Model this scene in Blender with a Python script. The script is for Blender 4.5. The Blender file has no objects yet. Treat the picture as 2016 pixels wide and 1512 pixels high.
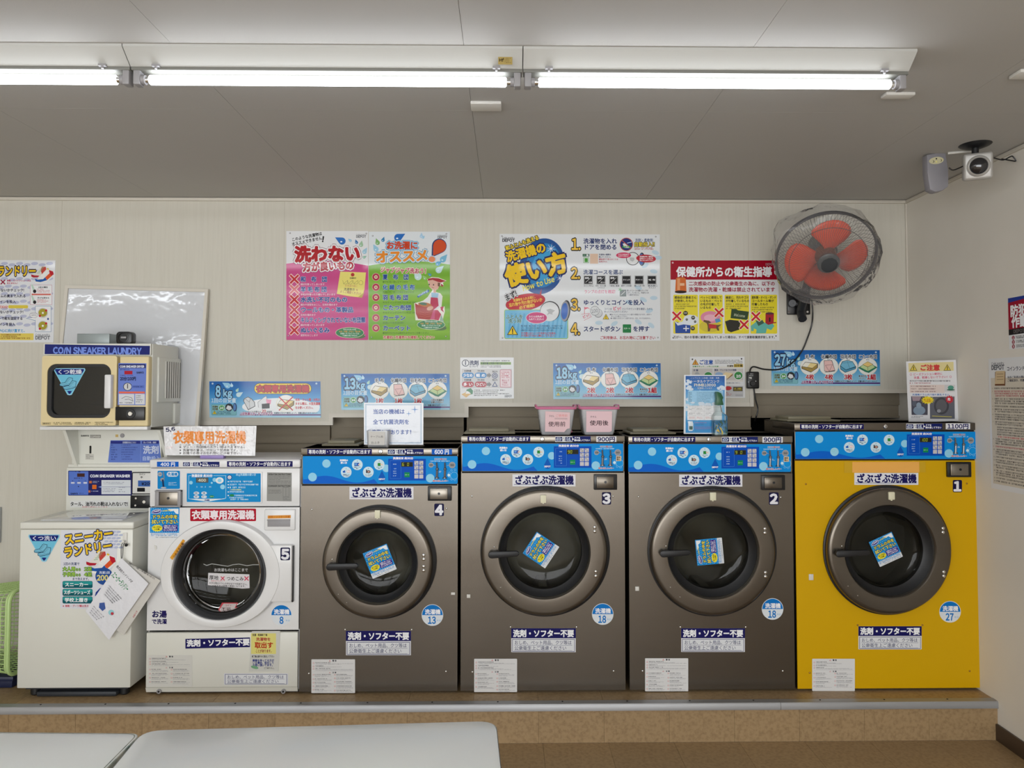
import bpy, bmesh, math, random
import numpy as np
from mathutils import Vector, Matrix
random.seed(7)
R_ = math.radians
SC = bpy.context.scene
COL = SC.collection
# ------------------------------------------------------------------ camera
FPX, YAW, PITCH, HX, HY = 1470.0, 0.0145, 0.035, 1000.0, 770.0   # focal length and vanishing point, 2016x1512
FW = np.array([math.sin(YAW)*math.cos(PITCH), math.cos(YAW)*math.cos(PITCH), math.sin(PITCH)])
RT = np.array([math.cos(YAW), -math.sin(YAW), 0.0]); UP = np.cross(RT, FW)
CX = HX - FPX*RT[1]/FW[1]; CY = HY + FPX*UP[1]/FW[1]
def rays(u, v):
    u = np.asarray(u, float)[..., None]; v = np.asarray(v, float)[..., None]
    return FW + RT*(u-CX)/FPX - UP*(v-CY)/FPX
def _hit(u, v, ax, val):
    r = rays(u, v); return r*(val/r[..., ax:ax+1])
YF = 3.63                                       # depth of the washer fronts
_zp = _hit(1070, 1364, 1, YF)[2]; YN = _hit(1070, 1386, 2, _zp)[1]; _zf = _hit(1070, 1463, 1, YN)[2]
H = -_zf; ZP = _zp + H                          # eye height, platform top
XR = _hit(1929.5, 1362, 1, YF)[0]               # right wall
_c = _hit(1784, 394.5, 0, XR); YW = _c[1]; ZC = _c[2] + H
CAMP = np.array([0, 0, H])
def q(u, v, Y): return Vector(_hit(u, v, 1, Y) + CAMP)       # picture direction met at depth Y
def qx(u, v, X): return Vector(_hit(u, v, 0, X) + CAMP)
def qz(u, v, Z): return Vector(_hit(u, v, 2, Z-H) + CAMP)
cam = bpy.data.cameras.new('camera'); camo = bpy.data.objects.new('camera', cam); COL.objects.link(camo)
m3 = Matrix((RT, UP, -FW)).transposed()
camo.matrix_world = Matrix.Translation((0, 0, H)) @ m3.to_4x4()
cam.sensor_width = 36; cam.lens = FPX*36/2016
cam.shift_x = (1008-CX)/2016; cam.shift_y = (CY-756)/2016
cam.clip_start = .02; SC.camera = camo
# ------------------------------------------------------------------ world, exposure
w = bpy.data.worlds.new('world'); SC.world = w; w.use_nodes = True
w.node_tree.nodes['Background'].inputs[0].default_value = (.5, .5, .5, 1)
w.node_tree.nodes['Background'].inputs[1].default_value = .05
TUBE_STRENGTH = 9.0                            # every fluorescent tube, visible row and added rows alike
_wl = bpy.data.lights.new('rear_fill_light', 'AREA'); _wl.shape = 'RECTANGLE'; _wl.size = 6.0; _wl.size_y = 2.1   # daylight stand-in: area light added for brightness at the unseen shop front
_wl.energy = 170; _wl.color = (.93, .965, 1.0)
_wo = bpy.data.objects.new('rear_fill_light', _wl); COL.objects.link(_wo); _wo.location = (-1.1, -3.16, 1.32); _wo.rotation_euler = (math.radians(90), 0, 0)
SC.view_settings.view_transform = 'Standard'; SC.view_settings.look = 'None'
SC.view_settings.gamma = 1; SC.view_settings.use_curve_mapping = False
SC.view_settings.exposure = 0.38
# ------------------------------------------------------------------ colour and materials
def lin(c):
    o = []
    for x in c[:3]:
        x = x/255
        o.append(x/12.92 if x <= .04045 else ((x+.055)/1.055)**2.4)
    return tuple(o)+(1,)
MATS = {}
def mat(name, col, rough=.5, metal=0, bump=0, bscale=60, var=0, vscale=8, stretch=None, coat=0, spec=.5, emit=0, sheen=0, alpha=1, trans=0, aniso=0, rand=0, col2=None):
    if name in MATS: return MATS[name]
    m = bpy.data.materials.new(name); m.use_nodes = True; MATS[name] = m
    nt = m.node_tree; b = nt.nodes['Principled BSDF']; L = nt.links
    c = lin(col); b.inputs['Base Color'].default_value = c
    b.inputs['Roughness'].default_value = rough; b.inputs['Metallic'].default_value = metal
    b.inputs['Specular IOR Level'].default_value = spec; b.inputs['Coat Weight'].default_value = coat
    b.inputs['Coat Roughness'].default_value = .05; b.inputs['Anisotropic'].default_value = aniso
    b.inputs['Alpha'].default_value = alpha; b.inputs['Transmission Weight'].default_value = trans
    if emit: b.inputs['Emission Color'].default_value = c; b.inputs['Emission Strength'].default_value = emit
    if var or bump:
        tc = nt.nodes.new('ShaderNodeTexCoord'); mp = nt.nodes.new('ShaderNodeMapping')
        L.new(tc.outputs['Object'], mp.inputs[0])
        if stretch: mp.inputs['Scale'].default_value = stretch
    if var:
        n = nt.nodes.new('ShaderNodeTexNoise'); n.inputs['Scale'].default_value = vscale; n.inputs['Detail'].default_value = 6
        L.new(mp.outputs[0], n.inputs['Vector'])
        mx = nt.nodes.new('ShaderNodeMix'); mx.data_type = 'RGBA'
        c2 = lin(col2) if col2 else tuple(x*.55 for x in c[:3])+(1,)
        mx.inputs['A'].default_value = c; mx.inputs['B'].default_value = c2
        rp = nt.nodes.new('ShaderNodeMapRange'); rp.inputs['From Min'].default_value = .42; rp.inputs['From Max'].default_value = .75
        rp.inputs['To Max'].default_value = var
        L.new(n.outputs['Fac'], rp.inputs['Value']); L.new(rp.outputs[0], mx.inputs['Factor'])
        last = mx.outputs['Result']
        if rand:
            oi = nt.nodes.new('ShaderNodeObjectInfo'); hs = nt.nodes.new('ShaderNodeHueSaturation')
            r2 = nt.nodes.new('ShaderNodeMapRange'); r2.inputs['To Min'].default_value = 1-rand; r2.inputs['To Max'].default_value = 1+rand
            L.new(oi.outputs['Random'], r2.inputs['Value']); L.new(r2.outputs[0], hs.inputs['Value']); L.new(last, hs.inputs['Color']); last = hs.outputs[0]
        L.new(last, b.inputs['Base Color'])
    if bump:
        n2 = nt.nodes.new('ShaderNodeTexNoise'); n2.inputs['Scale'].default_value = bscale; n2.inputs['Detail'].default_value = 4
        L.new(mp.outputs[0], n2.inputs['Vector']); bp = nt.nodes.new('ShaderNodeBump'); bp.inputs['Strength'].default_value = bump
        bp.inputs['Distance'].default_value = .002; L.new(n2.outputs['Fac'], bp.inputs['Height']); L.new(bp.outputs[0], b.inputs['Normal'])
    return m
def printmat(name, rough, coat, bump=0, bs=30, alpha=1):
    if name in MATS: return MATS[name]
    m = bpy.data.materials.new(name); m.use_nodes = True; MATS[name] = m
    nt = m.node_tree; b = nt.nodes['Principled BSDF']
    a = nt.nodes.new('ShaderNodeAttribute'); a.attribute_name = 'Col'
    b.inputs['Specular IOR Level'].default_value = .12; nt.links.new(a.outputs['Color'], b.inputs['Base Color']); b.inputs['Roughness'].default_value = rough
    b.inputs['Coat Weight'].default_value = coat; b.inputs['Coat Roughness'].default_value = .07; b.inputs['Coat IOR'].default_value = 1.5
    b.inputs['Alpha'].default_value = alpha
    if bump:
        n = nt.nodes.new('ShaderNodeTexNoise'); n.inputs['Scale'].default_value = bs; n.inputs['Detail'].default_value = 2
        tc = nt.nodes.new('ShaderNodeTexCoord'); nt.links.new(tc.outputs['Object'], n.inputs['Vector'])
        bp = nt.nodes.new('ShaderNodeBump'); bp.inputs['Strength'].default_value = bump; bp.inputs['Distance'].default_value = .01
        nt.links.new(n.outputs['Fac'], bp.inputs['Height']); nt.links.new(bp.outputs[0], b.inputs['Normal']); nt.links.new(bp.outputs[0], b.inputs['Coat Normal'])
    return m
def clearmat(name, tint, opacity, rough=.05, bump=0, bs=20, ior=1.45, milky=0, mcol=(230, 232, 235)):
    """clear sheet or pane: see-through with a reflection that grows at grazing angles"""
    if name in MATS: return MATS[name]
    m = bpy.data.materials.new(name); m.use_nodes = True; MATS[name] = m
    nt = m.node_tree; nt.nodes.clear(); L = nt.links
    o = nt.nodes.new('ShaderNodeOutputMaterial'); t = nt.nodes.new('ShaderNodeBsdfTransparent'); t.inputs[0].default_value = lin(tint)
    g = nt.nodes.new('ShaderNodeBsdfGlossy'); g.inputs['Roughness'].default_value = rough
    fr = nt.nodes.new('ShaderNodeFresnel'); fr.inputs[0].default_value = ior
    ma = nt.nodes.new('ShaderNodeMath'); ma.operation = 'MULTIPLY_ADD'; ma.inputs[1].default_value = 1.0; ma.inputs[2].default_value = opacity; ma.use_clamp = True
    L.new(fr.outputs[0], ma.inputs[0]); mx = nt.nodes.new('ShaderNodeMixShader')
    L.new(ma.outputs[0], mx.inputs[0])
    base = t.outputs[0]
    if milky:
        d = nt.nodes.new('ShaderNodeBsdfDiffuse'); d.inputs[0].default_value = lin(mcol)
        m2 = nt.nodes.new('ShaderNodeMixShader'); m2.inputs[0].default_value = milky
        L.new(t.outputs[0], m2.inputs[1]); L.new(d.outputs[0], m2.inputs[2]); base = m2.outputs[0]
    L.new(base, mx.inputs[1]); L.new(g.outputs[0], mx.inputs[2]); L.new(mx.outputs[0], o.inputs[0])
    if bump:
        n = nt.nodes.new('ShaderNodeTexNoise'); n.inputs['Scale'].default_value = bs; n.inputs['Detail'].default_value = 3
        tc = nt.nodes.new('ShaderNodeTexCoord'); L.new(tc.outputs['Object'], n.inputs['Vector'])
        bp = nt.nodes.new('ShaderNodeBump'); bp.inputs['Strength'].default_value = bump; bp.inputs['Distance'].default_value = .02
        L.new(n.outputs['Fac'], bp.inputs['Height']); L.new(bp.outputs[0], g.inputs['Normal']); L.new(bp.outputs[0], fr.inputs['Normal'])
    return m
M_wall = mat('wallpaper', (208, 204, 192), .75, var=.35, vscale=26, stretch=(3, 3, .12), bump=.25, bscale=120, col2=(194, 189, 176))
M_wallr = mat('plaster', (230, 225, 215), .7, var=.4, vscale=2.2, col2=(214, 208, 197), bump=.1, bscale=90)
M_ceil = mat('ceiling_paint', (184, 182, 178), .7, var=.25, vscale=1.5, col2=(174, 171, 166), bump=.15, bscale=200)
M_vinyl = mat('vinyl_tile', (162, 136, 100), .42, var=.7, vscale=70, col2=(126, 101, 70), bump=.12, bscale=60, rand=.05)
M_trim = mat('white_trim', (214, 208, 196), .5)
M_recess = mat('recess_board', (150, 139, 120), .7)
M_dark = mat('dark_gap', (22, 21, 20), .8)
M_base = mat('brown_baseboard', (72, 56, 42), .5)
M_alu = mat('aluminium', (165, 166, 168), .45, metal=.6, var=.3, vscale=30, stretch=(.1, 1, 1))
M_lampw = mat('lamp_enamel', (188, 188, 184), .5)
M_plasw = mat('white_plastic', (220, 218, 212), .4)
M_plasg = mat('grey_plastic', (150, 148, 150), .4)
M_steel = mat('brushed_bronze_steel', (108, 101, 92), .27, metal=.85, var=.25, vscale=14, stretch=(.25, 1, 3), bump=.012, bscale=300, col2=(98, 91, 82))
M_steel2 = mat('pale_steel', (142, 135, 125), .3, metal=.85)
M_yel = mat('yellow_paint', (212, 166, 0), .42, spec=.2)
M_white = mat('white_enamel', (226, 226, 226), .3, coat=.2)
M_ivory = mat('ivory_enamel', (224, 224, 215), .35, coat=.1)
M_cream = mat('cream_plastic', (226, 208, 160), .4)
M_black = mat('black_rubber', (24, 25, 28), .45)
M_blackp = mat('black_plastic', (20, 20, 22), .3)
M_chrome = mat('chrome', (225, 225, 225), .15, metal=1)
M_drum = mat('drum_steel', (140, 137, 126), .4, metal=.6, var=.6, vscale=6)
M_olive = mat('olive_plastic', (128, 122, 100), .45)
M_glass = clearmat('door_glass', (185, 185, 180), .0, .04, ior=1.33)
M_acryl = clearmat('clear_acrylic', (245, 246, 246), .03, .06)
M_tubtub = clearmat('frosted_plastic', (235, 236, 238), .05, .25, milky=.42, mcol=(238, 240, 242))
M_bag = clearmat('plastic_bag', (250, 250, 250), .02, .12, bump=.6, bs=16, milky=.09, mcol=(235, 235, 235), ior=1.12)
M_orange = mat('orange_blade', (240, 76, 36), .35)
M_wbs = mat('whiteboard_surface', (212, 214, 218), .12, coat=1, bump=1, bscale=2.5)
for _n in M_wbs.node_tree.nodes:
    if _n.type == 'BUMP': _n.inputs['Distance'].default_value = .011; M_wbs.node_tree.links.new(_n.outputs[0], M_wbs.node_tree.nodes['Principled BSDF'].inputs['Coat Normal'])
M_green = mat('green_plastic', (184, 212, 140), .45)
M_table = mat('table_laminate', (240, 243, 242), .28, coat=.1)
M_tabedge = mat('worn_edge', (205, 200, 185), .6, var=1, vscale=20, col2=(95, 120, 115))
M_emit = mat('tube_light', (244, 249, 255), .5, emit=TUBE_STRENGTH)
P_gloss = printmat('print_gloss', .4, .6, .02, 4); P_satin = printmat('print_satin', .5, 0); P_lam = printmat('print_laminate', .3, .8, .35, 26)
# ------------------------------------------------------------------ mesh builder
WL = {}
def tag(o, label, cat, group=None):
    o['label'] = label; o['category'] = cat
    if group: o['group'] = group
    return o
def thing(name, loc, label, cat, group=None):
    o = bpy.data.objects.new(name, None); COL.objects.link(o); o.empty_display_size = .05
    o.location = loc; WL[o.name] = Vector(loc); return tag(o, label, cat, group)
def perp(a):
    a = Vector(a).normalized(); h = Vector((0, 0, 1)) if abs(a.z) < .9 else Vector((1, 0, 0))
    u = h.cross(a).normalized(); return a, u, a.cross(u)
class MB:
    def __init__(s): s.V = []; s.F = []; s.M = []; s.S = []
    def add(s, vs, fs, m=0, smooth=False):
        o = len(s.V); s.V += [tuple(v) for v in vs]; s.F += [tuple(i+o for i in f) for f in fs]
        s.M += [m]*len(fs); s.S += [smooth]*len(fs); return s
    def box(s, x0, x1, y0, y1, z0, z1, m=0, bev=0, seg=2):
        x0, x1 = sorted((x0, x1)); y0, y1 = sorted((y0, y1)); z0, z1 = sorted((z0, z1))
        vs = [(x, y, z) for x in (x0, x1) for y in (y0, y1) for z in (z0, z1)]
        fs = [(0, 1, 3, 2), (4, 6, 7, 5), (0, 4, 5, 1), (2, 3, 7, 6), (0, 2, 6, 4), (1, 5, 7, 3)]
        return s.poly(vs, fs, m, bev, seg)
    def poly(s, vs, fs, m=0, bev=0, seg=2):
        if not bev: return s.add(vs, fs, m)
        bm = bmesh.new(); bv = [bm.verts.new(v) for v in vs]
        for f in fs: bm.faces.new([bv[i] for i in f])
        bmesh.ops.recalc_face_normals(bm, faces=bm.faces)
        bmesh.ops.bevel(bm, geom=list(bm.edges), offset=bev, segments=seg, affect='EDGES', profile=.5)
        bm.verts.index_update()
        s.add([v.co[:] for v in bm.verts], [[v.index for v in f.verts] for f in bm.faces], m, False); bm.free(); return s
    def prism(s, loop, off, m=0, bev=0, smooth=False):
        off = Vector(off); a = [Vector(p) for p in loop]; n = len(a); vs = a + [p+off for p in a]
        fs = [tuple(range(n)), tuple(range(2*n-1, n-1, -1))]
        sd = [(i, (i+1) % n, n+(i+1) % n, n+i) for i in range(n)]
        if bev: return s.poly(vs, fs+sd, m, bev)
        s.add(vs, fs, m); s.add(vs, sd, m, smooth); return s
    def lathe(s, prof, c, axis, n=64, m=0, smooth=True, sx=1, sy=1, a0=0, a1=2*math.pi):
        a, u, v = perp(axis); c = Vector(c); vs = []; full = abs(a1-a0-2*math.pi) < 1e-6; k = n if full else n+1
        for r, t in prof:
            for i in range(k):
                th = a0+(a1-a0)*i/n; vs.append(c+a*t+u*(r*sx*math.cos(th))+v*(r*sy*math.sin(th)))
        fs = []
        for j in range(len(prof)-1):
            for i in range(n if full else k-1):
                i2 = (i+1) % k; fs.append((j*k+i, j*k+i2, (j+1)*k+i2, (j+1)*k+i))
        return s.add(vs, fs, m, smooth)
    def cyl(s, c, axis, r, t0, t1, n=24, m=0, bev=0):
        if bev: return s.lathe([(0, t0), (r-bev, t0), (r, t0+bev), (r, t1-bev), (r-bev, t1), (0, t1)], c, axis, n, m)
        s.lathe([(0, t0), (r, t0)], c, axis, n, m, False); s.lathe([(r, t0), (r, t1)], c, axis, n, m, True); return s.lathe([(r, t1), (0, t1)], c, axis, n, m, False)
    def tube(s, path, r, n=8, m=0, closed=False, caps=True):
        P = [Vector(p) for p in path]; N = len(P); vs = []; pu = None
        for i, p in enumerate(P):
            t = (P[(i+1) % N]-P[i-1]) if closed else (P[min(i+1, N-1)]-P[max(i-1, 0)])
            t.normalize()
            if pu is None: _, pu, _ = perp(t)
            pu = (pu - t*pu.dot(t)).normalized(); w_ = t.cross(pu)
            rr = r[i] if isinstance(r, (list, tuple)) else r
            vs += [p+pu*(rr*math.cos(2*math.pi*k/n))+w_*(rr*math.sin(2*math.pi*k/n)) for k in range(n)]
        fs = []
        for j in range(N if closed else N-1):
            j2 = (j+1) % N
            for k in range(n): fs.append((j*n+k, j*n+(k+1) % n, j2*n+(k+1) % n, j2*n+k))
        if not closed and caps: fs += [tuple(range(n-1, -1, -1)), tuple((N-1)*n+k for k in range(n))]
        return s.add(vs, fs, m, True)
    def sph(s, c, r, m=0, n=12, sz=(1, 1, 1)):
        vs = []; fs = []; K = n//2
        for j in range(K+1):
            ph = math.pi*j/K
            for i in range(n): th = 2*math.pi*i/n; vs.append((c[0]+r*sz[0]*math.sin(ph)*math.cos(th), c[1]+r*sz[1]*math.sin(ph)*math.sin(th), c[2]+r*sz[2]*math.cos(ph)))
        for j in range(K):
            for i in range(n): fs.append((j*n+i, j*n+(i+1) % n, (j+1)*n+(i+1) % n, (j+1)*n+i))
        return s.add(vs, fs, m, True)
    def build(s, name, mats, parent=None, loc=None):
        if not isinstance(mats, (list, tuple)): mats = [mats]
        if parent is not None: org = WL[parent.name]
        elif loc is not None: org = Vector(loc)
        else:
            A = np.array(s.V); org = Vector(((A[:, 0].min()+A[:, 0].max())/2, (A[:, 1].min()+A[:, 1].max())/2, A[:, 2].min()))
        me = bpy.data.meshes.new(name)
        me.from_pydata([tuple(Vector(v)-org) for v in s.V], [], s.F)
        me.polygons.foreach_set('material_index', s.M); me.polygons.foreach_set('use_smooth', s.S)
        for m_ in mats: me.materials.append(m_)
        bm = bmesh.new(); bm.from_mesh(me); bmesh.ops.remove_doubles(bm, verts=bm.verts, dist=1e-6); bmesh.ops.recalc_face_normals(bm, faces=bm.faces); bm.to_mesh(me); bm.free(); me.set_sharp_from_angle(angle=R_(38))
        o = bpy.data.objects.new(name, me); COL.objects.link(o)
        if parent is not None: o.parent = parent; o.location = (0, 0, 0)
        else: o.location = org
        WL[o.name] = org.copy(); return o
def struct(mb, name, mats, parent=None):
    o = mb.build(name, mats, parent)
    if parent is None: o['kind'] = 'structure'
    return o
def smooth_path(pts, n=8):
    P = [Vector(p) for p in pts]; out = []
    for i in range(len(P)-1):
        p0 = P[max(i-1, 0)]; p1 = P[i]; p2 = P[i+1]; p3 = P[min(i+2, len(P)-1)]
        for k in range(n):
            t = k/n; out.append(.5*((2*p1)+(p2-p0)*t+(2*p0-5*p1+4*p2-p3)*t*t+(3*p1-p0-3*p2+p3)*t**3))
    return out+[P[-1]]
# ------------------------------------------------------------------ print: flat artwork as coloured faces
GL = {}
_fc = bpy.data.curves.new('lettering', 'FONT'); _fo = bpy.data.objects.new('lettering', _fc); COL.objects.link(_fo); _fc.resolution_u = 2
def glyph(ch):
    if ch in GL: return GL[ch]
    if ch in ' 　': GL[ch] = (np.zeros((0, 2)), [], [], 1.0 if ch == '　' else .3); return GL[ch]
    _fc.body = chr(ord(ch)+0xFEE0) if 0x20 < ord(ch) < 0x7f and ch not in '/-,.' else ch; bpy.context.view_layer.update(); me = _fo.to_mesh()
    V = np.array([v.co[:2] for v in me.vertices]).reshape(-1, 2); F = [tuple(p.vertices) for p in me.polygons]; _fo.to_mesh_clear()
    cnt = {}
    for f in F:
        for i in range(len(f)):
            e = tuple(sorted((f[i], f[(i+1) % len(f)]))); cnt[e] = cnt.get(e, 0)+1
    B = [e for e, k in cnt.items() if k == 1]
    if ord(ch) > 0x2E80 or ch in '※×○●◎△・÷': adv = 1.0
    else:
        adv = (V[:, 0].max()-V[:, 0].min()+.10) if len(V) else .4
        if len(V): V = V - np.array([V[:, 0].min()-.05, 0])
    GL[ch] = (V, F, B, adv); return GL[ch]
def rrect(x0, y0, x1, y1, r, n=4):
    if r <= 0: return [(x0, y0), (x1, y0), (x1, y1), (x0, y1)]
    P = []
    for cx, cy, a in ((x1-r, y0+r, -90), (x1-r, y1-r, 0), (x0+r, y1-r, 90), (x0+r, y0+r, 180)):
        for k in range(n+1): t = R_(a+90*k/n); P.append((cx+r*math.cos(t), cy+r*math.sin(t)))
    return P
class Print:
    EPS = .00012
    def __init__(s, plane, o=(0, 0, 1)): s.pl = plane; s.V = []; s.F = []; s.C = []; s.n = 0; s.k = 0; s.o_ = o; s.BB = []
    def o(s, ox, oy, sc=1, sy=None): s.o_ = (ox, oy, sc, sy or sc); return s
    def tr(s, P):
        P = np.asarray(P, float).reshape(-1, 2); ox, oy, sc = s.o_[:3]; sy = s.o_[3] if len(s.o_) > 3 else sc
        return np.stack([ox+P[:, 0]/sc, oy+P[:, 1]/sy], 1)
    def lay(s, P):
        """lowest free layer above everything this piece would overlap"""
        P = s.tr(P); x0, y0 = P.min(0); x1, y1 = P.max(0); k = 0
        for a, b, c, d, kk in s.BB:
            if kk > k and a < x1 and c > x0 and b < y1 and d > y0: k = kk
        s.k = k+1; s.BB.append((x0, y0, x1, y1, s.k))
    def raw(s, P, F, col, off=None):
        P = np.asarray(P, float).reshape(-1, 2)
        if not len(P): return s
        P = s.tr(P)
        W = s.pl(P, s.k*s.EPS if off is None else off)
        s.V.append(W); s.F += [tuple(i+s.n for i in f) for f in F]; s.n += len(W)
        if isinstance(col, list): s.C += [[lin(c) for c in cc] for cc in col]
        else:
            c = lin(col); s.C += [c]*len(F)
        return s
    def poly(s, P, col, up=True):
        s.lay(P)
        return s.raw(P, [tuple(range(len(P)))], col)
    def rect(s, x0, y0, x1, y1, col, r=0): return s.poly(rrect(x0, y0, x1, y1, r), col)
    def frame(s, x0, y0, x1, y1, w_, col, r=0, fill=None):
        s.rect(x0, y0, x1, y1, col, r)
        return s.rect(x0+w_, y0+w_, x1-w_, y1-w_, fill or (235, 236, 238), max(0, r-w_))
    def grad(s, x0, y0, x1, y1, top, bot, n=1):
        s.lay([(x0, y0), (x1, y1)]); return s.raw([(x0, y0), (x1, y0), (x1, y1), (x0, y1)], [(0, 1, 2, 3)], [[top, top, bot, bot]])
    def ell(s, cx, cy, rx, ry, col, rot=0, n=20):
        c, d = math.cos(R_(rot)), math.sin(R_(rot))
        return s.poly([(cx+rx*math.cos(a)*c-ry*math.sin(a)*d, cy+rx*math.cos(a)*d+ry*math.sin(a)*c) for a in [2*math.pi*i/n for i in range(n)]], col)
    def ring(s, cx, cy, r, w_, col, fill=(255, 255, 255)): s.ell(cx, cy, r, r, col); return s.ell(cx, cy, r-w_, r-w_, fill)
    def line(s, P, w_, col, up=True):
        s.lay(np.asarray(P, float))
        for i_, ((x0, y0), (x1, y1)) in enumerate(zip(P[:-1], P[1:])):
            L = math.hypot(x1-x0, y1-y0) or 1; nx, ny = -(y1-y0)/L*w_/2, (x1-x0)/L*w_/2; tx, ty = (x1-x0)/L*w_*.3, (y1-y0)/L*w_*.3
            s.raw([(x0+nx-tx, y0+ny-ty), (x1+nx+tx, y1+ny+ty), (x1-nx+tx, y1-ny+ty), (x0-nx-tx, y0-ny-ty)], [(0, 1, 2, 3)], col, off=s.k*s.EPS+(i_ % 9)*1e-5)
        return s
    def star(s, cx, cy, r1, r2, n, col, rot=0, sy=1):
        return s.poly([(cx+(r1 if i % 2 == 0 else r2)*math.sin(R_(rot)+math.pi*i/n), cy-sy*(r1 if i % 2 == 0 else r2)*math.cos(R_(rot)+math.pi*i/n)) for i in range(2*n)], col)
    def cross(s, cx, cy, r, w_, col, ol=None, olw=3):
        d = r*.7
        if ol: s.line([(cx-d, cy-d), (cx+d, cy+d)], w_+2*olw, ol); s.line([(cx-d, cy+d), (cx+d, cy-d)], w_+2*olw, ol, False)
        s.line([(cx-d, cy-d), (cx+d, cy+d)], w_, col); return s.line([(cx-d, cy+d), (cx+d, cy-d)], w_, col, False)
    def drop(s, cx, cy, r, col, rot=0, L=2.2, n=14):
        c, d = math.cos(R_(rot)), math.sin(R_(rot)); P = [(0, -r*L)]
        for i in range(n+1): a = R_(-30+240*i/n); P.append((r*math.cos(a), r*math.sin(a)))
        return s.poly([(cx+x*c-y*d, cy+x*d+y*c) for x, y in P], col)
    def text(s, t, x, y, h, col, w=None, b=.018, rot=0, anc='l', skew=0, ol=None, ox=None, ls=0, sq=1, arc=0):
        """x: left (or centre) in picture units, y: middle line, h: em height, b: boldness, ol: [(colour, width)] outlines"""
        G = [glyph(c) for c in t]; adv = sum(g[3] for g in G)+ls*(len(t)-1)
        sx = (w/adv/h) if w else sq; yc = .37 if all(ord(c) < 0x300 for c in t) else .38
        cA, sA = math.cos(R_(rot)), math.sin(R_(rot)); X0 = 0 if anc == 'l' else -adv/2
        layers = [(c_, b+w2) for c_, w2 in (ol or [])]+[(col, b)]
        ex_ = h*sx*adv; cr = np.array([(X0*h*sx, -h*.5), (X0*h*sx+ex_, -h*.5), (X0*h*sx+ex_, h*.5), (X0*h*sx, h*.5)])
        s.lay(np.stack([x+cr[:, 0]*cA-cr[:, 1]*sA, y+cr[:, 0]*sA+cr[:, 1]*cA], 1)); s.k -= 1
        for cc, bw in layers:
            s.k += 1; s.BB[-1] = s.BB[-1][:4]+(s.k,); X = X0; PA = []; FA = []; OA = []; nn = 0
            for g in G:
                V, F, B, a = g
                if len(V):
                    P = V+np.array([X, 0]); VV = [P]; FF = list(F); n = len(P); OO = [np.zeros(n)]
                    if bw > 0 and B:
                        E = np.array(B); A, C = P[E[:, 0]], P[E[:, 1]]; D = C-A; L = np.hypot(D[:, 0], D[:, 1])[:, None]+1e-9; D = D/L
                        N = np.stack([-D[:, 1], D[:, 0]], 1)*bw; T = D*bw*.45
                        Q = np.stack([A+N-T, C+N+T, C-N+T, A-N-T], 1).reshape(-1, 2); VV.append(Q)
                        FF += [(n+4*i, n+4*i+1, n+4*i+2, n+4*i+3) for i in range(len(B))]; OO.append(np.repeat(1e-5*(1+np.arange(len(B)) % 11), 4))
                    P = np.concatenate(VV); px = P[:, 0]*h*sx+(P[:, 1]-yc)*h*skew; py = -(P[:, 1]-yc)*h
                    s.raw(np.stack([x+px*cA-py*sA, y+px*sA+py*cA], 1), FF, cc, off=(s.k*s.EPS+np.concatenate(OO))[:, None])
                X += a+ls
        return s
    def micro(s, x0, y0, x1, y1, rows, col, fill=.55, dens=1.0, rag=True, cw=1.0):
        """rows of small print too fine to read"""
        s.lay([(x0, y0), (x1, y1)]); rh = (y1-y0)/rows; h = rh*fill; cwid = h*cw; P = []; 
        for r in range(rows):
            yy = y0+r*rh; xe = x1 if not rag else x1-(x1-x0)*random.choice((0, 0, .05, .1, .3, .45)); x = x0
            while x+cwid < xe+.01:
                if random.random() < .93*dens:
                    w2 = cwid*.82
                    P.append((x, yy, x+w2, yy+h*.2)); P.append((x+w2*.1, yy+h*.45, x+w2*.9, yy+h*.62)); P.append((x+w2*random.choice((.1, .4, .7)), yy, x+w2*random.choice((.1, .4, .7))+w2*.22, yy+h)); 
                    if random.random() < .6: P.append((x, yy+h*.82, x+w2, yy+h))
                x += cwid
        if P:
            A = np.array([[(a, b_), (c, b_), (c, d), (a, d)] for a, b_, c, d in P]).reshape(-1, 2)
            s.raw(A, [(4*i, 4*i+1, 4*i+2, 4*i+3) for i in range(len(P))], col, off=(s.k*s.EPS+np.repeat(1e-5*(np.arange(len(P)) % 5), 4))[:, None])
        return s
    def slab(s, P, t, col, side=None):
        """the sheet or board itself, thickness t behind the print"""
        n = len(P); s.k = 0; s.raw(P, [tuple(range(n))], col); s.raw(P, [], col); s.raw(P, [], col, off=-t)
        k0 = s.n-2*n; s.F += [(k0+i, k0+(i+1) % n, k0+n+(i+1) % n, k0+n+i) for i in range(n)]+[tuple(k0+n+i for i in range(n-1, -1, -1))]
        s.C += [lin(side or col)]*(n+1); return s
    def build(s, name, m, parent=None, label=None, cat=None, group=None):
        V = np.concatenate(s.V)
        org = np.array(WL[parent.name]) if parent is not None else np.array([(V[:, 0].min()+V[:, 0].max())/2, (V[:, 1].min()+V[:, 1].max())/2, V[:, 2].min()])
        me = bpy.data.meshes.new(name); me.from_pydata((V-org).tolist(), [], s.F); me.materials.append(m)
        ca = me.color_attributes.new('Col', 'FLOAT_COLOR', 'CORNER'); out = []
        for f, c in zip(s.F, s.C):
            if isinstance(c, list): 
                for x in c: out += x
            else: out += c*len(f)
        ca.data.foreach_set('color', out)
        o = bpy.data.objects.new(name, me); COL.objects.link(o)
        if parent is not None: o.parent = parent
        else: o.location = org
        WL[o.name] = Vector(org)
        if parent is None: tag(o, label, cat, group)
        elif label: o['label'] = label
        return o
def plY(Y):
    def f(P, off): return _hit(P[:, 0], P[:, 1], 1, Y) + CAMP - np.array([0., 1., 0.])*off
    return f
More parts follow.
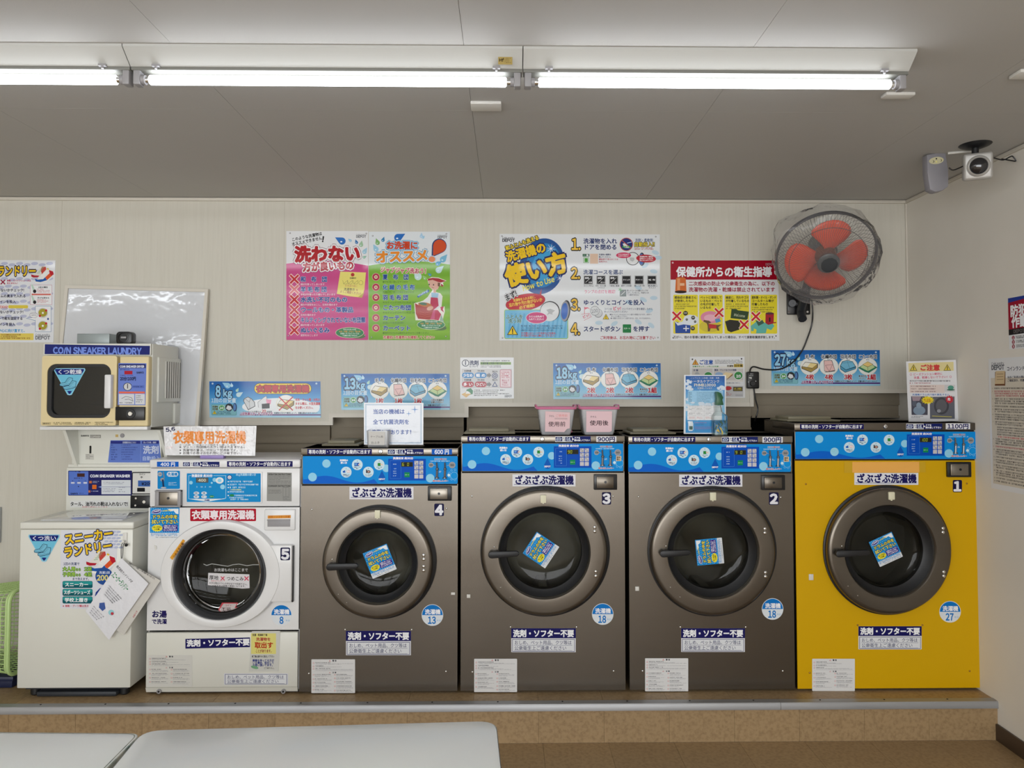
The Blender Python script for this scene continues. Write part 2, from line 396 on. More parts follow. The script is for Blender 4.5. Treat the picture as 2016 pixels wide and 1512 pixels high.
def plX(X):
    def f(P, off): return _hit(P[:, 0], P[:, 1], 0, X) + CAMP - np.array([1., 0., 0.])*off
    return f
def plF(O, ex, ey):
    O = np.array(O, float); ex = np.array(ex, float); ey = np.array(ey, float); n = np.cross(ey, ex); n /= np.linalg.norm(n)
    def f(P, off): return O+P[:, :1]*ex+P[:, 1:2]*ey+n*off
    return f
NAVY = (26, 24, 92); WHT = (246, 247, 250); BLU = (8, 112, 200); RED = (196, 32, 48)
# ================================================================== the room
XL, YB = -4.6, -3.2                              # left wall, wall behind the camera
mb = MB(); mb.box(XL, XR, YB, YN, -.06, -.004); floor = struct(mb, 'floor', M_vinyl)
T = .303
for i in range(10):                             # floor tiles in view
    for j in range(4):
        x1 = XR-i*T; y1 = YN-.001-j*T
        MB().box(x1-T+.0005, x1-.0005, y1-T+.0005, y1-.0005, -.004, 0).build('floor_tile', M_vinyl, floor)
mb = MB(); mb.box(XL, XR, YN+.006, 5.2, 0, ZP-.004); plat = struct(mb, 'platform', M_vinyl)
for i in range(22):
    x1 = XR-i*T-.02; x0 = max(x1-T, XL)
    MB().box(x0+.0005, min(x1+(0 if i else .02), XR)-.0005, YN, YN+.006, .0, ZP-.03).build('riser_tile', M_vinyl, plat)
    MB().box(x0+.0005, min(x1+(0 if i else .02), XR)-.0005, YN+.02, YN+.32, ZP-.004, ZP).build('platform_tile', M_vinyl, plat)
MB().box(XL, XR, YN+.3215, 5.2, ZP-.004, ZP).build('rear_tile_strip', M_vinyl, plat)
mb = MB(); xs = q(1536, 1386, YN).x             # step nosing in two lengths, with its screws
for a, b_ in ((XL, xs-.0008), (xs+.0008, XR)):
    mb.prism([(a, YN-.008, ZP-.03), (a, YN-.008, ZP-.004), (a, YN-.004, ZP+.002), (a, YN+.032, ZP+.003), (a, YN+.036, ZP), (a, YN-.002, ZP-.001), (a, YN-.002, ZP-.03)], (b_-a, 0, 0))
nose = struct(mb, 'trim_1', M_alu)
for px in (75, 203, 328, 460, 590, 722, 850, 980, 1108, 1236, 1360, 1486, 1618, 1745, 1870):
    MB().cyl((q(px, 1380, YN).x, YN+.02, ZP+.0028), (0, 0, 1), .004, 0, .0012, 10).build('screw', M_dark, nose)
# ceiling in boards
mb = MB(); mb.box(XL, XR+.1, YB, 5.3, ZC+.006, ZC+.08); ceil = struct(mb, 'ceiling', M_ceil)
xs0 = -1.98; ys0 = qz(1000, 218, ZC).y
for i in range(-3, 6):
    for j in range(-4, 2):
        x0 = xs0+i*.92; y0 = ys0+j*1.83; a, b_ = max(x0, XL), min(x0+.92, XR+.05); c, d = max(y0, YB), min(y0+1.83, 5.2)
        if b_-a < .02 or d-c < .02: continue
        MB().box(a+.0006, b_-.0006, c+.0006, d-.0006, ZC, ZC+.006).build('ceiling_board', M_ceil, ceil)
# right, left, rear walls
mb = MB(); mb.box(XR, XR+.1, YB, 5.3, -.02, ZC+.02); wr = struct(mb, 'wall_right', M_wallr)
mb = MB(); mb.box(XL-.1, XL, YB, 5.3, -.02, ZC+.02); struct(mb, 'wall_left', M_wall)
mb = MB(); mb.box(XL, XR, YB-.1, YB, -.02, ZC+.02); struct(mb, 'wall_rear', M_wallr)
mb = MB(); mb.box(XR-.012, XR, YB, YN-.0005, 0, .075, 0, .002); struct(mb, 'baseboard_right', M_base)
mb = MB()                                        # unseen shop-front frame, added to go with the rear area light
for x in (-4.15, -2.6, -1.1, .4, 1.93): mb.box(x-.03, x+.03, YB, YB+.06, .2, 2.44)
mb.box(-4.15, 1.93, YB, YB+.06, .2, .27); mb.box(-4.15, 1.93, YB, YB+.06, 2.37, 2.44)
struct(mb, 'added_window_1', M_alu)
# back wall: panelled face that stops in steps above the machines
def zW(v, u=1000, Y=YW): return q(u, v, Y).z
def xW(u, v=800, Y=YW): return q(u, v, Y).x
stp = [(380, 648, 837), (648, 914.7, 821.7), (914.7, 1475.5, 800.5), (1475.5, 1790, 774)]
x4 = xW(380, 837)
mb = MB()
segs = [(XL, x4, ZP)]+[(xW(a, v), min(xW(b_, v), XR), zW(v, (a+b_)/2)) for a, b_, v in stp]
segs[1] = (x4, segs[1][1], segs[1][2]); segs[-1] = (segs[-1][0], XR, segs[-1][2])
pts = [(XL, YW, ZC), (XL, YW, ZP)]
for a, b_, z in segs[0:1]: pts += [(b_, YW, ZP)]
for a, b_, z in segs[1:]: pts += [(a, YW, z), (b_, YW, z)]
pts += [(XR, YW, ZC)]
mb.prism(pts, (0, .02, 0)); wb = struct(mb, 'wall_back', M_wall)
# wallpaper joins
for px in (118, 558, 1010, 1475):
    x = xW(px, 600); MB().box(x-.0008, x+.0008, YW-.0004, YW, max(zW(800, px)+.02, 1.45), ZC-.02).build('paper_joint', mat('joint', (180, 172, 158), .8), wb)
mb = MB()
for k, (a, b_, z) in enumerate(segs[1:]):
    mb.box(a+(.0 if k == 0 else .022), b_, YW-.006, YW+.022, z, z+.022)
    if k: mb.box(a, a+.022, YW-.006, YW+.022, z-(z-segs[k][2]), z+.022)
struct(mb, 'trim_2', M_trim)
mb = MB(); mb.box(XL, XR, YW-.014, YW, ZC-.02, ZC-.002, 0, .003); struct(mb, 'trim_3', M_trim)
mb = MB(); mb.box(XR-.012, XR, YB, YW, ZC-.02, ZC-.002, 0, .003); struct(mb, 'trim_4', M_trim)
mb = MB(); mb.box(XR-.010, XR, YW-.010, YW, ZP+1.2, ZC-.02, 0, .002); struct(mb, 'trim_5', M_trim)
# recess behind the machines with its service boards
YR = YW+.11
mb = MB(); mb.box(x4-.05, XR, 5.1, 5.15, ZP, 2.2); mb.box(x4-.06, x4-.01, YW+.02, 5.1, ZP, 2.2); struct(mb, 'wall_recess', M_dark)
bays = [(395, 650, 898, 0), (652, 913, 866.5, .012), (919, 1478, 846, .0), (1479, 1790, 822.5, .012)]
for u0, u1, v1, dy in bays:
    a = q(u0, v1, YR+dy); b_ = q(u1, v1, YR+dy)
    mb = MB(); x1 = min(b_.x, XR-.002)
    mb.box(a.x, x1, YR+dy, YR+dy+.015, a.z, a.z+.45); mb.box(a.x, x1, YR+dy-.012, YR+dy, a.z, a.z+.012); mb.box(a.x, x1, YR+dy-.012, YR+dy+.001, a.z+.075, a.z+.45)
    mb.build('service_board', M_recess, wb)
# ------------------------------------------------------------------ ceiling lights
ZTUBE = ZC-.085; YT = qz(1000, 162, ZTUBE).y
def light_fixture(name, x0, x1, yt, label, group=None):
    """inverted-V batten with one tube, between x0 and x1"""
    t = thing(name, ((x0+x1)/2, yt, ZC), label, 'ceiling light', group)
    w1, w2, hz = .075, .022, .05
    mb = MB()
    pr = [(-w1, 0), (-w1, -.008), (-w2, -hz), (w2, -hz), (w1, -.008), (w1, 0)]
    mb.prism([(x0+.0015, yt+a, ZC+b_) for a, b_ in pr], (x1-x0-.003, 0, 0)); mb.build('housing', M_lampw, t)
    mb = MB(); mb.box(x0+.002, x1-.002, yt-w2+.001, yt+w2-.001, ZC-hz-.010, ZC-hz+.001, 0, .001); mb.build('lamp_channel', mat('channel_shade_grey', (118, 118, 112), .5), t)  # strip's dark grey holds the shaded band between housing and tube
    for sx, xe in ((1, x0), (-1, x1)):
        mb = MB(); a = xe+sx*.006; mb.box(a, a+sx*.022, yt-.017, yt+.017, ZC-.105, ZC-hz+.002, 0, .004); mb.cyl((a+sx*.022, yt, ZTUBE), (sx, 0, 0), .015, 0, .012, 20)
        mb.build('lamp_holder', M_plasg, t)
        mb = MB(); mb.cyl((a+sx*.034, yt, ZTUBE), (sx, 0, 0), .0105, 0, .016, 20); mb.build('tube_cap', M_chrome, t)
        mb = MB(); c = xe+sx*.085; mb.box(c-.012, c+.012, yt-w2-.012, yt-w2+.004, ZC-hz-.003, ZC-hz+.004); mb.cyl((c, yt-w2-.006, ZC-hz-.002), (0, 0, -1), .004, 0, .008, 10); mb.build('reflector_clip', M_plasg, t)
    mb = MB(); mb.cyl((x0+.052, yt, ZTUBE), (1, 0, 0), .0155, 0, x1-x0-.104, 24, 0, .004); mb.build('fluorescent_tube', M_emit, t)
    return t
xa, xb, xc = qz(238, 137, ZC-.05).x+.0, qz(1029, 137, ZC-.05).x, qz(1789, 137, ZC-.05).x
xa = xb-1.262; xc = xb+1.262
fl = [(xa-2.524, xa-1.262, 'outermost fluorescent batten light of the row, left of what the photo shows'), (xa-1.262, xa, 'leftmost fluorescent batten light, running out of the left edge of the photo'),
      (xa, xb, 'middle fluorescent batten light with a small gold sticker on its housing'),
      (xb, xc, 'rightmost fluorescent batten light, its free end above the white cover plate')]
for k, (a, b_, l) in enumerate(fl):
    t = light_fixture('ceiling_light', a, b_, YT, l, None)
    if k == 2:
        O = qz(981, 115, ZC-.028); n = Vector((0, -.062, -.045)).normalized()
        p = Print(plF(O+n*.008-Vector((0, .015, 0)), (.001, 0, 0), (0, .0007, -.0008))); p.rect(0, 0, 45, 22, (176, 156, 96)); p.text('Hf', 3, 9, 12, (50, 40, 30), b=.04); p.micro(20, 3, 42, 19, 4, (110, 95, 60))
        p.build('gold_sticker', P_satin, t)
for k, yy in enumerate((.8, -.85, -2.5)):           # unseen rows added behind the camera to brighten floor and machines
    for a, b_, l in fl:
        light_fixture('ceiling_light', a, b_, yy, 'added fill light, an unseen fluorescent batten in %s row behind the viewer, %s' % (('second', 'third', 'fourth')[k], {'o': 'far left', 'l': 'left', 'm': 'middle', 'r': 'right'}[l[0]]), None)
def cover(u0, u1, v0, v1, label):
    a = qz(u0, v1, ZC); b_ = qz(u1, v0, ZC)
    mb = MB(); mb.box(a.x, b_.x, b_.y, a.y, ZC-.013, ZC, 0, .004); t = mb.build('junction_cover', M_plasw); tag(t, label, 'ceiling cover')
cover(928, 987, 198, 213, 'small white rectangular cover plate on ceiling below the middle tube')
cover(1733, 1803, 180, 189, 'flat white cover plate on ceiling at the end of the right tube')
cover(1985, 2090, 135, 150, 'white cover plate on ceiling cut by the right edge of the photo')
# ================================================================== stickers used on the washers
def rot_frame(c, wdt, hgt, rot, Y, units):
    """local print frame centred at picture point c on depth Y; units = local width"""
    C = q(c[0], c[1], Y); sc = wdt/units; a = R_(rot); ex = np.array([math.cos(a), 0, -math.sin(a)])*sc; ey = np.array([-math.sin(a), 0, -math.cos(a)])*sc
    O = np.array(C)-ex*units/2-ey*(hgt/sc)/2
    return plF(O, ex, ey)
def drum_sticker(par, c, rot, Y, wdt=.118, name='drum_sticker'):
    """blue dotted square sticker; 200 x 212 units"""
    p = Print(rot_frame(c, wdt, wdt*1.06, rot, Y, 200)); p.slab(rrect(0, 0, 200, 212, 4), .0008, (222, 226, 230)); p.rect(0, 0, 200, 172, (20, 142, 214))
    p.lay([(0, 0), (200, 172)]); P = []
    for i in range(13):
        for j in range(11):
            x = 8+i*15.4+(7 if j % 2 else 0); y = 8+j*15.6
            if x < 196 and y < 168: P += [(x-2.4, y), (x, y-2.4), (x+2.4, y), (x, y+2.4)]
    p.raw(P, [(4*i, 4*i+1, 4*i+2, 4*i+3) for i in range(len(P)//4)], (200, 232, 250))
    p.poly([(118, 8), (194, 6), (194, 44), (176, 40), (160, 20), (140, 26)], (236, 240, 243))
    p.ell(44, 26, 34, 15, (226, 228, 240), -10); p.ell(44, 26, 31, 12, (52, 44, 132), -10); p.text('ご利用前に', 18, 28, 11, WHT, rot=-10, b=.03)
    p.text('お洗濯の前に', 82, 22, 11, (226, 214, 60), rot=-4, b=.03)
    O = [((16, 20, 60), .085)]
    p.text('ドラムの中を', 14, 62, 30, (240, 226, 90), w=176, b=.03, ol=O); p.text('拭いて下さい', 12, 96, 30, (244, 232, 110), w=178, b=.03, ol=O)
    p.star(50, 140, 40, 33, 16, (236, 222, 50), sy=.62); p.text('糸くず汚れ', 24, 133, 11, (30, 30, 30), b=.03); p.text('に注意!', 32, 147, 11, (30, 30, 30), b=.03)
    p.rect(88, 116, 190, 162, (62, 40, 140), 5); p.text('小物にボールペン', 93, 125, 11.5, WHT, b=.03); p.text('等があると汚れ', 98, 138, 11.5, WHT, b=.03); p.text('ることがあります', 93, 152, 11.5, WHT, b=.03)
    p.micro(8, 176, 192, 196, 2, (60, 140, 200), .75, rag=False, cw=1.1); p.micro(40, 200, 190, 208, 1, (90, 90, 100), .6)
    return p.build(name, P_satin, par)
def round_sticker(par, c, kg, Y=YF, r=21.2):
    p = Print(plY(Y-.001)); p.o(*c, 1); p.slab([(r*math.cos(t), r*math.sin(t)) for t in [2*math.pi*i/40 for i in range(40)]], .0008, (226, 230, 234)); p.ell(0, 0, r-1, r-1, (222, 228, 233), n=40)
    p.poly([((r-1)*math.cos(t), (r-1)*math.sin(t)) for t in [math.pi+math.pi*i/24 for i in range(25)]], (16, 118, 198))
    p.text('洗濯機', -15, -6.5, 10.6, WHT, w=31, b=.03); p.text(kg, -9 if len(kg) > 1 else -4, 10, 18, (16, 118, 198), w=16 if len(kg) > 1 else 8.5, b=.035); p.text('キロ', 8, 10.5, 4.5, (90, 160, 215), b=.0)
    return p.build('capacity_sticker', P_satin, par)
def warn_sheet(par, x0, y0, x1, y1, Y=YF, base=(224, 224, 224)):
    p = Print(plY(Y-.001)); W, Hh = x1-x0, y1-y0; p.o(x0, y0, 100/W, 80/Hh); p.slab(rrect(0, 0, 100, 80, 1.5), .0006, base)
    p.text('△', 40, 3.4, 4.4, (200, 60, 60), b=.03); p.text('警 告', 48, 3.4, 4.2, (70, 70, 75), b=.05)
    y = 7
    for n in (2, 1, 2):
        p.ring(5, y+2, 1.8, .5, (205, 80, 80), base); p.micro(9, y, 46, y+2.4, 1, (70, 70, 78), .8); p.micro(9, y+2.8, 96, y+2.8+n*1.7, n, (150, 150, 155), .6); y += 4+n*1.9
    p.line([(4, y-.2), (97, y-.2)], .3, (180, 180, 180)); p.text('△', 40, y+2.8, 4.2, (205, 120, 120), b=.02); p.text('注 意', 48, y+2.8, 4, (90, 90, 95), b=.04)
    y += 6.5
    for cx in (3, 52):
        yy = y
        while yy < 73:
            n = random.choice((2, 3)); p.ring(cx+1.8, yy+1.6, 1.7, .5, (210, 90, 90), base); p.micro(cx+5, yy, cx+24+random.random()*20, yy+2.2, 1, (70, 70, 78), .8, rag=False); p.micro(cx+5, yy+2.7, cx+44, yy+2.7+n*1.6, n, (160, 160, 165), .6); yy += 4.4+n*2
    return p.build('warning_sheet', P_satin, par)
def notice(par, x0, x1, y0, ym, y1, Y=YF, band=True):
    p = Print(plY(Y-.001)); W = x1-x0; p.o(x0, y0 if band else ym, 126/W, 47/(y1-y0) if band else 27.5/(y1-ym))
    if band:
        p.slab([(0, 0), (126, 0), (126, 47), (0, 47)], .0008, (222, 222, 228)); p.rect(0, 0, 126, 19.5, NAVY)
        p.text('洗剤・ソフター不要', 3.5, 10, 15, WHT, w=119, b=.045); y = 20
    else: p.slab([(0, 0), (126, 0), (126, 27), (0, 27)], .0008, (222, 224, 232)); y = 0
    p.frame(2, y+1.5, 124, y+26, .9, (60, 66, 110), 0, (226, 228, 232)); 
    p.text('おしめ、ペット用品、クツ等は', 6, y+8, 9, (55, 60, 105), w=112, b=.004); p.text('公衆衛生上ご遠慮ください', 6, y+18.8, 9, (55, 60, 105), w=102, b=.004)
    p.line([(6, y+13.3), (119, y+13.3)], .6, (90, 95, 130)); p.line([(6, y+24), (119, y+24)], .6, (90, 95, 130), False)
    return p.build('notice_sticker', P_satin, par)
def door_warn(p, x0, x1, y0, y1):
    """error code sticker; print in picture units"""
    h = y1-y0; W = x1-x0; m_ = x0+W*.485
    p.rect(x0, y0, m_, y1, (228, 230, 232)); p.rect(x0+W*.01, y0+h*.12, x0+W*.2, y1-h*.12, NAVY); p.rect(x0+W*.29, y0+h*.12, m_-W*.01, y1-h*.12, NAVY)
    p.text('dOOr', x0+W*.025, (y0+y1)/2, h*.7, (214, 226, 245), w=W*.16, b=.03); p.text('EdL', x0+W*.32, (y0+y1)/2, h*.7, (214, 226, 245), w=W*.13, b=.03)
    p.text('また', x0+W*.22, y0+h*.3, h*.3, NAVY, b=.02); p.text('は', x0+W*.24, y0+h*.65, h*.3, NAVY, b=.02)
    p.rect(m_, y0, x1, y1, (24, 34, 100)); p.poly([(m_, y0+h*.3), (m_+h*.3, (y0+y1)/2), (m_, y1-h*.3)], WHT)
    p.text('ドアを', m_+W*.05, y0+h*.28, h*.36, WHT, b=.04); p.text('閉め直して下さい', m_+W*.05, y0+h*.7, h*.36, WHT, w=W*.44, b=.04)
def blue_panel(par, x0, y0, x1, y1, digits, wide=False, taped=False):
    """printed control panel; left and right blocks in units of 5.4 per pixel of a 317 px panel"""
    p = Print(plY(YF-.006)); sc = 5.4; s2 = 291/(y1-y0)
    p.o(x0, y0, sc, s2); W = (x1-x0)*sc; S = 291
    p.slab(rrect(0, 0, W, S, 14), .003, (8, 142, 222))
    L = 1.0 if not wide else (W-620)/(1712-620)
    # wave
    P = [(14, S-2), (2, S-14), (2, 210)]
    for i in range(33):
        t = i/32; P.append((8+t*750*L, 238-34*math.sin(t*7.0-.6)*(1 if t > .12 else .4)+t*8))
    P.append((800*L, S-2)); p.poly(P, (4, 98, 206))
    CY_ = (150, 212, 240)
    for cx, cy, r in ((252, 78, 44), (104, 220, 46), (1068*L-100*(L-1), 128, 0)):
        if r: p.ell(cx, cy, r, r, CY_)
    if wide: p.ell(415, 215, 45, 45, (158, 214, 236)); p.ring(402, 200, 16, 1.5, (130, 190, 170), (158, 214, 236))
    p.ell(W-760, 128, 40, 40, CY_)
    p.text('洗濯機の', 394*L+(60 if wide else 0), 44, 22, WHT, w=88, b=.05); p.text('使い方', 402*L+(60 if wide else 0), 70, 22, WHT, w=70, b=.05)
    cs = [(462, 168), (580, 90), (697, 168), (813, 90)] if not wide else [(572, 167), (713, 86), (855, 167), (996, 88)]
    for i, (cx, cy) in enumerate(cs):
        p.ell(cx, cy, 57, 57, (206, 232, 244), n=28); p.text('1234'[i], cx, cy-38, 16, (40, 60, 120), b=.02, anc='c')
        if i == 0: p.poly([(cx-38, cy-8), (cx-12, cy-22), (cx-8, cy+6), (cx-34, cy+6)], (30, 96, 190)); p.ring(cx+20, cy-8, 16, 2, (200, 90, 110), (240, 236, 238)); p.ring(cx+30, cy-4, 12, 2, (200, 90, 110), (240, 236, 238))
        if i == 1: p.rect(cx-32, cy-20, cx+20, cy+14, (24, 80, 180)); p.rect(cx-26, cy-14, cx-2, cy+4, (110, 170, 230)); p.ell(cx+22, cy-4, 16, 8, (232, 206, 190), -30)
        if i == 2: p.rect(cx-24, cy-26, cx-12, cy+10, (60, 56, 60)); p.ell(cx+4, cy-4, 20, 16, (70, 66, 70)); p.ell(cx+4, cy-4, 13, 10, (190, 150, 140))
        if i == 3: p.rect(cx-16, cy-18, cx+16, cy+14, (36, 140, 60)); p.ell(cx+26, cy-2, 16, 8, (226, 206, 186), 24)
        tt = ('洗濯物を入れ', '洗濯コースを', 'コインを入れ', 'スタートを')[i]; t2 = ('ドアを閉める', '選ぶ', 'てください', '押す')[i]
        p.text(tt, cx, cy+26, 12, (30, 60, 110), b=.03, anc='c'); p.text(t2, cx, cy+40, 12, (30, 60, 110), b=.03, anc='c')
    dx = W-805; p.drop(dx, 232, 36, (4, 92, 190), 0, 2.2); p.text('DEPOT', dx-33, 242, 22, WHT, w=66, b=.05)
    # control block
    X = W-738; p.rect(X, 28, X+400, 256, (0, 78, 186)); p.rect(X+50, 2, X+266, 40, (0, 86, 198)); p.text('洗濯目安 約30分', X+50, 22, 26, WHT, w=216, b=.045)
    p.frame(X+18, 46, X+136, 236, 1.6, (90, 170, 230), 6, (0, 78, 186))
    for yy in (80, 128, 154, 176, 202): p.micro(X+52, yy, X+90, yy+9, 1, (180, 215, 240), 1, rag=False)
    p.rect(X+136, 62, X+262, 112, (52, 54, 50), 4); p.rect(X+142, 67, X+256, 107, (34, 36, 30)); 
    dg = {'0': 'abcdef', '1': 'bc', '9': 'abcdfg', '6': 'acdefg', '4': 'bcfg', '8': 'abcdefg'}
    seg = {'a': ((0, 0), (1, 0)), 'b': ((1, 0), (1, 1)), 'c': ((1, 1), (1, 2)), 'd': ((0, 2), (1, 2)), 'e': ((0, 1), (0, 2)), 'f': ((0, 0), (0, 1)), 'g': ((0, 1), (1, 1))}
    for i, ch in enumerate(digits):
        for nm_, ((a, b_), (c, d)) in seg.items():
            on = ch in dg and nm_ in dg[ch]
            x0_ = X+150+i*26; f_ = lambda a, b_: (x0_+a*15+2*(2-b_)*.6, 73+b_*14)
            p.line([f_(a, b_), f_(c, d)], 3.4, (206, 220, 60) if on else (46, 50, 34), up=(nm_ == 'a'))
    p.rect(X+172, 170, X+228, 222, (14, 140, 84), 3); p.text('スタート', X+200, 196, 12, (200, 240, 210), b=.03, anc='c')
    for j in range(4):
        for i in range(2):
            a = X+278+i*51; b_ = 50+j*48; p.rect(a, b_, a+43, b_+41, (205, 203, 205), 3)
            if j < 3: p.micro(a+5, b_+5, a+26, b_+14, 1, (70, 70, 80), 1, rag=False); p.line([(a+8, b_+32), (a+36, b_+14)], 1.2, (110, 110, 115)); p.micro(a+18, b_+25, a+40, b_+35, 1, (70, 70, 80), 1, rag=False)
    p.ell(X+446, 232, 45, 45, CY_)
    # coin slots
    p.rect(X+490, 20, X+622, 42, (120, 196, 236)); p.text('コイン投入口', X+490, 31, 21, (216, 70, 50), w=130, b=.03); p.micro(X+446, 48, X+660, 58, 1, (190, 228, 246), 1, rag=False)
    for i, (cx, t_) in enumerate(((X+455, '100'), (X+680, '500'))):
        p.ell(cx, 94, 26+8*i, 26+8*i, (176, 178, 180)); p.ell(cx, 94, 22+8*i, 22+8*i, (150, 152, 154)); p.text(t_, cx, 94, 20, (60, 60, 66), b=.04, anc='c')
    p.line([(X+481, 94), (X+500, 100)], 5, (160, 160, 165)); p.line([(X+646, 94), (X+624, 100)], 5, (160, 160, 165))
    G = (170, 224, 246)                          # foam outline
    for cx, cy, r in ((X+700, 206, 40),): p.ring(cx, cy, r, 2.5, G, (14, 148, 224))
    for k in range(9): 
        a = R_(40*k); p.ring(X+700+52*math.cos(a), 196+54*math.sin(a), 11, 2, G, (10, 144, 222)) if X+700+66*math.cos(a) < W else None
    p.ell(X+644, 200, 15, 15, (206, 236, 250)); p.micro(X+538, 155, X+570, 175, 2, (200, 230, 245), .7)
    p.text('取り出しレバー', X+474, 260, 21, (216, 70, 50), w=165, b=.03, ol=[((190, 225, 245), .1)])
    if taped: p.rect(X+662, 130, X+716, 184, (226, 200, 160)); p.text('使用', X+668, 146, 20, (60, 50, 60), b=.03); p.text('禁止', X+668, 168, 20, (60, 50, 60), b=.03)
    o = p.build('control_panel', P_satin, par)
    # lever handles of the coin slots
    for cx in (X+520, X+604):
        px = x0+cx/sc; mb = MB(); c = q(px, y0+136/s2, YF-.009); tip = q(px-1+(cx > X+560)*.5, y0+68/s2, YF-.014); bot = q(px-.6, y0+230/s2, YF-.01)
        mb.tube([tip, c], .0035, 8); mb.sph(c, .0078, 0, 12); mb.tube([c, bot], .0055, 8); mb.cyl(bot, (0, 0, 1), .011, -.002, .003, 12); mb.build('coin_lever', M_dark2 if cx < 0 else M_levers, par)
    return o
M_levers = mat('lever_metal', (120, 118, 120), .3, metal=.7)
M_dark2 = M_levers
def plate_hole(mb, x0, x1, z0, z1, cx, cz, r, y, t, n=72, m=0):
    """plate with a round opening"""
    cor = [math.atan2(z-cz, x-cx) for x in (x0, x1) for z in (z0, z1)]
    th = sorted(set([round(-math.pi+2*math.pi*i/n, 9) for i in range(n)]+[round(c, 9) for c in cor]))
    O = []; I = []
    for a in th:
        c, s_ = math.cos(a), math.sin(a); k = min([(x1-cx)/c if c > 1e-9 else 1e9, (x0-cx)/c if c < -1e-9 else 1e9, (z1-cz)/s_ if s_ > 1e-9 else 1e9, (z0-cz)/s_ if s_ < -1e-9 else 1e9])
        O.append((cx+k*c, cz+k*s_)); I.append((cx+r*c, cz+r*s_))
    N = len(th); vs = [(a, y, b) for a, b in O]+[(a, y, b) for a, b in I]+[(a, y+t, b) for a, b in O]+[(a, y+t, b) for a, b in I]; fs = []
    for i in range(N):
        j = (i+1) % N; fs += [(i, j, N+j, N+i), (2*N+i, 2*N+j, 3*N+j, 3*N+i), (i, j, 2*N+j, 2*N+i), (N+i, N+j, 3*N+j, 3*N+i)]
    return mb.add(vs, fs, m)
DEP = 4.06                                       # depth of the back of the washers
def washer(c):
    X0 = (q(c['x'][0], c['yt'], YF).x+q(c['xb'][0], c['yb'], YF).x)/2; X1 = (q(c['x'][1], c['yt'], YF).x+q(c['xb'][1], c['yb'], YF).x)/2
    um = (c['x'][0]+c['x'][1])/2; zt = q(um, c['yt'], YF).z; zb = ZP; zg = q(um, c['yg'], YF).z; zh = q(um, c['yh'], YF).z
    t = thing('coin_washer', ((X0+X1)/2, (YF+DEP)/2, ZP), c['label'], 'washing machine', c.get('group'))
    (dcx, dcy), R, r1 = c['door']; cc = q(dcx, dcy, YF-.05); Rm = R/c['s']; r1m = r1/c['s']; cx, cz = cc.x, cc.z
    mb = MB(); w_ = .003                         # cabinet shell
    mb.box(X0, X0+w_, YF+.004, DEP, zb+.012, zt-.001); mb.box(X1-w_, X1, YF+.004, DEP, zb+.012, zt-.001); mb.box(X0, X1, YF+.004, DEP, zt-.003, zt)
    mb.box(X0, X1, DEP-.003, DEP, zb+.012, zt); mb.box(X0+.01, X1-.01, YF+.03, DEP-.02, zb, zb+.014)
    mb.box(X0, X1, YF+.006, YF+.02, zg-.004, zg+.012, 0)
    mb.build('cabinet', M_steel, t)
    mb = MB(); plate_hole(mb, X0, X1, zb+.012, zg-.003, cx, cz, Rm*.93, YF, .012)
    mb.build('front_panel', c['mat'], t)
    mb = MB(); mb.box(X0, X1, YF-.003, YF+.02, zg+.003, zh-.003, 0, .004); mb.build('console', M_steel2, t)
    mb = MB(); mb.box(X0-.002, X1+.002, YF-.006, YF+.3, zh+.002, zt, 0, .004); mb.build('top_rail', M_steel2 if not c.get('darkrail') else M_steel, t)
    mb = MB(); mb.box(X0+.004, X1-.004, YF+.004, YF+.02, zg-.006, zt-.01); mb.build('gasket_strip', M_dark, t)
    # drum and boot
    rg = Rm*.615
    mb = MB(); mb.lathe([(rg*1.5, .335), (rg*1.5, .10), (rg*1.06, .085)], (cx, YF, cz), (0, 1, 0), 64); mb.lathe([(rg*1.5, .335), (0, .35)], (cx, YF, cz), (0, 1, 0), 64)
    for k in range(3):
        a = R_(30+120*k); u = Vector((math.cos(a), 0, math.sin(a))); v = Vector((-math.sin(a), 0, math.cos(a))); C = Vector((cx, YF, cz))+u*rg*1.4
        mb.prism([C+v*.05, C-v*.05, C-u*.07-v*.018, C-u*.07+v*.018], (0, 0, 0)) if False else mb.poly([(C+v*.05+Vector((0, .1, 0)))[:], (C-v*.05+Vector((0, .1, 0)))[:], (C-u*.06-v*.02+Vector((0, .1, 0)))[:], (C-u*.06+v*.02+Vector((0, .1, 0)))[:], (C+v*.05+Vector((0, .33, 0)))[:], (C-v*.05+Vector((0, .33, 0)))[:], (C-u*.06-v*.02+Vector((0, .33, 0)))[:], (C-u*.06+v*.02+Vector((0, .33, 0)))[:]], [(0, 1, 2, 3), (4, 5, 6, 7), (0, 1, 5, 4), (1, 2, 6, 5), (2, 3, 7, 6), (3, 0, 4, 7)])
    mb.build('drum', M_drum, t)
    mb = MB(); mb.lathe([(Rm*.95, .001), (Rm*1.035, -.001), (Rm*1.04, -.012), (Rm*.96, -.022), (Rm*.9, .01)], (cx+.006, YF, cz), (0, 1, 0), 96); mb.build('door_flange', M_black, t)
    # door
    F0 = YF-.052
    mb = MB(); mb.lathe([(Rm-.006, .046), (Rm, .038), (Rm+.001, .014), (Rm-.003, .005), (Rm-.010, .0), (Rm-.02, -.001), (r1m+.02, -.003), (r1m+.006, -.002), (r1m, .004), (r1m-.004, .02)], (cx, F0, cz), (0, 1, 0), 128); door = mb.build('door', M_steel, t)
    door_o = door
    mb = MB(); mb.lathe([(r1m-.003, .016), (r1m-.010, .024), (rg+.008, .038), (rg-.002, .044), (rg-.004, .07)], (cx, F0, cz), (0, 1, 0), 96); mb.build('door_gasket', M_black, door)
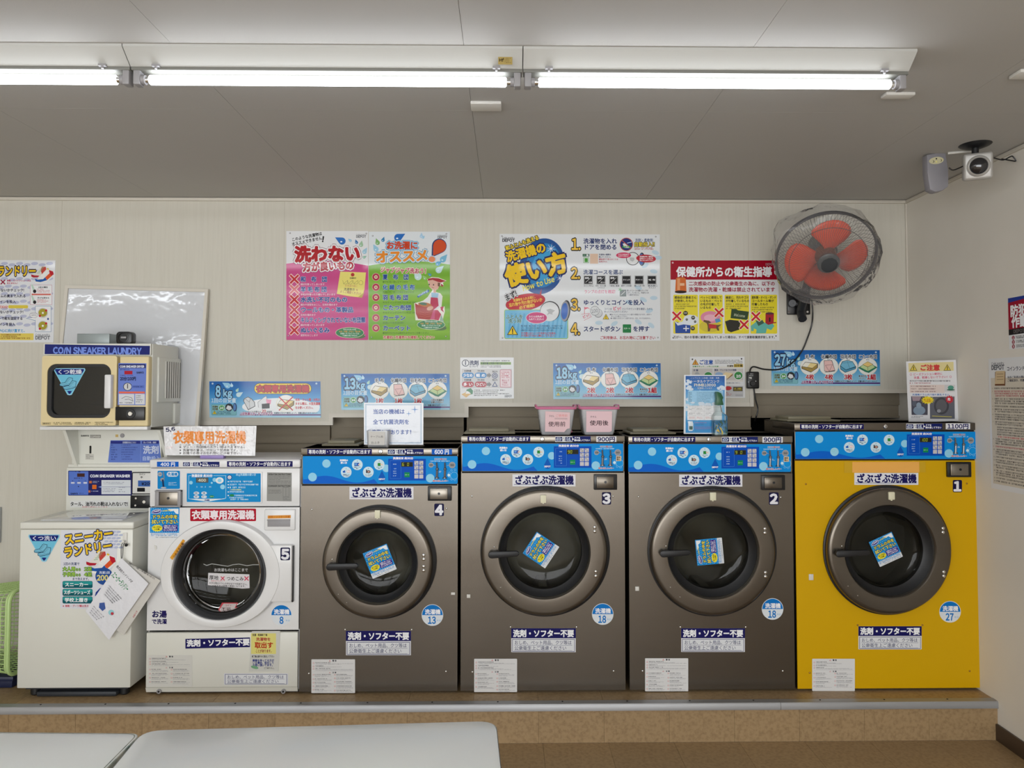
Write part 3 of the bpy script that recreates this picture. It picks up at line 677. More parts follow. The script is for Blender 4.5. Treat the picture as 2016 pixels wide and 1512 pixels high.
    mb = MB(); mb.lathe([(rg, .046), (rg-.006, .041), (rg-.012, .046), (rg-.018, .056), (rg-.028, .063), (rg*.74, .067), (rg*.4, .070), (0, .071)], (cx, F0, cz), (0, 1, 0), 96); mb.build('door_glass', M_glass, door)
    hx0, hx1, hy = c['handle']
    a = q(hx0, hy+1.5, F0-.03); b_ = q(hx1, hy-1, F0-.03); mb = MB()
    hw = .0165
    path = []
    top = []; bot = []
    for k in range(9):
        tt = math.pi/2+math.pi*k/8; top.append((a.x+hw+hw*math.cos(tt), a.z+hw*math.sin(tt)))
    P = [(b_.x-.012, b_.z+hw*.78), (b_.x-.002, b_.z+hw*.3), (b_.x-.002, b_.z-hw*.3), (b_.x-.012, b_.z-hw*.78)]
    loop = top+P[::-1]
    mb.prism([(x, F0-.036, z) for x, z in loop], (0, .016, 0), 0, .004)
    mb.cyl((a.x+.03, F0-.022, a.z), (0, 1, 0), .017, 0, .024, 20)
    mb.build('handle', M_black, door)
    for dx, dy in ((-.002, -13), (-10, -1)): MB().sph(q(hx0+12+dx, hy+dy-1, F0-.001), .0042, 0, 10).build('door_screw', M_chrome, door)
    for (x, y) in c['riv']: MB().sph(q(x, y, F0-.001), .0085, 0, 14, (1, .6, 1)).build('rivet', M_chrome, door)
    for k in ((-.62, .88), (-.84, .72)): MB().sph((cx+Rm*.88*math.cos(R_(218 if k[0] > -.7 else 232)), F0-.001, cz+Rm*.88*math.sin(R_(218 if k[0] > -.7 else 232))), .0032, 0, 8).build('door_screw', M_chrome, door)
    x, y = c['catch']; a = q(x-5.5, y+8, F0-.006); b_ = q(x+5.5, y-8, F0)
    mb = MB(); mb.box(a.x, b_.x, F0-.012, F0, a.z, b_.z, 0, .004 if c.get('oval') else .0015); mb.box((a.x+b_.x)/2-.004, (a.x+b_.x)/2+.003, F0-.009, F0, a.z-.004, a.z+.002); mb.build('magnet_catch', mat('ivory_magnet', (222, 218, 190), .5), door)
    # screws
    SM_ = M_chrome if not c.get('yellow') else mat('brass_screw', (170, 130, 60), .35, metal=.8)
    for (x, y) in c['screws']: MB().sph(q(x, y, YF), .0048, 0, 10, (1, .7, 1)).build('panel_screw', SM_, t)
    nx0, nx1 = c['notice'][0], c['notice'][1]
    for x in (nx0-1.5, nx1+1.5): MB().sph(q(x, c['notice'][2]-2.5, YF), .0048, 0, 10, (1, .7, 1)).build('panel_screw', SM_, t)
    # coin box
    x0, y0, x1, y1 = c['coin']; a = q(x0, y1, YF-.012); b_ = q(x1, y0, YF-.012); mb = MB()
    mb.box(a.x, b_.x, YF-.014, YF+.002, a.z, b_.z, 0, .003); cb = mb.build('coin_box', M_blackp, t)
    w2 = b_.x-a.x; h2 = b_.z-a.z; mb = MB(); mb.box(a.x+w2*.1, b_.x-w2*.16, YF-.022, YF-.012, a.z+h2*.12, b_.z-h2*.12, 0, .003); mb.box(a.x+w2*.15, b_.x-w2*.21, YF-.0245, YF-.02, a.z+h2*.2, b_.z-h2*.2, 0, .001); mb.build('coin_plate', M_steel2 if c.get('paleplate') else M_steel, cb)
    mb = MB(); kx = a.x+w2*.48; kz = a.z+h2*.52; mb.cyl((kx, YF-.0245, kz), (0, -1, 0), .006, 0, .0015, 14); mb.box(kx-.001, kx+.001, YF-.0275, YF-.0255, kz-.004, kz+.004); mb.build('keyhole', M_blackp, cb)
    # key lock on rail
    k = q(c['lock'][0], c['lock'][1], YF-.006); mb = MB(); mb.lathe([(0, -.006), (.004, -.006), (.0085, -.005), (.0105, -.002), (.011, 0)], k, (0, 1, 0), 24); lk = mb.build('rail_lock', M_chrome, t)
    mb = MB(); mb.box(k.x-.0012, k.x+.0012, k.y-.0075, k.y-.0055, k.z-.005, k.z+.005); mb.build('key_slot', M_blackp, lk)
    # prints
    p = Print(plY(YF-.0068)); x0, y0, x1, y1 = c['lab']; p.slab([(x0, y0), (x1, y0), (x1, y1), (x0, y1)], .0005, NAVY); p.text('専用の洗剤・ソフターが自動的に出ます', x0+2.5, (y0+y1)/2, (y1-y0)*.78, WHT, w=(x1-x0)-5, b=.022); p.build('detergent_sticker', P_satin, t)
    p = Print(plY(YF-.0068)); x0, y0, x1, y1 = c['err']; p.slab([(x0, y0), (x1, y0), (x1, y1), (x0, y1)], .0005, NAVY); door_warn(p, x0, x1, y0, y1); p.build('error_sticker', P_satin, t)
    p = Print(plY(YF-.0068)); x0, y0, x1, y1 = c['price']; bl = c.get('bluetag'); p.slab([(x0, y0), (x1, y0), (x1, y1), (x0, y1)], .0005, (16, 92, 190) if bl else (228, 228, 232)); p.text(c['cost'], x0+(x1-x0)*.06+(3 if bl else 0), (y0+y1)/2, (y1-y0)*.98, WHT if bl else NAVY, w=(x1-x0)*(.72 if bl else .88), b=.035); p.build('price_sticker', P_satin, t)
    blue_panel(t, *c['panel'], c['dig'], c.get('wide'), c.get('taped'))
    p = Print(plY(YF-.001)); x0, y0, x1, y1 = c['zabu']; p.slab([(x0, y0), (x1, y0), (x1, y1), (x0, y1)], .0006, (228, 228, 234)); h_ = y1-y0; p.text('ざぶざぶ洗濯機', x0+3.5, y0+h_*.46, h_*.78, NAVY, w=(x1-x0)-7, b=.04); p.line([(x0+3, y1-h_*.16), (x1-3, y1-h_*.16)], .9, NAVY); p.build('name_sticker', P_satin, t)
    p = Print(plY(YF-.001)); x0, y0, x1, y1 = c['num']; p.slab(rrect(x0, y0, x1, y1, 2.5), .0006, (24, 22, 66)); p.text(c['n'], (x0+x1)/2, (y0+y1)/2+.3, (y1-y0)*1.0, (232, 232, 238), b=.06, anc='c', sq=1.0); p.build('number_sticker', P_satin, t)
    nx0, nx1, n0, n1, n2 = c['notice']; notice(t, nx0, nx1, n0, n1, n2); warn_sheet(t, *c['sheet'])
    round_sticker(t, c['round'], c['kg']); drum_sticker(door, c['st'][0], c['st'][1], F0+.062, .124)
    if c.get('tag'):
        x0, y0, x1, y1 = c['tag']; a = q(x0, y1, YF); b_ = q(x1, y0, YF); mb = MB(); mb.box(a.x, b_.x, YF-.004, YF, a.z, b_.z, 0, .0015); mb.build('magnet_tag', mat('tag_white', (214, 212, 206), .5), t)
    # detergent lid lying on top: a part of the machine
    x0, x1, lv = c['lid']; a = q(x0, c['yt'], YF); b_ = q(x1, c['yt'], YF); ya = DEP-.02
    mb = MB(); k = (ya-.2)/YF; sx = lambda u: (q(u, lv, ya-.2)).x
    mb.box(sx(x0), sx(x1), ya-.27, ya-.02, zt, zt+.010, 0, .003); mb.box(sx(x0)+.02, sx(x1)-.03, ya-.23, ya-.04, zt+.008, zt+.026, 0, .006); mb.build('detergent_lid', M_olive, t)
    return t
WC = [
 dict(label='stainless steel coin washer number 4, showing 600 yen, beside the white washer', x=(594.4, 902), xb=(588, 900), yt=882.5, yh=896, yg=955, yb=1366, mat=M_steel, s=410, door=((742.5, 1110), 107, 77), handle=(642, 706, 1115), riv=((834, 1093), (834, 1101), (834, 1115), (834, 1123)), catch=(743.5, 1012), screws=((614, 1003), (879, 1001), (608, 1326), (878, 1322)), coin=(842, 957.5, 889, 986), lock=(749, 889), lab=(605, 884, 732, 895), err=(763, 884, 834, 895), price=(850, 884, 890, 895), cost='600 円', bluetag=1, panel=(596, 898, 901, 952.5), dig='6 0 ', zabu=(688, 958.5, 814, 983), num=(855, 991.5, 874, 1016), n='4', notice=(681, 809, 1242, 1262, 1290), sheet=(613, 1298, 699, 1364.5), round=(851.3, 1211), kg='13', st=((747.5, 1105), -22), tag=(888, 1166, 896, 1171), lid=(640, 712, 872), paleplate=1),
 dict(label='stainless steel coin washer number 3, showing 900 yen, under the two towel tubs', x=(908, 1228.7), xb=(906.6, 1232), yt=858, yh=871, yg=930, yb=1365, mat=M_steel, s=410, door=((1071.8, 1088), 123, 88), handle=(961, 1023, 1091), riv=((1171, 1038), (1171, 1046), (1173, 1125), (1173, 1134)), catch=(1069.5, 982), screws=((929, 977), (1207, 977), (930, 1323), (1208, 1321)), coin=(1169.5, 934, 1215, 964.5), lock=(1068, 864.5), lab=(920.5, 859, 1044, 869.5), err=(1093, 859, 1163, 870), price=(1174, 859, 1213.5, 870), cost='900円', panel=(910, 873.5, 1227, 927.5), dig='90  ', taped=1, zabu=(1009, 934, 1133, 957.5), num=(1185, 969, 1203, 993.5), n='3', notice=(1006.5, 1133.5, 1237, 1256, 1284), sheet=(933.5, 1297, 1018, 1362.5), round=(1186.6, 1209), kg='18', st=((1065, 1083), -56), tag=(919, 1170, 926, 1177), lid=(915, 1014, 850)),
 dict(label='stainless steel coin washer number 2, showing 900 yen, beside the yellow washer', x=(1235.6, 1558.5), xb=(1241.6, 1566), yt=858.5, yh=872, yg=931, yb=1364, mat=M_steel, s=410, door=((1404.3, 1088), 123, 88.5), handle=(1299, 1360, 1089), riv=((1506, 1041), (1506, 1049), (1507, 1127), (1507, 1135)), catch=(1403, 977), screws=((1257, 978), (1537, 979), (1265, 1321), (1541, 1321)), coin=(1499.5, 935.5, 1545.5, 965), lock=(1396, 865), lab=(1245, 860, 1369, 870.5), err=(1421, 860, 1492, 871), price=(1501, 860, 1541, 871.5), cost='900円', panel=(1237, 874.5, 1557, 929), dig='9 0 ', taped=1, zabu=(1337, 934.5, 1461.5, 958), num=(1514, 969.5, 1533, 994), n='2', notice=(1341, 1466.5, 1237, 1256, 1283.5), sheet=(1270, 1296, 1355, 1361), round=(1521, 1199), kg='18', st=((1397, 1086), -95), tag=(1250.5, 1154.5, 1258, 1163), lid=(1236, 1325, 850)),
 dict(label='yellow coin washer number 1, showing 1100 yen, beside the right wall', x=(1563, 1925), xb=(1571.4, 1929), yt=832.5, yh=848, yg=905.5, yb=1361, mat=M_yel, s=410, door=((1752.5, 1085.7), 123, 89), handle=(1645, 1713, 1089), riv=((1856.5, 1040), (1856.5, 1048), (1858, 1126), (1858, 1134)), catch=(1754.3, 976), oval=1, screws=((1586.5, 953), (1903.5, 952), (1594, 1324.5), (1909, 1321)), coin=(1865.5, 909.5, 1912, 939.5), lock=(1743, 839.5), lab=(1575, 835, 1700.5, 845), err=(1784, 834, 1855, 845), price=(1862, 833.5, 1910, 845), cost='1100円', panel=(1566, 850, 1922, 903.5), dig='100 ', wide=1, zabu=(1682, 931, 1808, 954.5), num=(1876, 945, 1894, 969), n='1', notice=(1690, 1814.5, 1233, 1251.5, 1278.5), sheet=(1599, 1297, 1683, 1360.5), round=(1870.5, 1204.5), kg='27', st=((1744, 1081.5), -24), tag=(1592, 1130, 1601, 1142), lid=(1540, 1643, 826), yellow=1, paleplate=1, darkrail=1),
]
WM = [washer(c) for c in WC]
p = Print(plY(YF-.0012)); p.slab([(1677, 909.5), (1811, 909), (1811, 930), (1677.5, 930.5)], .0006, (240, 178, 90)); p.build('orange_paper', P_satin, WM[3])
for P in ([(1662, 909), (1678, 909), (1678, 931), (1662, 931)], [(1810, 909), (1822, 909), (1822, 930), (1810, 930)]): p = Print(plY(YF-.002)); p.slab(P, .0003, (206, 165, 40)); p.build('clear_tape', P_satin, WM[3])
# ================================================================== printed boards on the back wall
YP = YW-.0022
DEPC = (120, 124, 130)
def depot(p, x, y, w_, c=DEPC):
    p.text('CoinLaundry', x, y, w_*.19, c, w=w_*.98, b=.02); p.text('DEPOT', x, y+w_*.2, w_*.30, c, w=w_, b=.06)
def drops(p, L):
    for x, y, r, c, rot in L: p.drop(x, y, r, c, rot); p.ell(x-r*.2, y+r*.2, r*.3, r*.2, (225, 240, 250))
# --- pink board (zoom units of 5.9294 per pixel at 560,440)
def board(P, col, Y=YP): p = Print(plY(Y)); return p
A = (560, 440, 5.9294)
p = board(0, 0); p.o(*A)
def wavebg(p, x0, x1, y0, y1, ya, yb, top, c1, c2, n=10):
    p.slab([(x0, y0), (x1, y0), (x1, y1), (x0, y1)], .002, top)
    P = [(x0+(x1-x0)*i/24, ya+(yb-ya)*i/24-46*math.sin(math.pi*i/24)) for i in range(25)]
    p.poly(P+[(x1, y1), (x0, y1)], c1)
wavebg(p, 22, 978, 88, 1354, 470, 492, (228, 229, 231), (200, 66, 132), None)
p.k += 1
for i in range(4): yy = 640+i*180; p.grad(24, yy, 976, yy+90, (200, 66, 132), (208, 88, 148)); p.grad(24, yy+90, 976, yy+180, (208, 88, 148), (196, 62, 130))
p.text('このような洗濯物は', 85, 190, 44, (30, 30, 34), w=360, b=.03, rot=-12); p.text('オススメできません', 85, 243, 46, (30, 30, 34), w=360, b=.03, rot=-12); p.text('！', 430, 180, 84, (30, 30, 34), b=.05, rot=8)
depot(p, 838, 130, 116)
drops(p, [(672, 205, 42, (40, 110, 190), -62), (842, 222, 18, (60, 120, 180), -20), (770, 200, 16, (150, 190, 215), -50), (895, 250, 24, (160, 195, 160), 10), (935, 330, 26, (160, 200, 220), 30), (930, 395, 16, (150, 195, 170), 60)])
OW = [((235, 236, 238), .075)]
p.text('洗わない', 118, 360, 196, (178, 24, 34), w=770, b=.06, rot=-1, ol=[((110, 50, 70), .105), ((238, 238, 240), .08)])
p.text('方が良いもの', 212, 512, 108, (176, 30, 46), w=600, b=.06, rot=-2.5, ol=[((120, 50, 80), .13), ((240, 238, 240), .10)])
rowsL = [('和　布　団', '綿が片寄ってしまいます', 310, 0), ('羊 毛 布 団', '羊毛が片寄ったり縮んでしまいます', 306, 1), ('水洗い不可のもの', '縮みや変型をおこし、生地を傷めます', 548, 0), ('ウールもの・革製品', '生地を傷めます', 618, 0), ('キルティングされていない布団類', '綿が片寄ってしまいます', 756, 0), ('ぬいぐるみ', '変形をおこします', 340, 0)]
for i, (a, b_, w_, f) in enumerate(rowsL):
    y = 650+119*i
    p.cross(116, y, 62, 24, (196, 40, 52) if not f else (222, 120, 130), (244, 226, 215), 7)
    p.text(a, 188, y, 66, (18, 66, 145), w=w_, b=.042, ol=[((225, 232, 242), .035)])
    p.text(b_, 188, y+60, 27, (236, 226, 232), w=len(b_)*25.5, b=.012)
p.poly([(652, 562), (952, 572), (934, 770), (905, 866), (760, 850), (612, 822)], (232, 220, 116)); p.poly([(860, 860), (934, 800), (905, 868)], (190, 176, 80)); p.ell(797, 598, 21, 21, (176, 34, 36))
p.text('洗濯表示', 762, 638, 24, (60, 60, 40), w=76, b=.02)
for x in (712, 768, 832): p.line([(x-32, 664), (x-20, 706), (x+20, 706), (x+28, 664)], 3, (110, 104, 60)); p.line([(x-22, 704), (x+22, 666)], 3, (110, 104, 60))
p.ring(893, 692, 26, 3, (110, 104, 60), (232, 220, 116))
p.text('お洗濯の前に', 706, 724, 30, (190, 120, 90), w=150, b=0, rot=3); p.text('洗濯表示', 694, 766, 36, (40, 40, 40), w=130, b=.01, rot=3); p.text('を', 834, 776, 28, (150, 60, 50), rot=3, b=.01); p.text('よくご確認ください!', 650, 790, 33, (150, 40, 50), w=245, b=.01, rot=7)
def oval_note(p, cx, cy, rx, ry):
    p.ell(cx+26, cy+10, rx*.95, ry*.8, (90, 120, 80), 12); p.ell(cx, cy, rx, ry, (220, 228, 190)); p.ell(cx, cy, rx-5, ry-5, (62, 138, 92))
    for i, t in enumerate(('毛布のまる洗いのお店', '毛布・衣類・かばん・靴の順', '洗濯トラブルについては', '一切責任を負いかねます')): p.text(t, cx, cy-38+i*24, 21, ((228, 240, 232), (226, 170, 90))[i == 1], w=(150, 250, 220, 180)[i], b=.02, anc='c')
oval_note(p, 762, 1275, 167, 64)
for x, y in ((65, 112), (955, 118), (45, 1310), (940, 1305)): p.ell(x, y, 9, 9, (90, 90, 90)); p.ell(x-1, y-1, 5, 5, (225, 225, 225))
p.build('poster', P_gloss, None, 'pink and white poster with red crosses listing laundry not to wash', 'poster')
# --- green board
p = board(0, 0); p.o(*A)
wavebg(p, 984, 1932, 95, 1360, 492, 480, (222, 228, 232), (116, 174, 34), None)
for i in range(4): yy = 600+i*190; p.grad(986, yy, 1930, yy+95, (114, 172, 32), (140, 190, 66)); p.grad(986, yy+95, 1930, yy+190, (140, 190, 66), (108, 168, 24))
depot(p, 1788, 138, 112)
drops(p, [(1325, 165, 44, (30, 106, 190), 62), (1150, 195, 20, (50, 130, 180), 20), (1088, 225, 26, (130, 180, 110), -20), (1070, 300, 30, (150, 200, 225), -30), (1618, 165, 14, (150, 200, 225), 40), (1600, 150, 20, (170, 205, 230), 0), (1850, 420, 36, (120, 185, 215), 40), (1560, 620, 42, (200, 225, 225), -30), (1800, 545, 36, (190, 220, 225), 50), (1700, 600, 16, (60, 150, 180), -60), (1640, 640, 20, (150, 200, 120), -40), (1790, 470, 26, (90, 170, 215), 60)])
p.text('お洗濯に', 1188, 255, 96, (206, 66, 30), w=372, b=.05, ol=[((20, 70, 120), .16), ((150, 205, 235), .13)])
p.text('オススメ', 1062, 392, 150, (232, 138, 30), w=620, b=.05, rot=-2, ol=[((20, 70, 120), .12), ((190, 222, 238), .09)])
p.drop(1808, 262, 86, (20, 60, 110), 214, 1.9); p.drop(1812, 264, 76, (206, 74, 20), 214, 1.8); p.ell(1722, 418, 50, 44, (190, 215, 235)); p.ell(1722, 418, 40, 34, (230, 140, 90))
p.text('ジャブジャブ洗おう！', 1120, 538, 68, (176, 36, 84), w=570, b=.035, rot=2, ol=[((240, 225, 200), .08)])
rowsR = [('夏　布　団', '夏汗を洗い流しヒヤリかけ', 304, 0), ('化 繊 の 毛 布', '丸洗いで、ダニの発生を防ぎます', 376, 1), ('羽 毛 布 団', 'キルティングされていれば OK!', 298, 0), ('こたつ布団', 'キルティングされていれば OK!', 334, 0), ('カーテン', '水洗いであればOK!', 268, 0), ('カーペット', '裏地付きのものは剥がれますのでご注意ください', 330, 0)]
for i, (a, b_, w_, f) in enumerate(rowsR):
    y = 625+119*i; c = (176, 36, 66) if i < 3 else (190, 84, 104)
    p.ell(1068, y, 46, 46, (226, 190, 180)); p.ell(1068, y, 42, 42, c); p.ell(1068, y, 20, 20, (232, 220, 190)); p.ell(1068, y, 10, 10, c); p.ell(1068, y, 5, 5, (160, 190, 110))
    p.text(a, 1146, y, 66, (34, 96, 170) if i in (1,) else (12, 62, 145), w=w_, b=.042, ol=[((220, 234, 236), .035)])
    p.text(b_, 1146, y+58, 25, (48, 92, 40), w=len(b_)*24.5, b=.006)
p.text('洗濯前に洗濯表示を確認してください', 1152, 1328, 38, (190, 40, 76), w=604, b=.03, ol=[((240, 235, 205), .06)])
# the washing woman: scarf, face, blouse, apron, basket
p.poly([(1668, 650), (1720, 625), (1800, 632), (1892, 668), (1850, 690), (1860, 735), (1810, 720), (1770, 780), (1762, 800), (1820, 815), (1846, 850), (1830, 1000), (1868, 965), (1872, 1030), (1846, 1130), (1850, 1170), (1690, 1130), (1530, 1130), (1515, 930), (1580, 915), (1620, 900), (1670, 860), (1712, 800), (1730, 775), (1690, 740)], (238, 236, 226))
p.poly([(1676, 660), (1724, 640), (1796, 645), (1820, 700), (1790, 770), (1736, 775), (1690, 740)], (222, 176, 158)); p.poly([(1672, 668), (1676, 645), (1730, 634), (1800, 640), (1885, 672), (1826, 690), (1786, 680), (1730, 658)], (166, 40, 48)); p.poly([(1790, 690), (1822, 696), (1812, 740), (1790, 730)], (120, 80, 60)); p.poly([(1826, 700), (1862, 730), (1830, 738)], (166, 40, 48))
p.ell(1690, 712, 7, 9, (70, 50, 50)); p.ell(1740, 716, 7, 9, (70, 50, 50)); p.line([(1722, 744), (1732, 752), (1746, 752)], 4, (160, 60, 60))
p.poly([(1740, 770), (1768, 774), (1770, 812), (1740, 808)], (214, 168, 150)); p.poly([(1715, 806), (1800, 814), (1790, 866), (1716, 864)], (150, 190, 215)); p.poly([(1700, 812), (1716, 864), (1700, 900), (1610, 950), (1590, 930), (1660, 880)], (232, 232, 232)); p.poly([(1800, 815), (1836, 850), (1822, 980), (1740, 1016), (1728, 990), (1786, 950), (1790, 870)], (228, 230, 232))
p.poly([(1708, 862), (1790, 868), (1800, 960), (1740, 1010), (1790, 1010), (1830, 1060), (1800, 1130), (1690, 1130)], (190, 52, 88)); p.poly([(1716, 1010), (1760, 1010), (1752, 1130), (1690, 1125)], (206, 90, 130)); p.poly([(1820, 975), (1862, 968), (1850, 1002), (1862, 1040), (1826, 1010)], (186, 46, 80)); p.poly([(1830, 1060), (1862, 1150), (1810, 1140)], (150, 180, 165))
p.poly([(1524, 930), (1560, 950), (1680, 968), (1742, 1000), (1700, 1125), (1560, 1112), (1534, 1050)], (174, 68, 64)); p.ell(1640, 948, 80, 26, (196, 120, 70), 8); p.ell(1620, 938, 46, 16, (92, 130, 110), 8); p.ell(1700, 990, 40, 24, (218, 170, 150), -20)
for k in range(3): p.line([(1580, 1030+k*26), (1640, 1046+k*24), (1710, 1030+k*24)], 4, (206, 120, 100))
p.poly([(1548, 850), (1640, 790), (1690, 772), (1688, 800), (1620, 830), (1560, 868)], (40, 96, 160)); p.text('Washing!', 1560, 846, 30, (200, 225, 240), w=130, rot=-30, b=.03)
oval_note(p, 1712, 1182, 165, 60)
for x, y in ((1030, 144), (1890, 120), (1018, 1328), (1885, 1318)): p.ell(x, y, 9, 9, (90, 90, 90)); p.ell(x-1, y-1, 5, 5, (225, 225, 225))
p.build('poster', P_gloss, None, 'green poster with a woman holding a laundry basket and red rings', 'poster')
# --- how to use board
p = board(0, 0); p.o(970, 450, 5.9294)
p.slab([(80, 62), (1950, 68), (1958, 1308), (78, 1306)], .002, (226, 229, 232))
for x, y, a in ((1900, 280, 20), (1930, 340, 0), (1880, 500, 10), (1780, 430, -30), (1700, 690, 20), (1880, 810, 0), (1760, 830, 30), (1590, 860, 20), (1830, 960, -20), (1700, 1090, 30), (1420, 1110, -30), (1560, 1190, 10), (1850, 1130, 40), (1240, 1100, 0)): p.ell(x, y, 44, 24, (192, 214, 228), a)
p.ell(575, 440, 262, 330, (20, 80, 150), 14, 48); p.ell(590, 430, 200, 262, (34, 130, 196), 14, 48); p.ell(600, 420, 130, 190, (60, 160, 214), 14, 40)
depot(p, 112, 108, 146, (70, 72, 78))
YEL = (240, 198, 20); OLN = [((24, 34, 92), .10)]
p.text('和ふとんも洗える', 140, 178, 62, YEL, w=402, b=.04, rot=-16, ol=[((20, 24, 40), .12)], skew=0) if False else None
p.text('和ふとんも洗える', 150, 234, 58, (244, 216, 60), w=410, b=.04, rot=-19, ol=[((20, 24, 50), .13)])
p.text('洗濯機の', 155, 336, 130, YEL, w=480, b=.045, rot=-15, ol=OLN)
p.text('使い方', 150, 566, 260, YEL, w=740, b=.055, rot=-15, ol=[((24, 34, 92), .075)])
p.text('How to Use', 350, 700, 84, (236, 226, 90), w=388, b=.03, rot=-17, skew=.15)
for x, y, r in ((680, 235, 66), (785, 580, 52)): p.star(x, y, r, r*.12, 8, (240, 244, 250), 10)
p.poly([(545, 770), (570, 700), (566, 780)], (186, 34, 48)); p.ell(382, 860, 234, 98, (120, 20, 40), -10, 36); p.ell(382, 860, 230, 94, (196, 38, 54), -10, 36)
p.text('まず!', 140, 815, 92, (24, 24, 30), w=152, b=.03, rot=-24, ol=[((24, 24, 30), .10), ((244, 244, 246), .07)])
for t, x, y, w_, h in (('洗濯物を入れる前に、', 240, 842, 280, 36), ('忘れ物や汚れ物がないか', 190, 896, 395, 48), ('必ず確認!!', 308, 924, 185, 42)): p.text(t, x, y, h, (244, 206, 90), w=w_, b=.035, rot=-10)
p.frame(135, 946, 880, 1288, 8, (150, 196, 90), 20, (120, 190, 226))
p.lay([(143, 954), (872, 1280)])
for i in range(14): x = 170+i*50; p.raw([(x+40, 990), (x+60, 990), (x+20, 1270), (x, 1270)], [(0, 1, 2, 3)], (96, 172, 216))
p.text('ふとんを', 152, 1030, 56, (30, 96, 60), w=205, b=.02, ol=[((190, 224, 236), .05)]); p.text('洗う時', 180, 1080, 54, (30, 96, 60), w=156, b=.02, ol=[((190, 224, 236), .05)])
p.ell(668, 965, 116, 118, (52, 52, 56), 0, 36); p.ell(664, 970, 108, 112, (226, 228, 230), 0, 36); p.poly([(625, 950), (670, 935), (728, 958), (694, 985), (700, 1005), (662, 995), (632, 1010), (650, 980)], (176, 178, 180)); p.ell(852, 962, 54, 126, (48, 48, 52), 6, 32); p.ell(842, 965, 50, 118, (150, 150, 156), 4, 32); p.ell(838, 965, 38, 96, (40, 100, 190), 4, 32)
p.ell(512, 1042, 126, 70, (240, 240, 240)); p.ell(512, 1042, 121, 65, (206, 66, 126)); p.text('ふとんは丸めて', 420, 1026, 27, (245, 240, 244), w=182, b=.03); p.text('入れてください！', 420, 1058, 27, (245, 240, 244), w=190, b=.03)
def warn_tri(p, cx, y0, y1, ex=(20, 20, 16), fc=(240, 208, 40)):
    h = y1-y0; p.poly([(cx, y0), (cx+h*.58, y1), (cx-h*.58, y1)], ex); p.poly([(cx, y0+h*.14), (cx+h*.47, y1-h*.07), (cx-h*.47, y1-h*.07)], fc); p.line([(cx, y0+h*.36), (cx, y0+h*.68)], h*.11, ex); p.ell(cx, y0+h*.81, h*.07, h*.07, ex)
warn_tri(p, 232, 1130, 1242)
for i, t in enumerate(('薄い布団・軽い布団・子ども用布団類は、すき間ができや', 'すく、そのまま洗うと縮がよれたり、乾きが悪れたり、縮', 'が動かなり伸び広いしたりする恐れがあります。')): p.text(t, 328, 1137+i*25, 21, (30, 60, 110), w=(490, 485, 400)[i], b=.012)
for i, t in enumerate(('すき間にはシーツや毛布などを詰め、', 'すき間ができない様にして下さい！')): p.text(t, 330, 1222+i*28, 28, (196, 50, 60), w=(430, 408)[i], b=.02)
for t, x, y in (('1.', 918, 182), ('2.', 912, 520), ('3.', 912, 888), ('4.', 910, 1172)):
    p.ell(x+62, y+70, 50, 14, (200, 204, 210)); p.text(t, x, y, 170, (240, 196, 70), w=110, b=.03, ol=[((24, 24, 28), .07)])
HN = (34, 54, 110)
p.text('洗濯物を入れ', 1058, 146, 66, HN, w=394, b=.03); p.text('ドアを閉める', 1058, 216, 66, HN, w=394, b=.03)
p.ell(1560, 184, 78, 78, (186, 90, 70)); p.ell(1560, 184, 70, 70, (28, 44, 120)); p.poly([(1516, 178), (1540, 170), (1580, 200), (1600, 228), (1540, 226)], (230, 230, 232)); p.line([(1510, 140), (1612, 226)], 9, (186, 90, 70)); p.line([(1570, 170), (1620, 158)], 8, (200, 220, 240)); p.text('洗剤不要', 1512, 214, 24, (70, 170, 60), w=96, b=.04)
p.text('洗剤・柔軟剤', 1662, 136, 42, (50, 74, 120), w=210, b=.02); p.text('自動投入!!', 1648, 184, 58, (222, 200, 40), w=242, b=.03, ol=[((30, 44, 100), .08)]); p.micro(1652, 220, 1882, 250, 2, (170, 50, 60), .8, rag=False, cw=.9)
p.rect(1050, 296, 1128, 326, (30, 96, 60)); p.text('一 般', 1056, 311, 24, WHT, w=64, b=.03); p.frame(1058, 336, 1122, 402, 6, (120, 170, 110)); p.rect(1072, 346, 1110, 392, (70, 160, 50)); p.rect(1136, 294, 1230, 410, (226, 196, 172))
for i, t in enumerate(('洗濯物の種類を', '選んでください。', '運転途中で変えることは', '出来ません')): p.text(t, 1238, 304+i*27, 23, (40, 50, 90) if i < 2 else (180, 40, 60), w=(146, 150, 226, 100)[i], b=.02)
p.ring(1635, 352, 78, 8, (40, 40, 44), (230, 232, 233)); p.poly([(1596, 340), (1620, 336), (1650, 340), (1656, 366), (1634, 386), (1604, 372)], (190, 192, 194)); p.ell(1742, 358, 36, 78, (40, 40, 46)); p.ell(1736, 358, 28, 66, (70, 110, 180))
p.ell(1528, 312, 88, 34, (210, 60, 100)); p.text('ふとんは丸めて', 1464, 302, 17, WHT, w=130, b=.03); p.text('入れてください！', 1464, 322, 17, WHT, w=130, b=.03); p.ell(1790, 350, 116, 46, (186, 30, 50), 3)
for i in range(3): p.text(('手洗剤が多く場合は', '生地やシーンなどを', '包んでに入れて下さい')[i], 1714, 328+i*21, 17, WHT, w=160, b=.03)
p.text('洗濯コースを選ぶ', 1056, 508, 60, (48, 70, 120), w=464, b=.022)
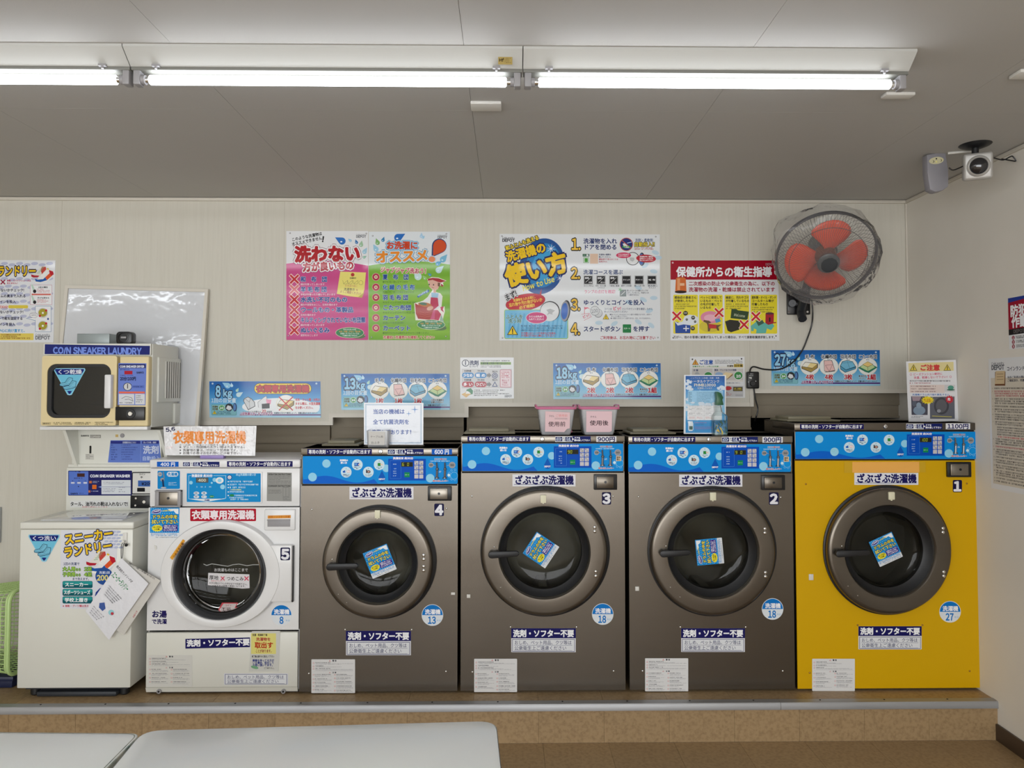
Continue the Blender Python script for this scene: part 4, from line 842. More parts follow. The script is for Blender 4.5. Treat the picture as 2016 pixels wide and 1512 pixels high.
for i in range(6):
    x = 1062+i*148.5; p.rect(x, 548, x+108, 654, (170, 172, 174)); p.rect(x+8, 556, x+98, 644, (24, 24, 28))
    if i < 3: p.line([(x+22, 628), (x+84, 572)], 4, (225, 225, 225)); p.text('標準', x+14, 578, 24, WHT, b=.02); p.text(('お湯', 'あらい', '水')[i], x+(56, 48, 66)[i], 628, 20, WHT, b=.02)
    else: p.text(('クイック', 'デリケート', '毛 布')[i-3], x+12, 598, 22, WHT, w=82, b=.02)
    p.text(('ひどい汚れに', '毛布・タオル類', '一般物に最適', '素早くお洗濯', '優しく洗う時', '寝具類に')[i], x+(0, -10, -2, -8, -4, 4)[i], 668, 21, (30, 36, 60), w=120, b=.012)
    if i in (1, 5): p.text(('にオススメ', '', '', '', 'オススメ')[i-1], x+14, 690, 20, (30, 36, 60), w=86, b=.012)
p.text('ランプの点灯を確認!', 1066, 736, 46, (216, 60, 120), w=366, b=.006); p.rect(1484, 714, 1560, 792, (120, 132, 132)); p.line([(1496, 778), (1548, 730)], 5, (230, 230, 230)); p.star(1488, 712, 30, 8, 6, (130, 190, 140))
for i, t in enumerate(('選んだコースの横のランプが', '点灯していないと、料金を入れ', 'ても動きません!')): p.text(t, 1566, 724+i*25, 23, (30, 36, 60), w=(248, 258, 140)[i], b=.012)
p.text('ゆっくりとコインを投入', 1058, 862, 66, HN, w=712, b=.03)
p.poly([(1070, 920), (1110, 920), (1144, 948), (1110, 930), (1078, 946)], (220, 90, 110)); p.line([(1072, 915), (1072, 1000)], 6, (200, 60, 80)); p.ell(1232, 988, 50, 52, (120, 124, 128)); p.ell(1232, 986, 45, 47, (206, 208, 210)); p.ell(1192, 960, 54, 56, (120, 124, 128)); p.ell(1192, 960, 49, 51, (214, 216, 218)); p.text('100', 1150, 966, 56, (120, 124, 128), w=80, b=.02, rot=-8)
p.poly([(1036, 1000), (1130, 990), (1150, 1030), (1066, 1072), (1040, 1050)], (226, 229, 232)); p.line([(1036, 1000), (1130, 990), (1150, 1030), (1066, 1072)], 4, (206, 70, 100)); p.text('ピッ!', 1050, 1036, 40, (206, 60, 100), w=80, b=.03, rot=-20)
p.text('コインは', 1300, 938, 28, (34, 54, 100), w=92, b=.01); p.text('ピッ!', 1402, 932, 48, (214, 60, 100), w=96, b=.03); p.text('というカウント音を確認しながら', 1510, 938, 28, (34, 54, 100), w=358, b=.01); p.text('ゆっくりと入れてください', 1300, 970, 28, (34, 54, 100), w=276, b=.01)
warn_tri(p, 1322, 994, 1060)
for i, t in enumerate(('●急いでコインを入れるとコイン詰りの原因になります。1枚ずつ', 'ゆっくりと挿入して下さい。', '●一度投入されたコインは戻りません。また、おつりは出ません。')): p.text(t, (1366, 1382, 1376)[i], 1003+i*22, 19, (34, 44, 80), w=(488, 200, 480)[i], b=.012)
p.text('スタートボタン', 1058, 1172, 70, HN, w=434, b=.03); p.rect(1518, 1118, 1616, 1216, (20, 124, 66), 6); p.text('スタート', 1528, 1166, 24, (220, 240, 225), w=80, b=.02); p.text('を押す', 1636, 1170, 66, HN, w=196, b=.03)
p.text('ご利用後は、お忘れ物にご注意下さい', 1252, 1274, 42, (176, 36, 56), w=648, b=.025)
for x, y in ((108, 88), (1903, 94), (114, 1276), (1928, 1272)): p.ell(x, y, 9, 9, (100, 100, 100)); p.ell(x-1, y-1, 5, 5, (225, 225, 225))
p.build('poster', P_gloss, None, 'wide white instruction poster with four numbered steps and blue oval', 'poster')
# --- red hygiene board (4.3826 per pixel at 1300,400)
p = board(0, 0); p.o(1300, 400, 4.3826)
p.slab([(88, 494), (1016, 494), (1028, 1186), (88, 1184)], .002, (230, 231, 233)); p.poly([(88, 494), (1016, 494), (1020, 660), (88, 660)], (166, 8, 38))
p.text('DEPOT', 908, 528, 26, (176, 130, 140), w=78, b=.05); p.text('保健所からの衛生指導', 138, 592, 92, WHT, w=826, b=.04)
p.text('二次感染の防止や公衆衛生の為に、以下の', 244, 694, 40, (160, 26, 60), w=746, b=.028); p.text('洗濯物の洗濯・乾燥は禁止されています', 244, 745, 42, (160, 26, 60), w=746, b=.028)
p.poly([(134, 652), (146, 640), (206, 640), (220, 652), (226, 764), (128, 764)], (214, 110, 50)); p.rect(146, 690, 208, 712, (240, 190, 150)); p.ell(176, 766, 52, 12, (40, 26, 24)); p.rect(146, 650, 170, 750, (232, 160, 110))
HY_ = [(112, 324, ('感染症の患者さん', 'が使用したもの'), (190, 168)), (334, 538, ('ペットに使用して', 'いるもの・ペット', 'の毛が付着して', 'いるもの'), (188, 190, 166, 94)), (554, 766, ('極度に、汚れやゴミ', 'が付着しているもの'), (200, 204)), (778, 1008, ('塗料類・オイル・ボンド', 'コールタール等が', '付着したもの'), (212, 192, 142))]
for x0, x1, ts, ws in HY_:
    p.rect(x0, 790, x1, 1126, (236, 220, 52), 10)
    for i, t in enumerate(ts): p.text(t, x0+10, 814+i*29, 25, (40, 40, 40), w=ws[i], b=.028)
    if len(ts) < 4: y = 814+len(ts)*29; p.micro(x0+12, y-6, x1-8, y+50, 3, (120, 112, 50), .6, cw=.9)
X_ = lambda x, y: p.cross(x, y, 46, 17, (206, 30, 36), (240, 236, 220), 5)
p.poly([(126, 1020), (160, 1030), (262, 1044), (258, 1122), (130, 1122)], (14, 70, 160)); p.poly([(120, 1016), (150, 1034), (190, 1020), (210, 975), (250, 962), (300, 968), (330, 990), (320, 1040), (280, 1056), (200, 1046), (150, 1056)], (226, 232, 238)); p.line([(222, 1060), (222, 1102)], 9, (230, 232, 236)); p.line([(200, 1082), (246, 1082)], 9, (230, 232, 236))
for x, y, r in ((217, 950, 24), (283, 988, 20), (228, 1004, 12), (300, 1022, 12), (280, 1080, 22)): p.star(x, y, r, r*.72, 12, (46, 42, 36)); p.ell(x-r*.25, y-r*.1, r*.2, r*.25, (200, 200, 190)); p.ell(x+r*.25, y-r*.1, r*.2, r*.25, (200, 200, 190))
X_(142, 974)
p.ell(430, 1062, 94, 52, (214, 196, 60)); p.ell(432, 985, 86, 54, (226, 140, 168)); p.ell(430, 990, 54, 30, (238, 180, 196)); p.poly([(470, 1000), (510, 995), (524, 1020), (480, 1034)], (90, 150, 200)); p.poly([(412, 1040), (500, 1052), (530, 1044), (500, 1070), (510, 1100), (494, 1100), (480, 1076), (436, 1070), (426, 1106), (410, 1106), (408, 1060), (400, 1036), (370, 1020), (376, 1008), (420, 1014), (440, 1030)], (104, 74, 50)); p.poly([(416, 1042), (484, 1050), (482, 1082), (420, 1080)], (196, 40, 50)); X_(506, 944)
p.poly([(614, 912), (656, 914), (670, 924), (764, 936), (752, 1008), (606, 992)], (44, 70, 40)); p.text('Welcome', 634, 962, 30, (190, 200, 170), w=98, b=.02, rot=8, skew=.2); p.poly([(558, 1020), (600, 1006), (680, 1014), (690, 1030), (680, 1092), (610, 1114), (580, 1100)], (40, 38, 32)); X_(722, 1048)
p.poly([(908, 950), (944, 942), (980, 950), (978, 1030), (960, 1060), (906, 1050)], (170, 26, 40)); p.ell(944, 952, 36, 10, (90, 40, 60)); p.line([(944, 990), (944, 1020)], 12, (30, 16, 20)); p.line([(940, 1036), (996, 1030)], 9, (170, 26, 40)); p.poly([(780, 1060), (810, 1036), (830, 1020), (900, 1030), (930, 1050), (970, 1040), (984, 1060), (956, 1096), (920, 1080), (910, 1122), (826, 1124), (830, 1090), (806, 1080), (806, 1100), (786, 1106)], (100, 184, 172)); p.poly([(820, 1010), (860, 1020), (880, 1006), (896, 1034), (846, 1060)], (60, 96, 80)); X_(824, 978)
p.text('万が一、他のお客様に被害が及んでしまった場合は、すべて損害賠償請求致します。', 112, 1156, 26, (40, 40, 46), w=890, b=.022)
p.ell(107, 514, 8, 8, (220, 180, 190)); p.ell(110, 1162, 6, 6, (90, 90, 90)); p.ell(998, 1146, 6, 6, (90, 90, 90))
p.build('poster', P_gloss, None, 'red headed hygiene notice with four yellow panels, partly behind the fan', 'poster')
# --- sneaker poster cut by the left edge (7.958 per pixel at 0,500)
def sneakers(p, x, y, k=1.0):
    T_ = lambda P: [(x+a*k, y+b*k) for a, b in P]
    p.poly(T_([(0, 150), (60, 120), (110, 60), (150, 10), (200, 0), (230, 60), (190, 130), (120, 170), (40, 190), (6, 180)]), (226, 222, 214)); p.poly(T_([(2, 130), (50, 145), (130, 150), (110, 175), (40, 180), (4, 165)]), (176, 30, 50)); p.poly(T_([(150, 60), (170, 10), (230, 10), (240, 60), (170, 130)]), (196, 70, 60))
    for i in range(5): p.line(T_([(96+i*18, 110-i*22), (140+i*16, 104-i*22)]), 7*k, (120, 180, 140))
    p.poly(T_([(60, 230), (130, 190), (190, 110), (250, 50), (330, 60), (356, 110), (350, 150), (250, 220), (150, 250), (80, 262)]), (232, 232, 232)); p.poly(T_([(60, 196), (100, 212), (190, 205), (220, 175), (250, 222), (150, 250), (76, 256)]), (30, 90, 170)); p.poly(T_([(222, 176), (290, 110), (330, 150), (250, 220)]), (220, 86, 40)); p.poly(T_([(290, 110), (280, 60), (344, 84), (356, 130), (318, 156)]), (190, 26, 44)); p.poly(T_([(240, 60), (258, 28), (286, 50), (262, 70)]), (230, 196, 60)); p.poly(T_([(60, 240), (160, 252), (250, 222), (356, 140), (354, 160), (240, 250), (120, 276), (70, 268)]), (236, 236, 232))
    for i in range(6): p.line(T_([(150+i*17, 150-i*18), (204+i*16, 150-i*18)]), 8*k, (240, 240, 236)); p.line(T_([(160+i*17, 138-i*18), (196+i*16, 162-i*18)]), 5*k, (250, 250, 246))
p = board(0, 0); p.o(0, 500, 7.958)
p.slab([(-700, 92), (866, 100), (838, 1388), (-700, 1376)], .002, (226, 228, 232))
for i in range(-3, 8):
    for j in range(9):
        x = 70+i*118+(j % 2)*60; y = 150+j*118+(i % 2)*20
        if x < 800 and x > -620: p.ell(x, y, 56, 25, (186, 190, 214), -4, 14)
p.grad(-690, 700, 700, 1300, (222, 224, 230), (232, 233, 236)) if False else None
p.text('スニーカーランドリー', -660, 266, 175, (236, 196, 30), w=1230, b=.04, ol=[((30, 24, 70), .09)]); sneakers(p, 488, 190, 1.0)
p.cross(46, 440, 44, 18, (150, 20, 60)); p.text('革靴・スパイクシューズは', 106, 418, 32, (190, 40, 80), w=380, b=.03); p.text('洗えません！', 106, 458, 32, (190, 40, 80), w=190, b=.03)
for t, y, xe, c, h in (('①石や泥がないかチェック!', 566, 378, (30, 30, 60), 52), ('②シューズをドラムの奥まで入れる', 658, 406, (30, 30, 60), 54), ('③コインを投入', 748, 248, (30, 30, 60), 54), ('所要時間30分', 830, 124, (216, 90, 30), 48), ('①石や泥がないかチェック!', 908, 366, (30, 30, 60), 52), ('②シューズホルダーで靴を固定する', 1010, 358, (30, 30, 60), 52), ('③コインを投入', 1102, 240, (30, 30, 60), 54), ('シューズを中心に向け直すと、', 1200, 420, (40, 150, 205), 54)):
    n = len(t); w_ = n*h*.92
    if y == 830: p.rect(130, 802, 440, 852, (222, 200, 70), 20)
    p.text(t, xe-w_, y, h, c, w=w_, b=.03)
p.frame(472, 484, 815, 796, 5, (196, 130, 150)); p.text('2足の場合', 600, 522, 30, (40, 40, 50), w=150, b=.03); p.text('子ども用なら', 584, 688, 30, (40, 40, 50), w=190, b=.03); p.micro(584, 545, 790, 610, 3, (200, 110, 120), .6); p.micro(584, 712, 790, 775, 3, (200, 110, 120), .6); p.rect(496, 622, 796, 646, (214, 110, 100))
for y in (585, 755): p.poly([(486, y-100), (510, y-110), (560, y), (530, y+20)], (190, 214, 200)); p.ell(544, y, 26, 28, (34, 30, 36))
p.frame(552, 816, 802, 1220, 5, (60, 120, 170)); p.poly([(400, 1008), (552, 990), (552, 1046)], (60, 120, 170)); p.poly([(420, 1008), (556, 996), (556, 1040)], (235, 236, 238)); 
for y in (920, 1122): p.ell(672, y+4, 80, 80, (205, 205, 205)); p.ell(672, y, 68, 64, (168, 156, 50)); p.ell(672, y+4, 16, 16, (245, 245, 245)); p.ell(626, y+50, 18, 18, (190, 30, 40)); p.ell(724, y-34, 18, 18, (190, 30, 40))
p.ell(530, 958, 66, 44, (120, 110, 130)); p.ell(530, 958, 62, 40, (238, 238, 240)); p.micro(478, 930, 584, 980, 3, (60, 50, 60), .5, rag=False); p.star(754, 1018, 22, 16, 2, (30, 60, 140))
p.rect(-400, 1244, 526, 1350, (228, 206, 96)); p.micro(10, 1256, 490, 1338, 3, (120, 50, 30), .68); depot(p, 554, 1266, 232, (120, 122, 128))
p.build('poster', P_gloss, None, 'white poster with sneakers and yellow heading cut by the left edge', 'poster')
# --- capacity boards, drawn in the zoom units of the 18 kg one
def futon(p, cx, cy, kind):
    p.ell(cx, cy, 82, 76, (228, 224, 200), 0, 26); p.ell(cx, cy, 78, 72, (240, 240, 236), 0, 26); K = (70, 60, 50)
    if kind == 0:
        p.poly([(cx-72, cy+4), (cx-40, cy-40), (cx+70, cy-26), (cx+68, cy+12), (cx+10, cy+52), (cx-70, cy+20)], K); p.poly([(cx-66, cy-2), (cx-38, cy-36), (cx+66, cy-22), (cx+20, cy+14)], (238, 216, 150)); p.poly([(cx-66, cy+2), (cx+18, cy+20), (cx+62, cy-14), (cx+62, cy+8), (cx+12, cy+46), (cx-64, cy+16)], (190, 160, 80)); p.line([(cx-64, cy+10), (cx+14, cy+32), (cx+62, cy-2)], 3, K); p.poly([(cx-66, cy-2), (cx-38, cy-36), (cx+4, cy-30), (cx-24, cy+6)], (244, 240, 226))
    elif kind == 1:
        p.poly([(cx-44, cy-52), (cx+26, cy-54), (cx+54, cy+36), (cx-10, cy+48), (cx-40, cy+40)], K); p.poly([(cx-40, cy-48), (cx+22, cy-50), (cx+50, cy+32), (cx-12, cy+44), (cx-38, cy+36)], (238, 196, 192)); p.line([(cx-30, cy-10), (cx+30, cy-16), (cx+4, cy+40)], 3, (150, 100, 100)); p.line([(cx-30, cy-10), (cx+2, cy+42)], 3, (150, 100, 100)); p.line([(cx-34, cy+50), (cx+50, cy+40)], 4, K)
    elif kind == 2:
        p.poly([(cx-70, cy-4), (cx-52, cy-44), (cx-10, cy-54), (cx+38, cy-44), (cx+68, cy+4), (cx+64, cy+22), (cx-26, cy+54), (cx-66, cy+26)], (40, 80, 100)); p.poly([(cx-64, cy-6), (cx-48, cy-40), (cx-8, cy-50), (cx+36, cy-40), (cx+60, cy), (cx-20, cy+28)], (120, 190, 220)); p.poly([(cx-64, cy), (cx-20, cy+34), (cx+62, cy+8), (cx+58, cy+20), (cx-26, cy+48), (cx-62, cy+22)], (90, 165, 200)); p.line([(cx-50, cy-30), (cx+30, cy-34)], 2.5, (60, 110, 140)); p.line([(cx-10, cy-50), (cx+14, cy+20)], 2.5, (60, 110, 140))
    else:
        p.poly([(cx-84, cy+12), (cx-40, cy-16), (cx+40, cy-16), (cx+84, cy+8), (cx+10, cy+56), (cx-20, cy+48)], (50, 130, 100)); p.poly([(cx-64, cy+6), (cx-40, cy-14), (cx+40, cy-14), (cx+62, cy+6), (cx+2, cy+40)], (200, 220, 160)); p.poly([(cx-46, cy-16), (cx, cy-44), (cx+48, cy-18), (cx, cy+6)], K); p.poly([(cx-42, cy-17), (cx, cy-41), (cx+44, cy-18), (cx, cy+2)], (240, 208, 130)); p.line([(cx, cy+2), (cx+2, cy+38)], 3, (90, 110, 70))
def capboard(ox, oy, sx, sy, kg, label, counts=None, skewY=0, clothes=False):
    p = Print(plY(YP)); p.o(ox-916/sx, oy-153/sy, sx, sy)
    Q = [(916, 153), (1843, 153), (1848, 462), (918, 463)]
    p.slab(Q, .002, (60, 150, 210)); 
    for i in range(4):
        cs = [(4, 88, 170), (24, 120, 192), (76, 160, 214), (128, 192, 226), (160, 210, 232)]; p.grad(918, 155+77*i, 1843+i, 155+77*(i+1), cs[i], cs[i+1])
    drops(p, [(1070, 190, 24, (150, 205, 235), -60), (1104, 190, 12, (190, 225, 245), -10), (1148, 232, 12, (170, 215, 200), 30), (1160, 268, 20, (200, 228, 235), 60)])
    W_ = (180 if len(kg) > 1 else 90)
    KB = [((20, 40, 80), .10)]
    p.text(kg, 944 if len(kg) > 1 else 968, 238, 118, (150, 205, 235), w=(95 if len(kg) > 1 else 44), b=.05, ol=KB); p.text('kg', 1046 if len(kg) > 1 else 1032, 254, 76, (150, 205, 235), w=76, b=.05, ol=KB)
    p.text('1回の目安量', 932, 316, 42, (206, 226, 240), w=208, b=.02); p.text('※', 1138, 300, 12, (206, 226, 240))
    p.frame(934, 350, 1144, 444, 3, (70, 150, 150), 8, (130, 190, 200)); p.text('洗濯物', 942, 370, 18, (90, 80, 20), w=46, b=.04); p.text('目安量', 942, 390, 18, (90, 80, 20), w=46, b=.04)
    p.ell(1020, 380, 26, 24, (220, 235, 215)); p.ell(1020, 380, 23, 21, (50, 150, 70)); p.text('3/4' if not clothes else '1/2', 1004, 380, 24, WHT, w=32, b=.05); p.ell(1082, 375, 33, 33, (30, 36, 44)); p.poly([(1056, 385), (1070, 358), (1096, 366), (1106, 390), (1080, 402)], (220, 224, 228)); p.ell(1130, 375, 17, 36, (30, 50, 100)); p.ell(1128, 375, 11, 29, (80, 130, 190))
    warn_tri(p, 960, 402, 434); p.micro(980, 406, 1106, 438, 3, (30, 80, 120), .7, rag=False)
    if not clothes:
        for i, (cx, t, w_) in enumerate(((1245, '毛 布', 82), (1408, '化繊布団', 134), (1573, '羽毛布団', 132), (1740, 'こたつ布団', 158))):
            futon(p, cx, 295, i); p.text(t, cx-w_/2, 210, 38, (30, 30, 36), w=w_, b=.025, ol=[((235, 240, 245), .08)]); p.text('なら', cx-14, 236, 14, (40, 40, 50), b=.02, ol=[((235, 240, 245), .1)])
            if counts[i] == '1組': p.text('敷/掛布団', 1664, 378, 15, (30, 36, 60), w=60, b=.03, ol=[((225, 235, 240), .1)]); p.text('セットで', 1668, 397, 15, (30, 36, 60), w=58, b=.03, ol=[((225, 235, 240), .1)]); p.text('1組', 1732, 386, 50, (190, 40, 60), w=78, b=.04, ol=[((238, 240, 242), .08)])
            elif counts[i]: p.text(counts[i], cx-36, 386, 50, (190, 40, 60), w=72, b=.04, ol=[((238, 240, 242), .08)])
            else: p.text('大型の洗濯機を', cx-54, 378, 18, (30, 30, 40), w=110, b=.03, ol=[((225, 235, 240), .1)]); p.text('お使いください', cx-54, 398, 18, (30, 30, 40), w=106, b=.03, ol=[((225, 235, 240), .1)])
    else:
        p.ell(1500, 370, 310, 74, (236, 238, 240), 0, 40); p.rect(1290, 330, 1838, 420, (236, 238, 240), 40)
        p.rect(1290, 168, 1770, 262, (50, 40, 20), 46); p.rect(1294, 172, 1766, 258, (244, 208, 44), 42); p.text('衣類専用洗濯機', 1308, 216, 66, (196, 30, 44), w=442, b=.04, ol=[((90, 30, 20), .06)])
        p.poly([(1206, 300), (1240, 284), (1270, 300), (1296, 330), (1300, 368), (1240, 400), (1200, 320)], (70, 70, 74)); p.poly([(1212, 302), (1240, 290), (1266, 304), (1290, 332), (1294, 364), (1242, 392), (1206, 322)], (206, 208, 210)); p.line([(1214, 302), (1250, 330), (1262, 300)], 3, (70, 70, 74)); p.line([(1250, 330), (1256, 384)], 2, (70, 70, 74))
        p.poly([(1330, 380), (1320, 330), (1372, 290), (1392, 278), (1400, 310), (1380, 390)], (226, 228, 230)); p.line([(1326, 376), (1322, 332), (1372, 290), (1392, 278), (1400, 312)], 3, (100, 100, 104)); p.poly([(1390, 306), (1434, 312), (1428, 350), (1396, 344)], (232, 150, 180)); p.poly([(1354, 346), (1420, 340), (1420, 384), (1356, 388)], (30, 30, 34))
        futon(p, 1556, 345, 0); p.line([(1500, 288), (1612, 400)], 9, (196, 34, 44)); p.line([(1500, 400), (1612, 288)], 9, (196, 34, 44))
        for i, t in enumerate(('毛布・マット類・大判の', 'タオル類は、大型洗濯機', 'をお使いください。')): p.text(t, 1634, 310+i*34, 26, (196, 36, 50), w=(206, 208, 160)[i], b=.035)
        p.text('シャツなどの衣類なら', 1194, 414, 20, (40, 50, 80), w=156, b=.02); p.text('20', 1354, 408, 34, (190, 40, 50), w=36, b=.05); p.text('枚程度', 1396, 414, 20, (40, 50, 80), w=44, b=.02)
    p.rect(1170, 434, 1846, 446, (90, 40, 120)); p.text('上記数量はあくまで目安です', 1172, 430, 26, (150, 40, 110), w=276, b=.03, ol=[((235, 225, 240), .07)]); p.text('洗濯物の大きさや素材によって、容量は異なります', 1456, 424, 17, (30, 36, 70), w=310, b=.025, ol=[((200, 225, 240), .05)]); p.text('DEPOT', 1772, 424, 15, (110, 140, 160), w=50, b=.04)
    for x, y in ((944, 172), (1810, 172)): p.ell(x, y, 8, 8, (190, 215, 230))
    return p.build('capacity_board', P_gloss, None, label, 'sign', 'blue capacity boards above the washers')
capboard(1089, 715, 4.3826, 4.3826, '18', 'blue 18 kg capacity board, right of the small detergent sign', ('2枚', '2枚', '2枚', '1組'))
capboard(671.6, 735.8, 4.35, 4.36, '13', 'blue 13 kg capacity board, its foot behind the propped antibacterial card', ('1枚', '1枚', '1枚', ''))
capboard(1518.6, 689.2, 4.345, 4.40, '27', 'blue 27 kg capacity board crossed by the black fan cord', ('4枚', '4枚', '3枚', '1組'))
capboard(412, 750.8, 4.24, 4.35, '8', 'blue 8 kg capacity board with a yellow and red heading', clothes=True)
# --- detergent sign (4.3826 at 880,680)
p = board(0, 0); p.o(880, 680, 4.3826)
p.slab([(114, 104), (576, 104), (577, 458), (114, 461)], .002, (228, 230, 232)); p.rect(126, 202, 562, 370, (205, 205, 206))
p.ell(160, 152, 32, 30, (20, 26, 60)); p.ell(160, 152, 26, 24, (226, 228, 230)); p.text('i', 160, 152, 44, (40, 46, 80), b=.05, anc='c'); p.text('洗剤', 194, 150, 42, (30, 44, 90), w=80, b=.04); p.text('について', 194, 181, 20, (30, 44, 90), w=78, b=.03)
p.micro(290, 128, 546, 138, 1, (50, 60, 60), .9, rag=False, cw=.9); p.rect(288, 144, 552, 166, (130, 170, 60)); p.text('洗濯容量は洗剤の泡を含みません!', 290, 155, 20, (30, 60, 50), w=256, b=.03); p.micro(290, 172, 546, 194, 2, (90, 96, 96), .7)
p.text('洗濯物量', 148, 220, 16, (40, 40, 60), w=62, b=.03); p.text('汚れ具合', 262, 220, 16, (40, 40, 60), w=62, b=.03); p.text('洗濯物量', 148, 298, 16, (40, 40, 60), w=62, b=.03); p.text('汚れ具合', 262, 298, 16, (40, 40, 60), w=62, b=.03); p.text('泡立ち', 390, 226, 18, (40, 40, 60), w=48, b=.03); p.text('泡立ち', 390, 298, 18, (40, 40, 60), w=48, b=.03)
for y, c, a, b_ in ((258, (16, 130, 195), '少なめ', '軽 め'), (336, (178, 22, 48), '多 い', 'ひどい')):
    p.rect(130, y-24, 232, y+24, c, 24); p.rect(240, y-24, 342, y+24, c, 24); p.text(a, 140, y, 32, WHT, w=82, b=.035); p.text(b_, 250, y, 32, WHT, w=82, b=.035); p.poly([(344, y-12), (360, y-12), (360, y-24), (384, y), (360, y+24), (360, y+12), (344, y+12)], (120, 120, 122))
p.ring(413, 262, 25, 6, (30, 60, 120), (205, 205, 206)); p.ring(413, 262, 13, 6, (30, 60, 120), (205, 205, 206)); p.poly([(413, 310), (438, 356), (388, 356)], (30, 60, 120)); p.poly([(413, 322), (428, 350), (398, 350)], (205, 205, 206))
p.frame(458, 210, 554, 362, 4, (190, 60, 90), 8, (232, 214, 218)); p.micro(468, 226, 544, 286, 4, (190, 60, 90), .7, rag=False); 
for i, t in enumerate(('安心して', 'ご利用', '下さい！')): p.text(t, 474, 302+i*20, 18, (180, 40, 80), w=(64, 46, 64)[i], b=.02)
p.poly([(170, 380), (205, 368), (224, 390), (222, 420), (200, 424), (160, 420)], (70, 140, 100)); p.poly([(124, 422), (168, 402), (206, 418), (166, 450)], (220, 180, 110)); p.poly([(170, 392), (190, 400), (206, 416), (160, 418)], (240, 240, 236)); p.micro(232, 382, 540, 442, 4, (60, 66, 70), .6); depot(p, 498, 428, 62)
p.build('sign', P_gloss, None, 'small white detergent sign with blue and red lozenge buttons', 'sign')
# --- caution sign (8.894 at 1320,700)
p = board(0, 0); p.o(1320, 700, 8.894)
p.slab([(340, 22), (1296, 18), (1306, 740), (340, 742)], .002, (230, 231, 232)); warn_tri(p, 436, 62, 164, (120, 80, 20), (226, 160, 50)); p.text('ご注意', 500, 116, 84, (30, 84, 170), w=248, b=.035); p.micro(778, 74, 1262, 150, 4, (70, 70, 80), .6, cw=.8)
p.text('温量を守って、上手にお洗濯!', 384, 192, 30, (40, 150, 70), w=460, b=.02); p.rect(1108, 148, 1270, 202, (206, 178, 70)); p.text('洗濯物', 988, 182, 36, (70, 60, 20), w=112, b=.035); p.text('目安量', 1114, 176, 46, (60, 52, 20), w=150, b=.02)
p.line([(384, 204), (1270, 204)], 4, (206, 180, 90)); p.rect(376, 226, 740, 430, (206, 202, 198)); p.rect(756, 226, 1274, 430, (206, 202, 198)); p.text('衣 類', 400, 258, 36, (50, 60, 110), w=84, b=.03); p.text('寝具・マットなどの大物類', 770, 254, 36, (50, 60, 110), w=384, b=.03)
p.ell(660, 345, 76, 64, (235, 238, 235)); p.ell(660, 345, 68, 56, (50, 140, 70)); p.poly([(420, 330), (440, 292), (480, 286), (520, 330)], (170, 174, 178)); p.ell(850, 330, 70, 40, (150, 180, 215)); p.poly([(900, 360), (960, 290), (1090, 312), (1000, 400)], (236, 216, 170)); p.poly([(1000, 400), (1090, 314), (1090, 346), (976, 430)], (150, 110, 60)); p.ell(1188, 350, 80, 76, (236, 238, 236)); p.ell(1188, 350, 72, 68, (46, 140, 66)); p.text('2/3', 1150, 360, 60, WHT, w=80, b=.05)
p.line([(970, 446), (1270, 446)], 4, (206, 180, 90)); p.text('大型洗濯機もお気軽にご利用下さい。', 972, 480, 20, (50, 60, 80), w=262, b=.015); p.rect(840, 530, 1274, 722, (200, 200, 202)); p.ell(1010, 572, 62, 36, (200, 40, 50)); p.rect(1096, 548, 1262, 624, (70, 66, 50)); p.text('注意：洗濯機に', 1108, 576, 20, (222, 200, 60), w=140, b=.03); p.text('つめこみすぎない', 1108, 602, 20, (222, 200, 60), w=146, b=.03); p.micro(976, 644, 1080, 712, 3, (190, 50, 60), .6); p.rect(1136, 680, 1264, 712, (180, 180, 184))
for x, y in ((384, 66), (1244, 58)): p.ell(x, y, 14, 14, (60, 60, 66))
p.build('sign', P_gloss, None, 'white caution sign with orange triangle, half covered by the blue sky card', 'sign')
# --- two boards on the right wall
def wallframe(u0, v0, v1, units_h):
    a = qx(u0, v0, XR-.002); b_ = qx(u0+1.5, v1, XR-.002); hgt = a.z-b_.z; sc = hgt/units_h
    return plF(a, (0, -sc, 0), (0, 0, -sc))
p = Print(wallframe(1946, 706.5, 960, 1000)); p.slab([(0, 0), (720, 0), (720, 1000), (0, 1000)], .002, (228, 229, 230)); p.rect(24, 150, 700, 960, (214, 206, 190)) 
depot(p, 34, 40, 150, (110, 112, 118)); p.poly([(76, 104), (196, 104), (190, 210), (70, 210)], (120, 80, 50)); p.poly([(84, 98), (190, 98), (180, 196), (70, 196)], (214, 190, 150))
for k in range(3): p.line([(96, 122+k*20), (170, 122+k*20)], 3, (120, 90, 60))
p.text('コインランドリーのご利用規約', 210, 84, 36, (30, 34, 60), w=460, b=.02); p.text('当店ご利用の際は、店内の利用規約', 214, 148, 20, (30, 34, 60), w=400, b=.02); p.text('ご確認頂き、同意したものとみなします', 214, 172, 20, (30, 34, 60), w=420, b=.02)
y = 224; r_ = random.Random(3); i = 1
while y < 945:
    n = r_.choice((1, 1, 2, 2, 3)); c = (176, 50, 70) if i in (2, 9) else (70, 64, 60); p.text(str(i), 36, y+6, 13, c, b=.01)
    p.micro(62, y, 690, y+n*17, n, c, .66, cw=.95); y += n*17+6
    if i == 7:
        for k in range(5): p.micro(84, y, 660, y+15, 1, (80, 74, 70) if k < 4 else (196, 60, 80), .7, cw=.95); y += 18
    i += 1
p.build('poster', P_satin, None, 'tall white poster of dense small print on the right wall', 'poster')
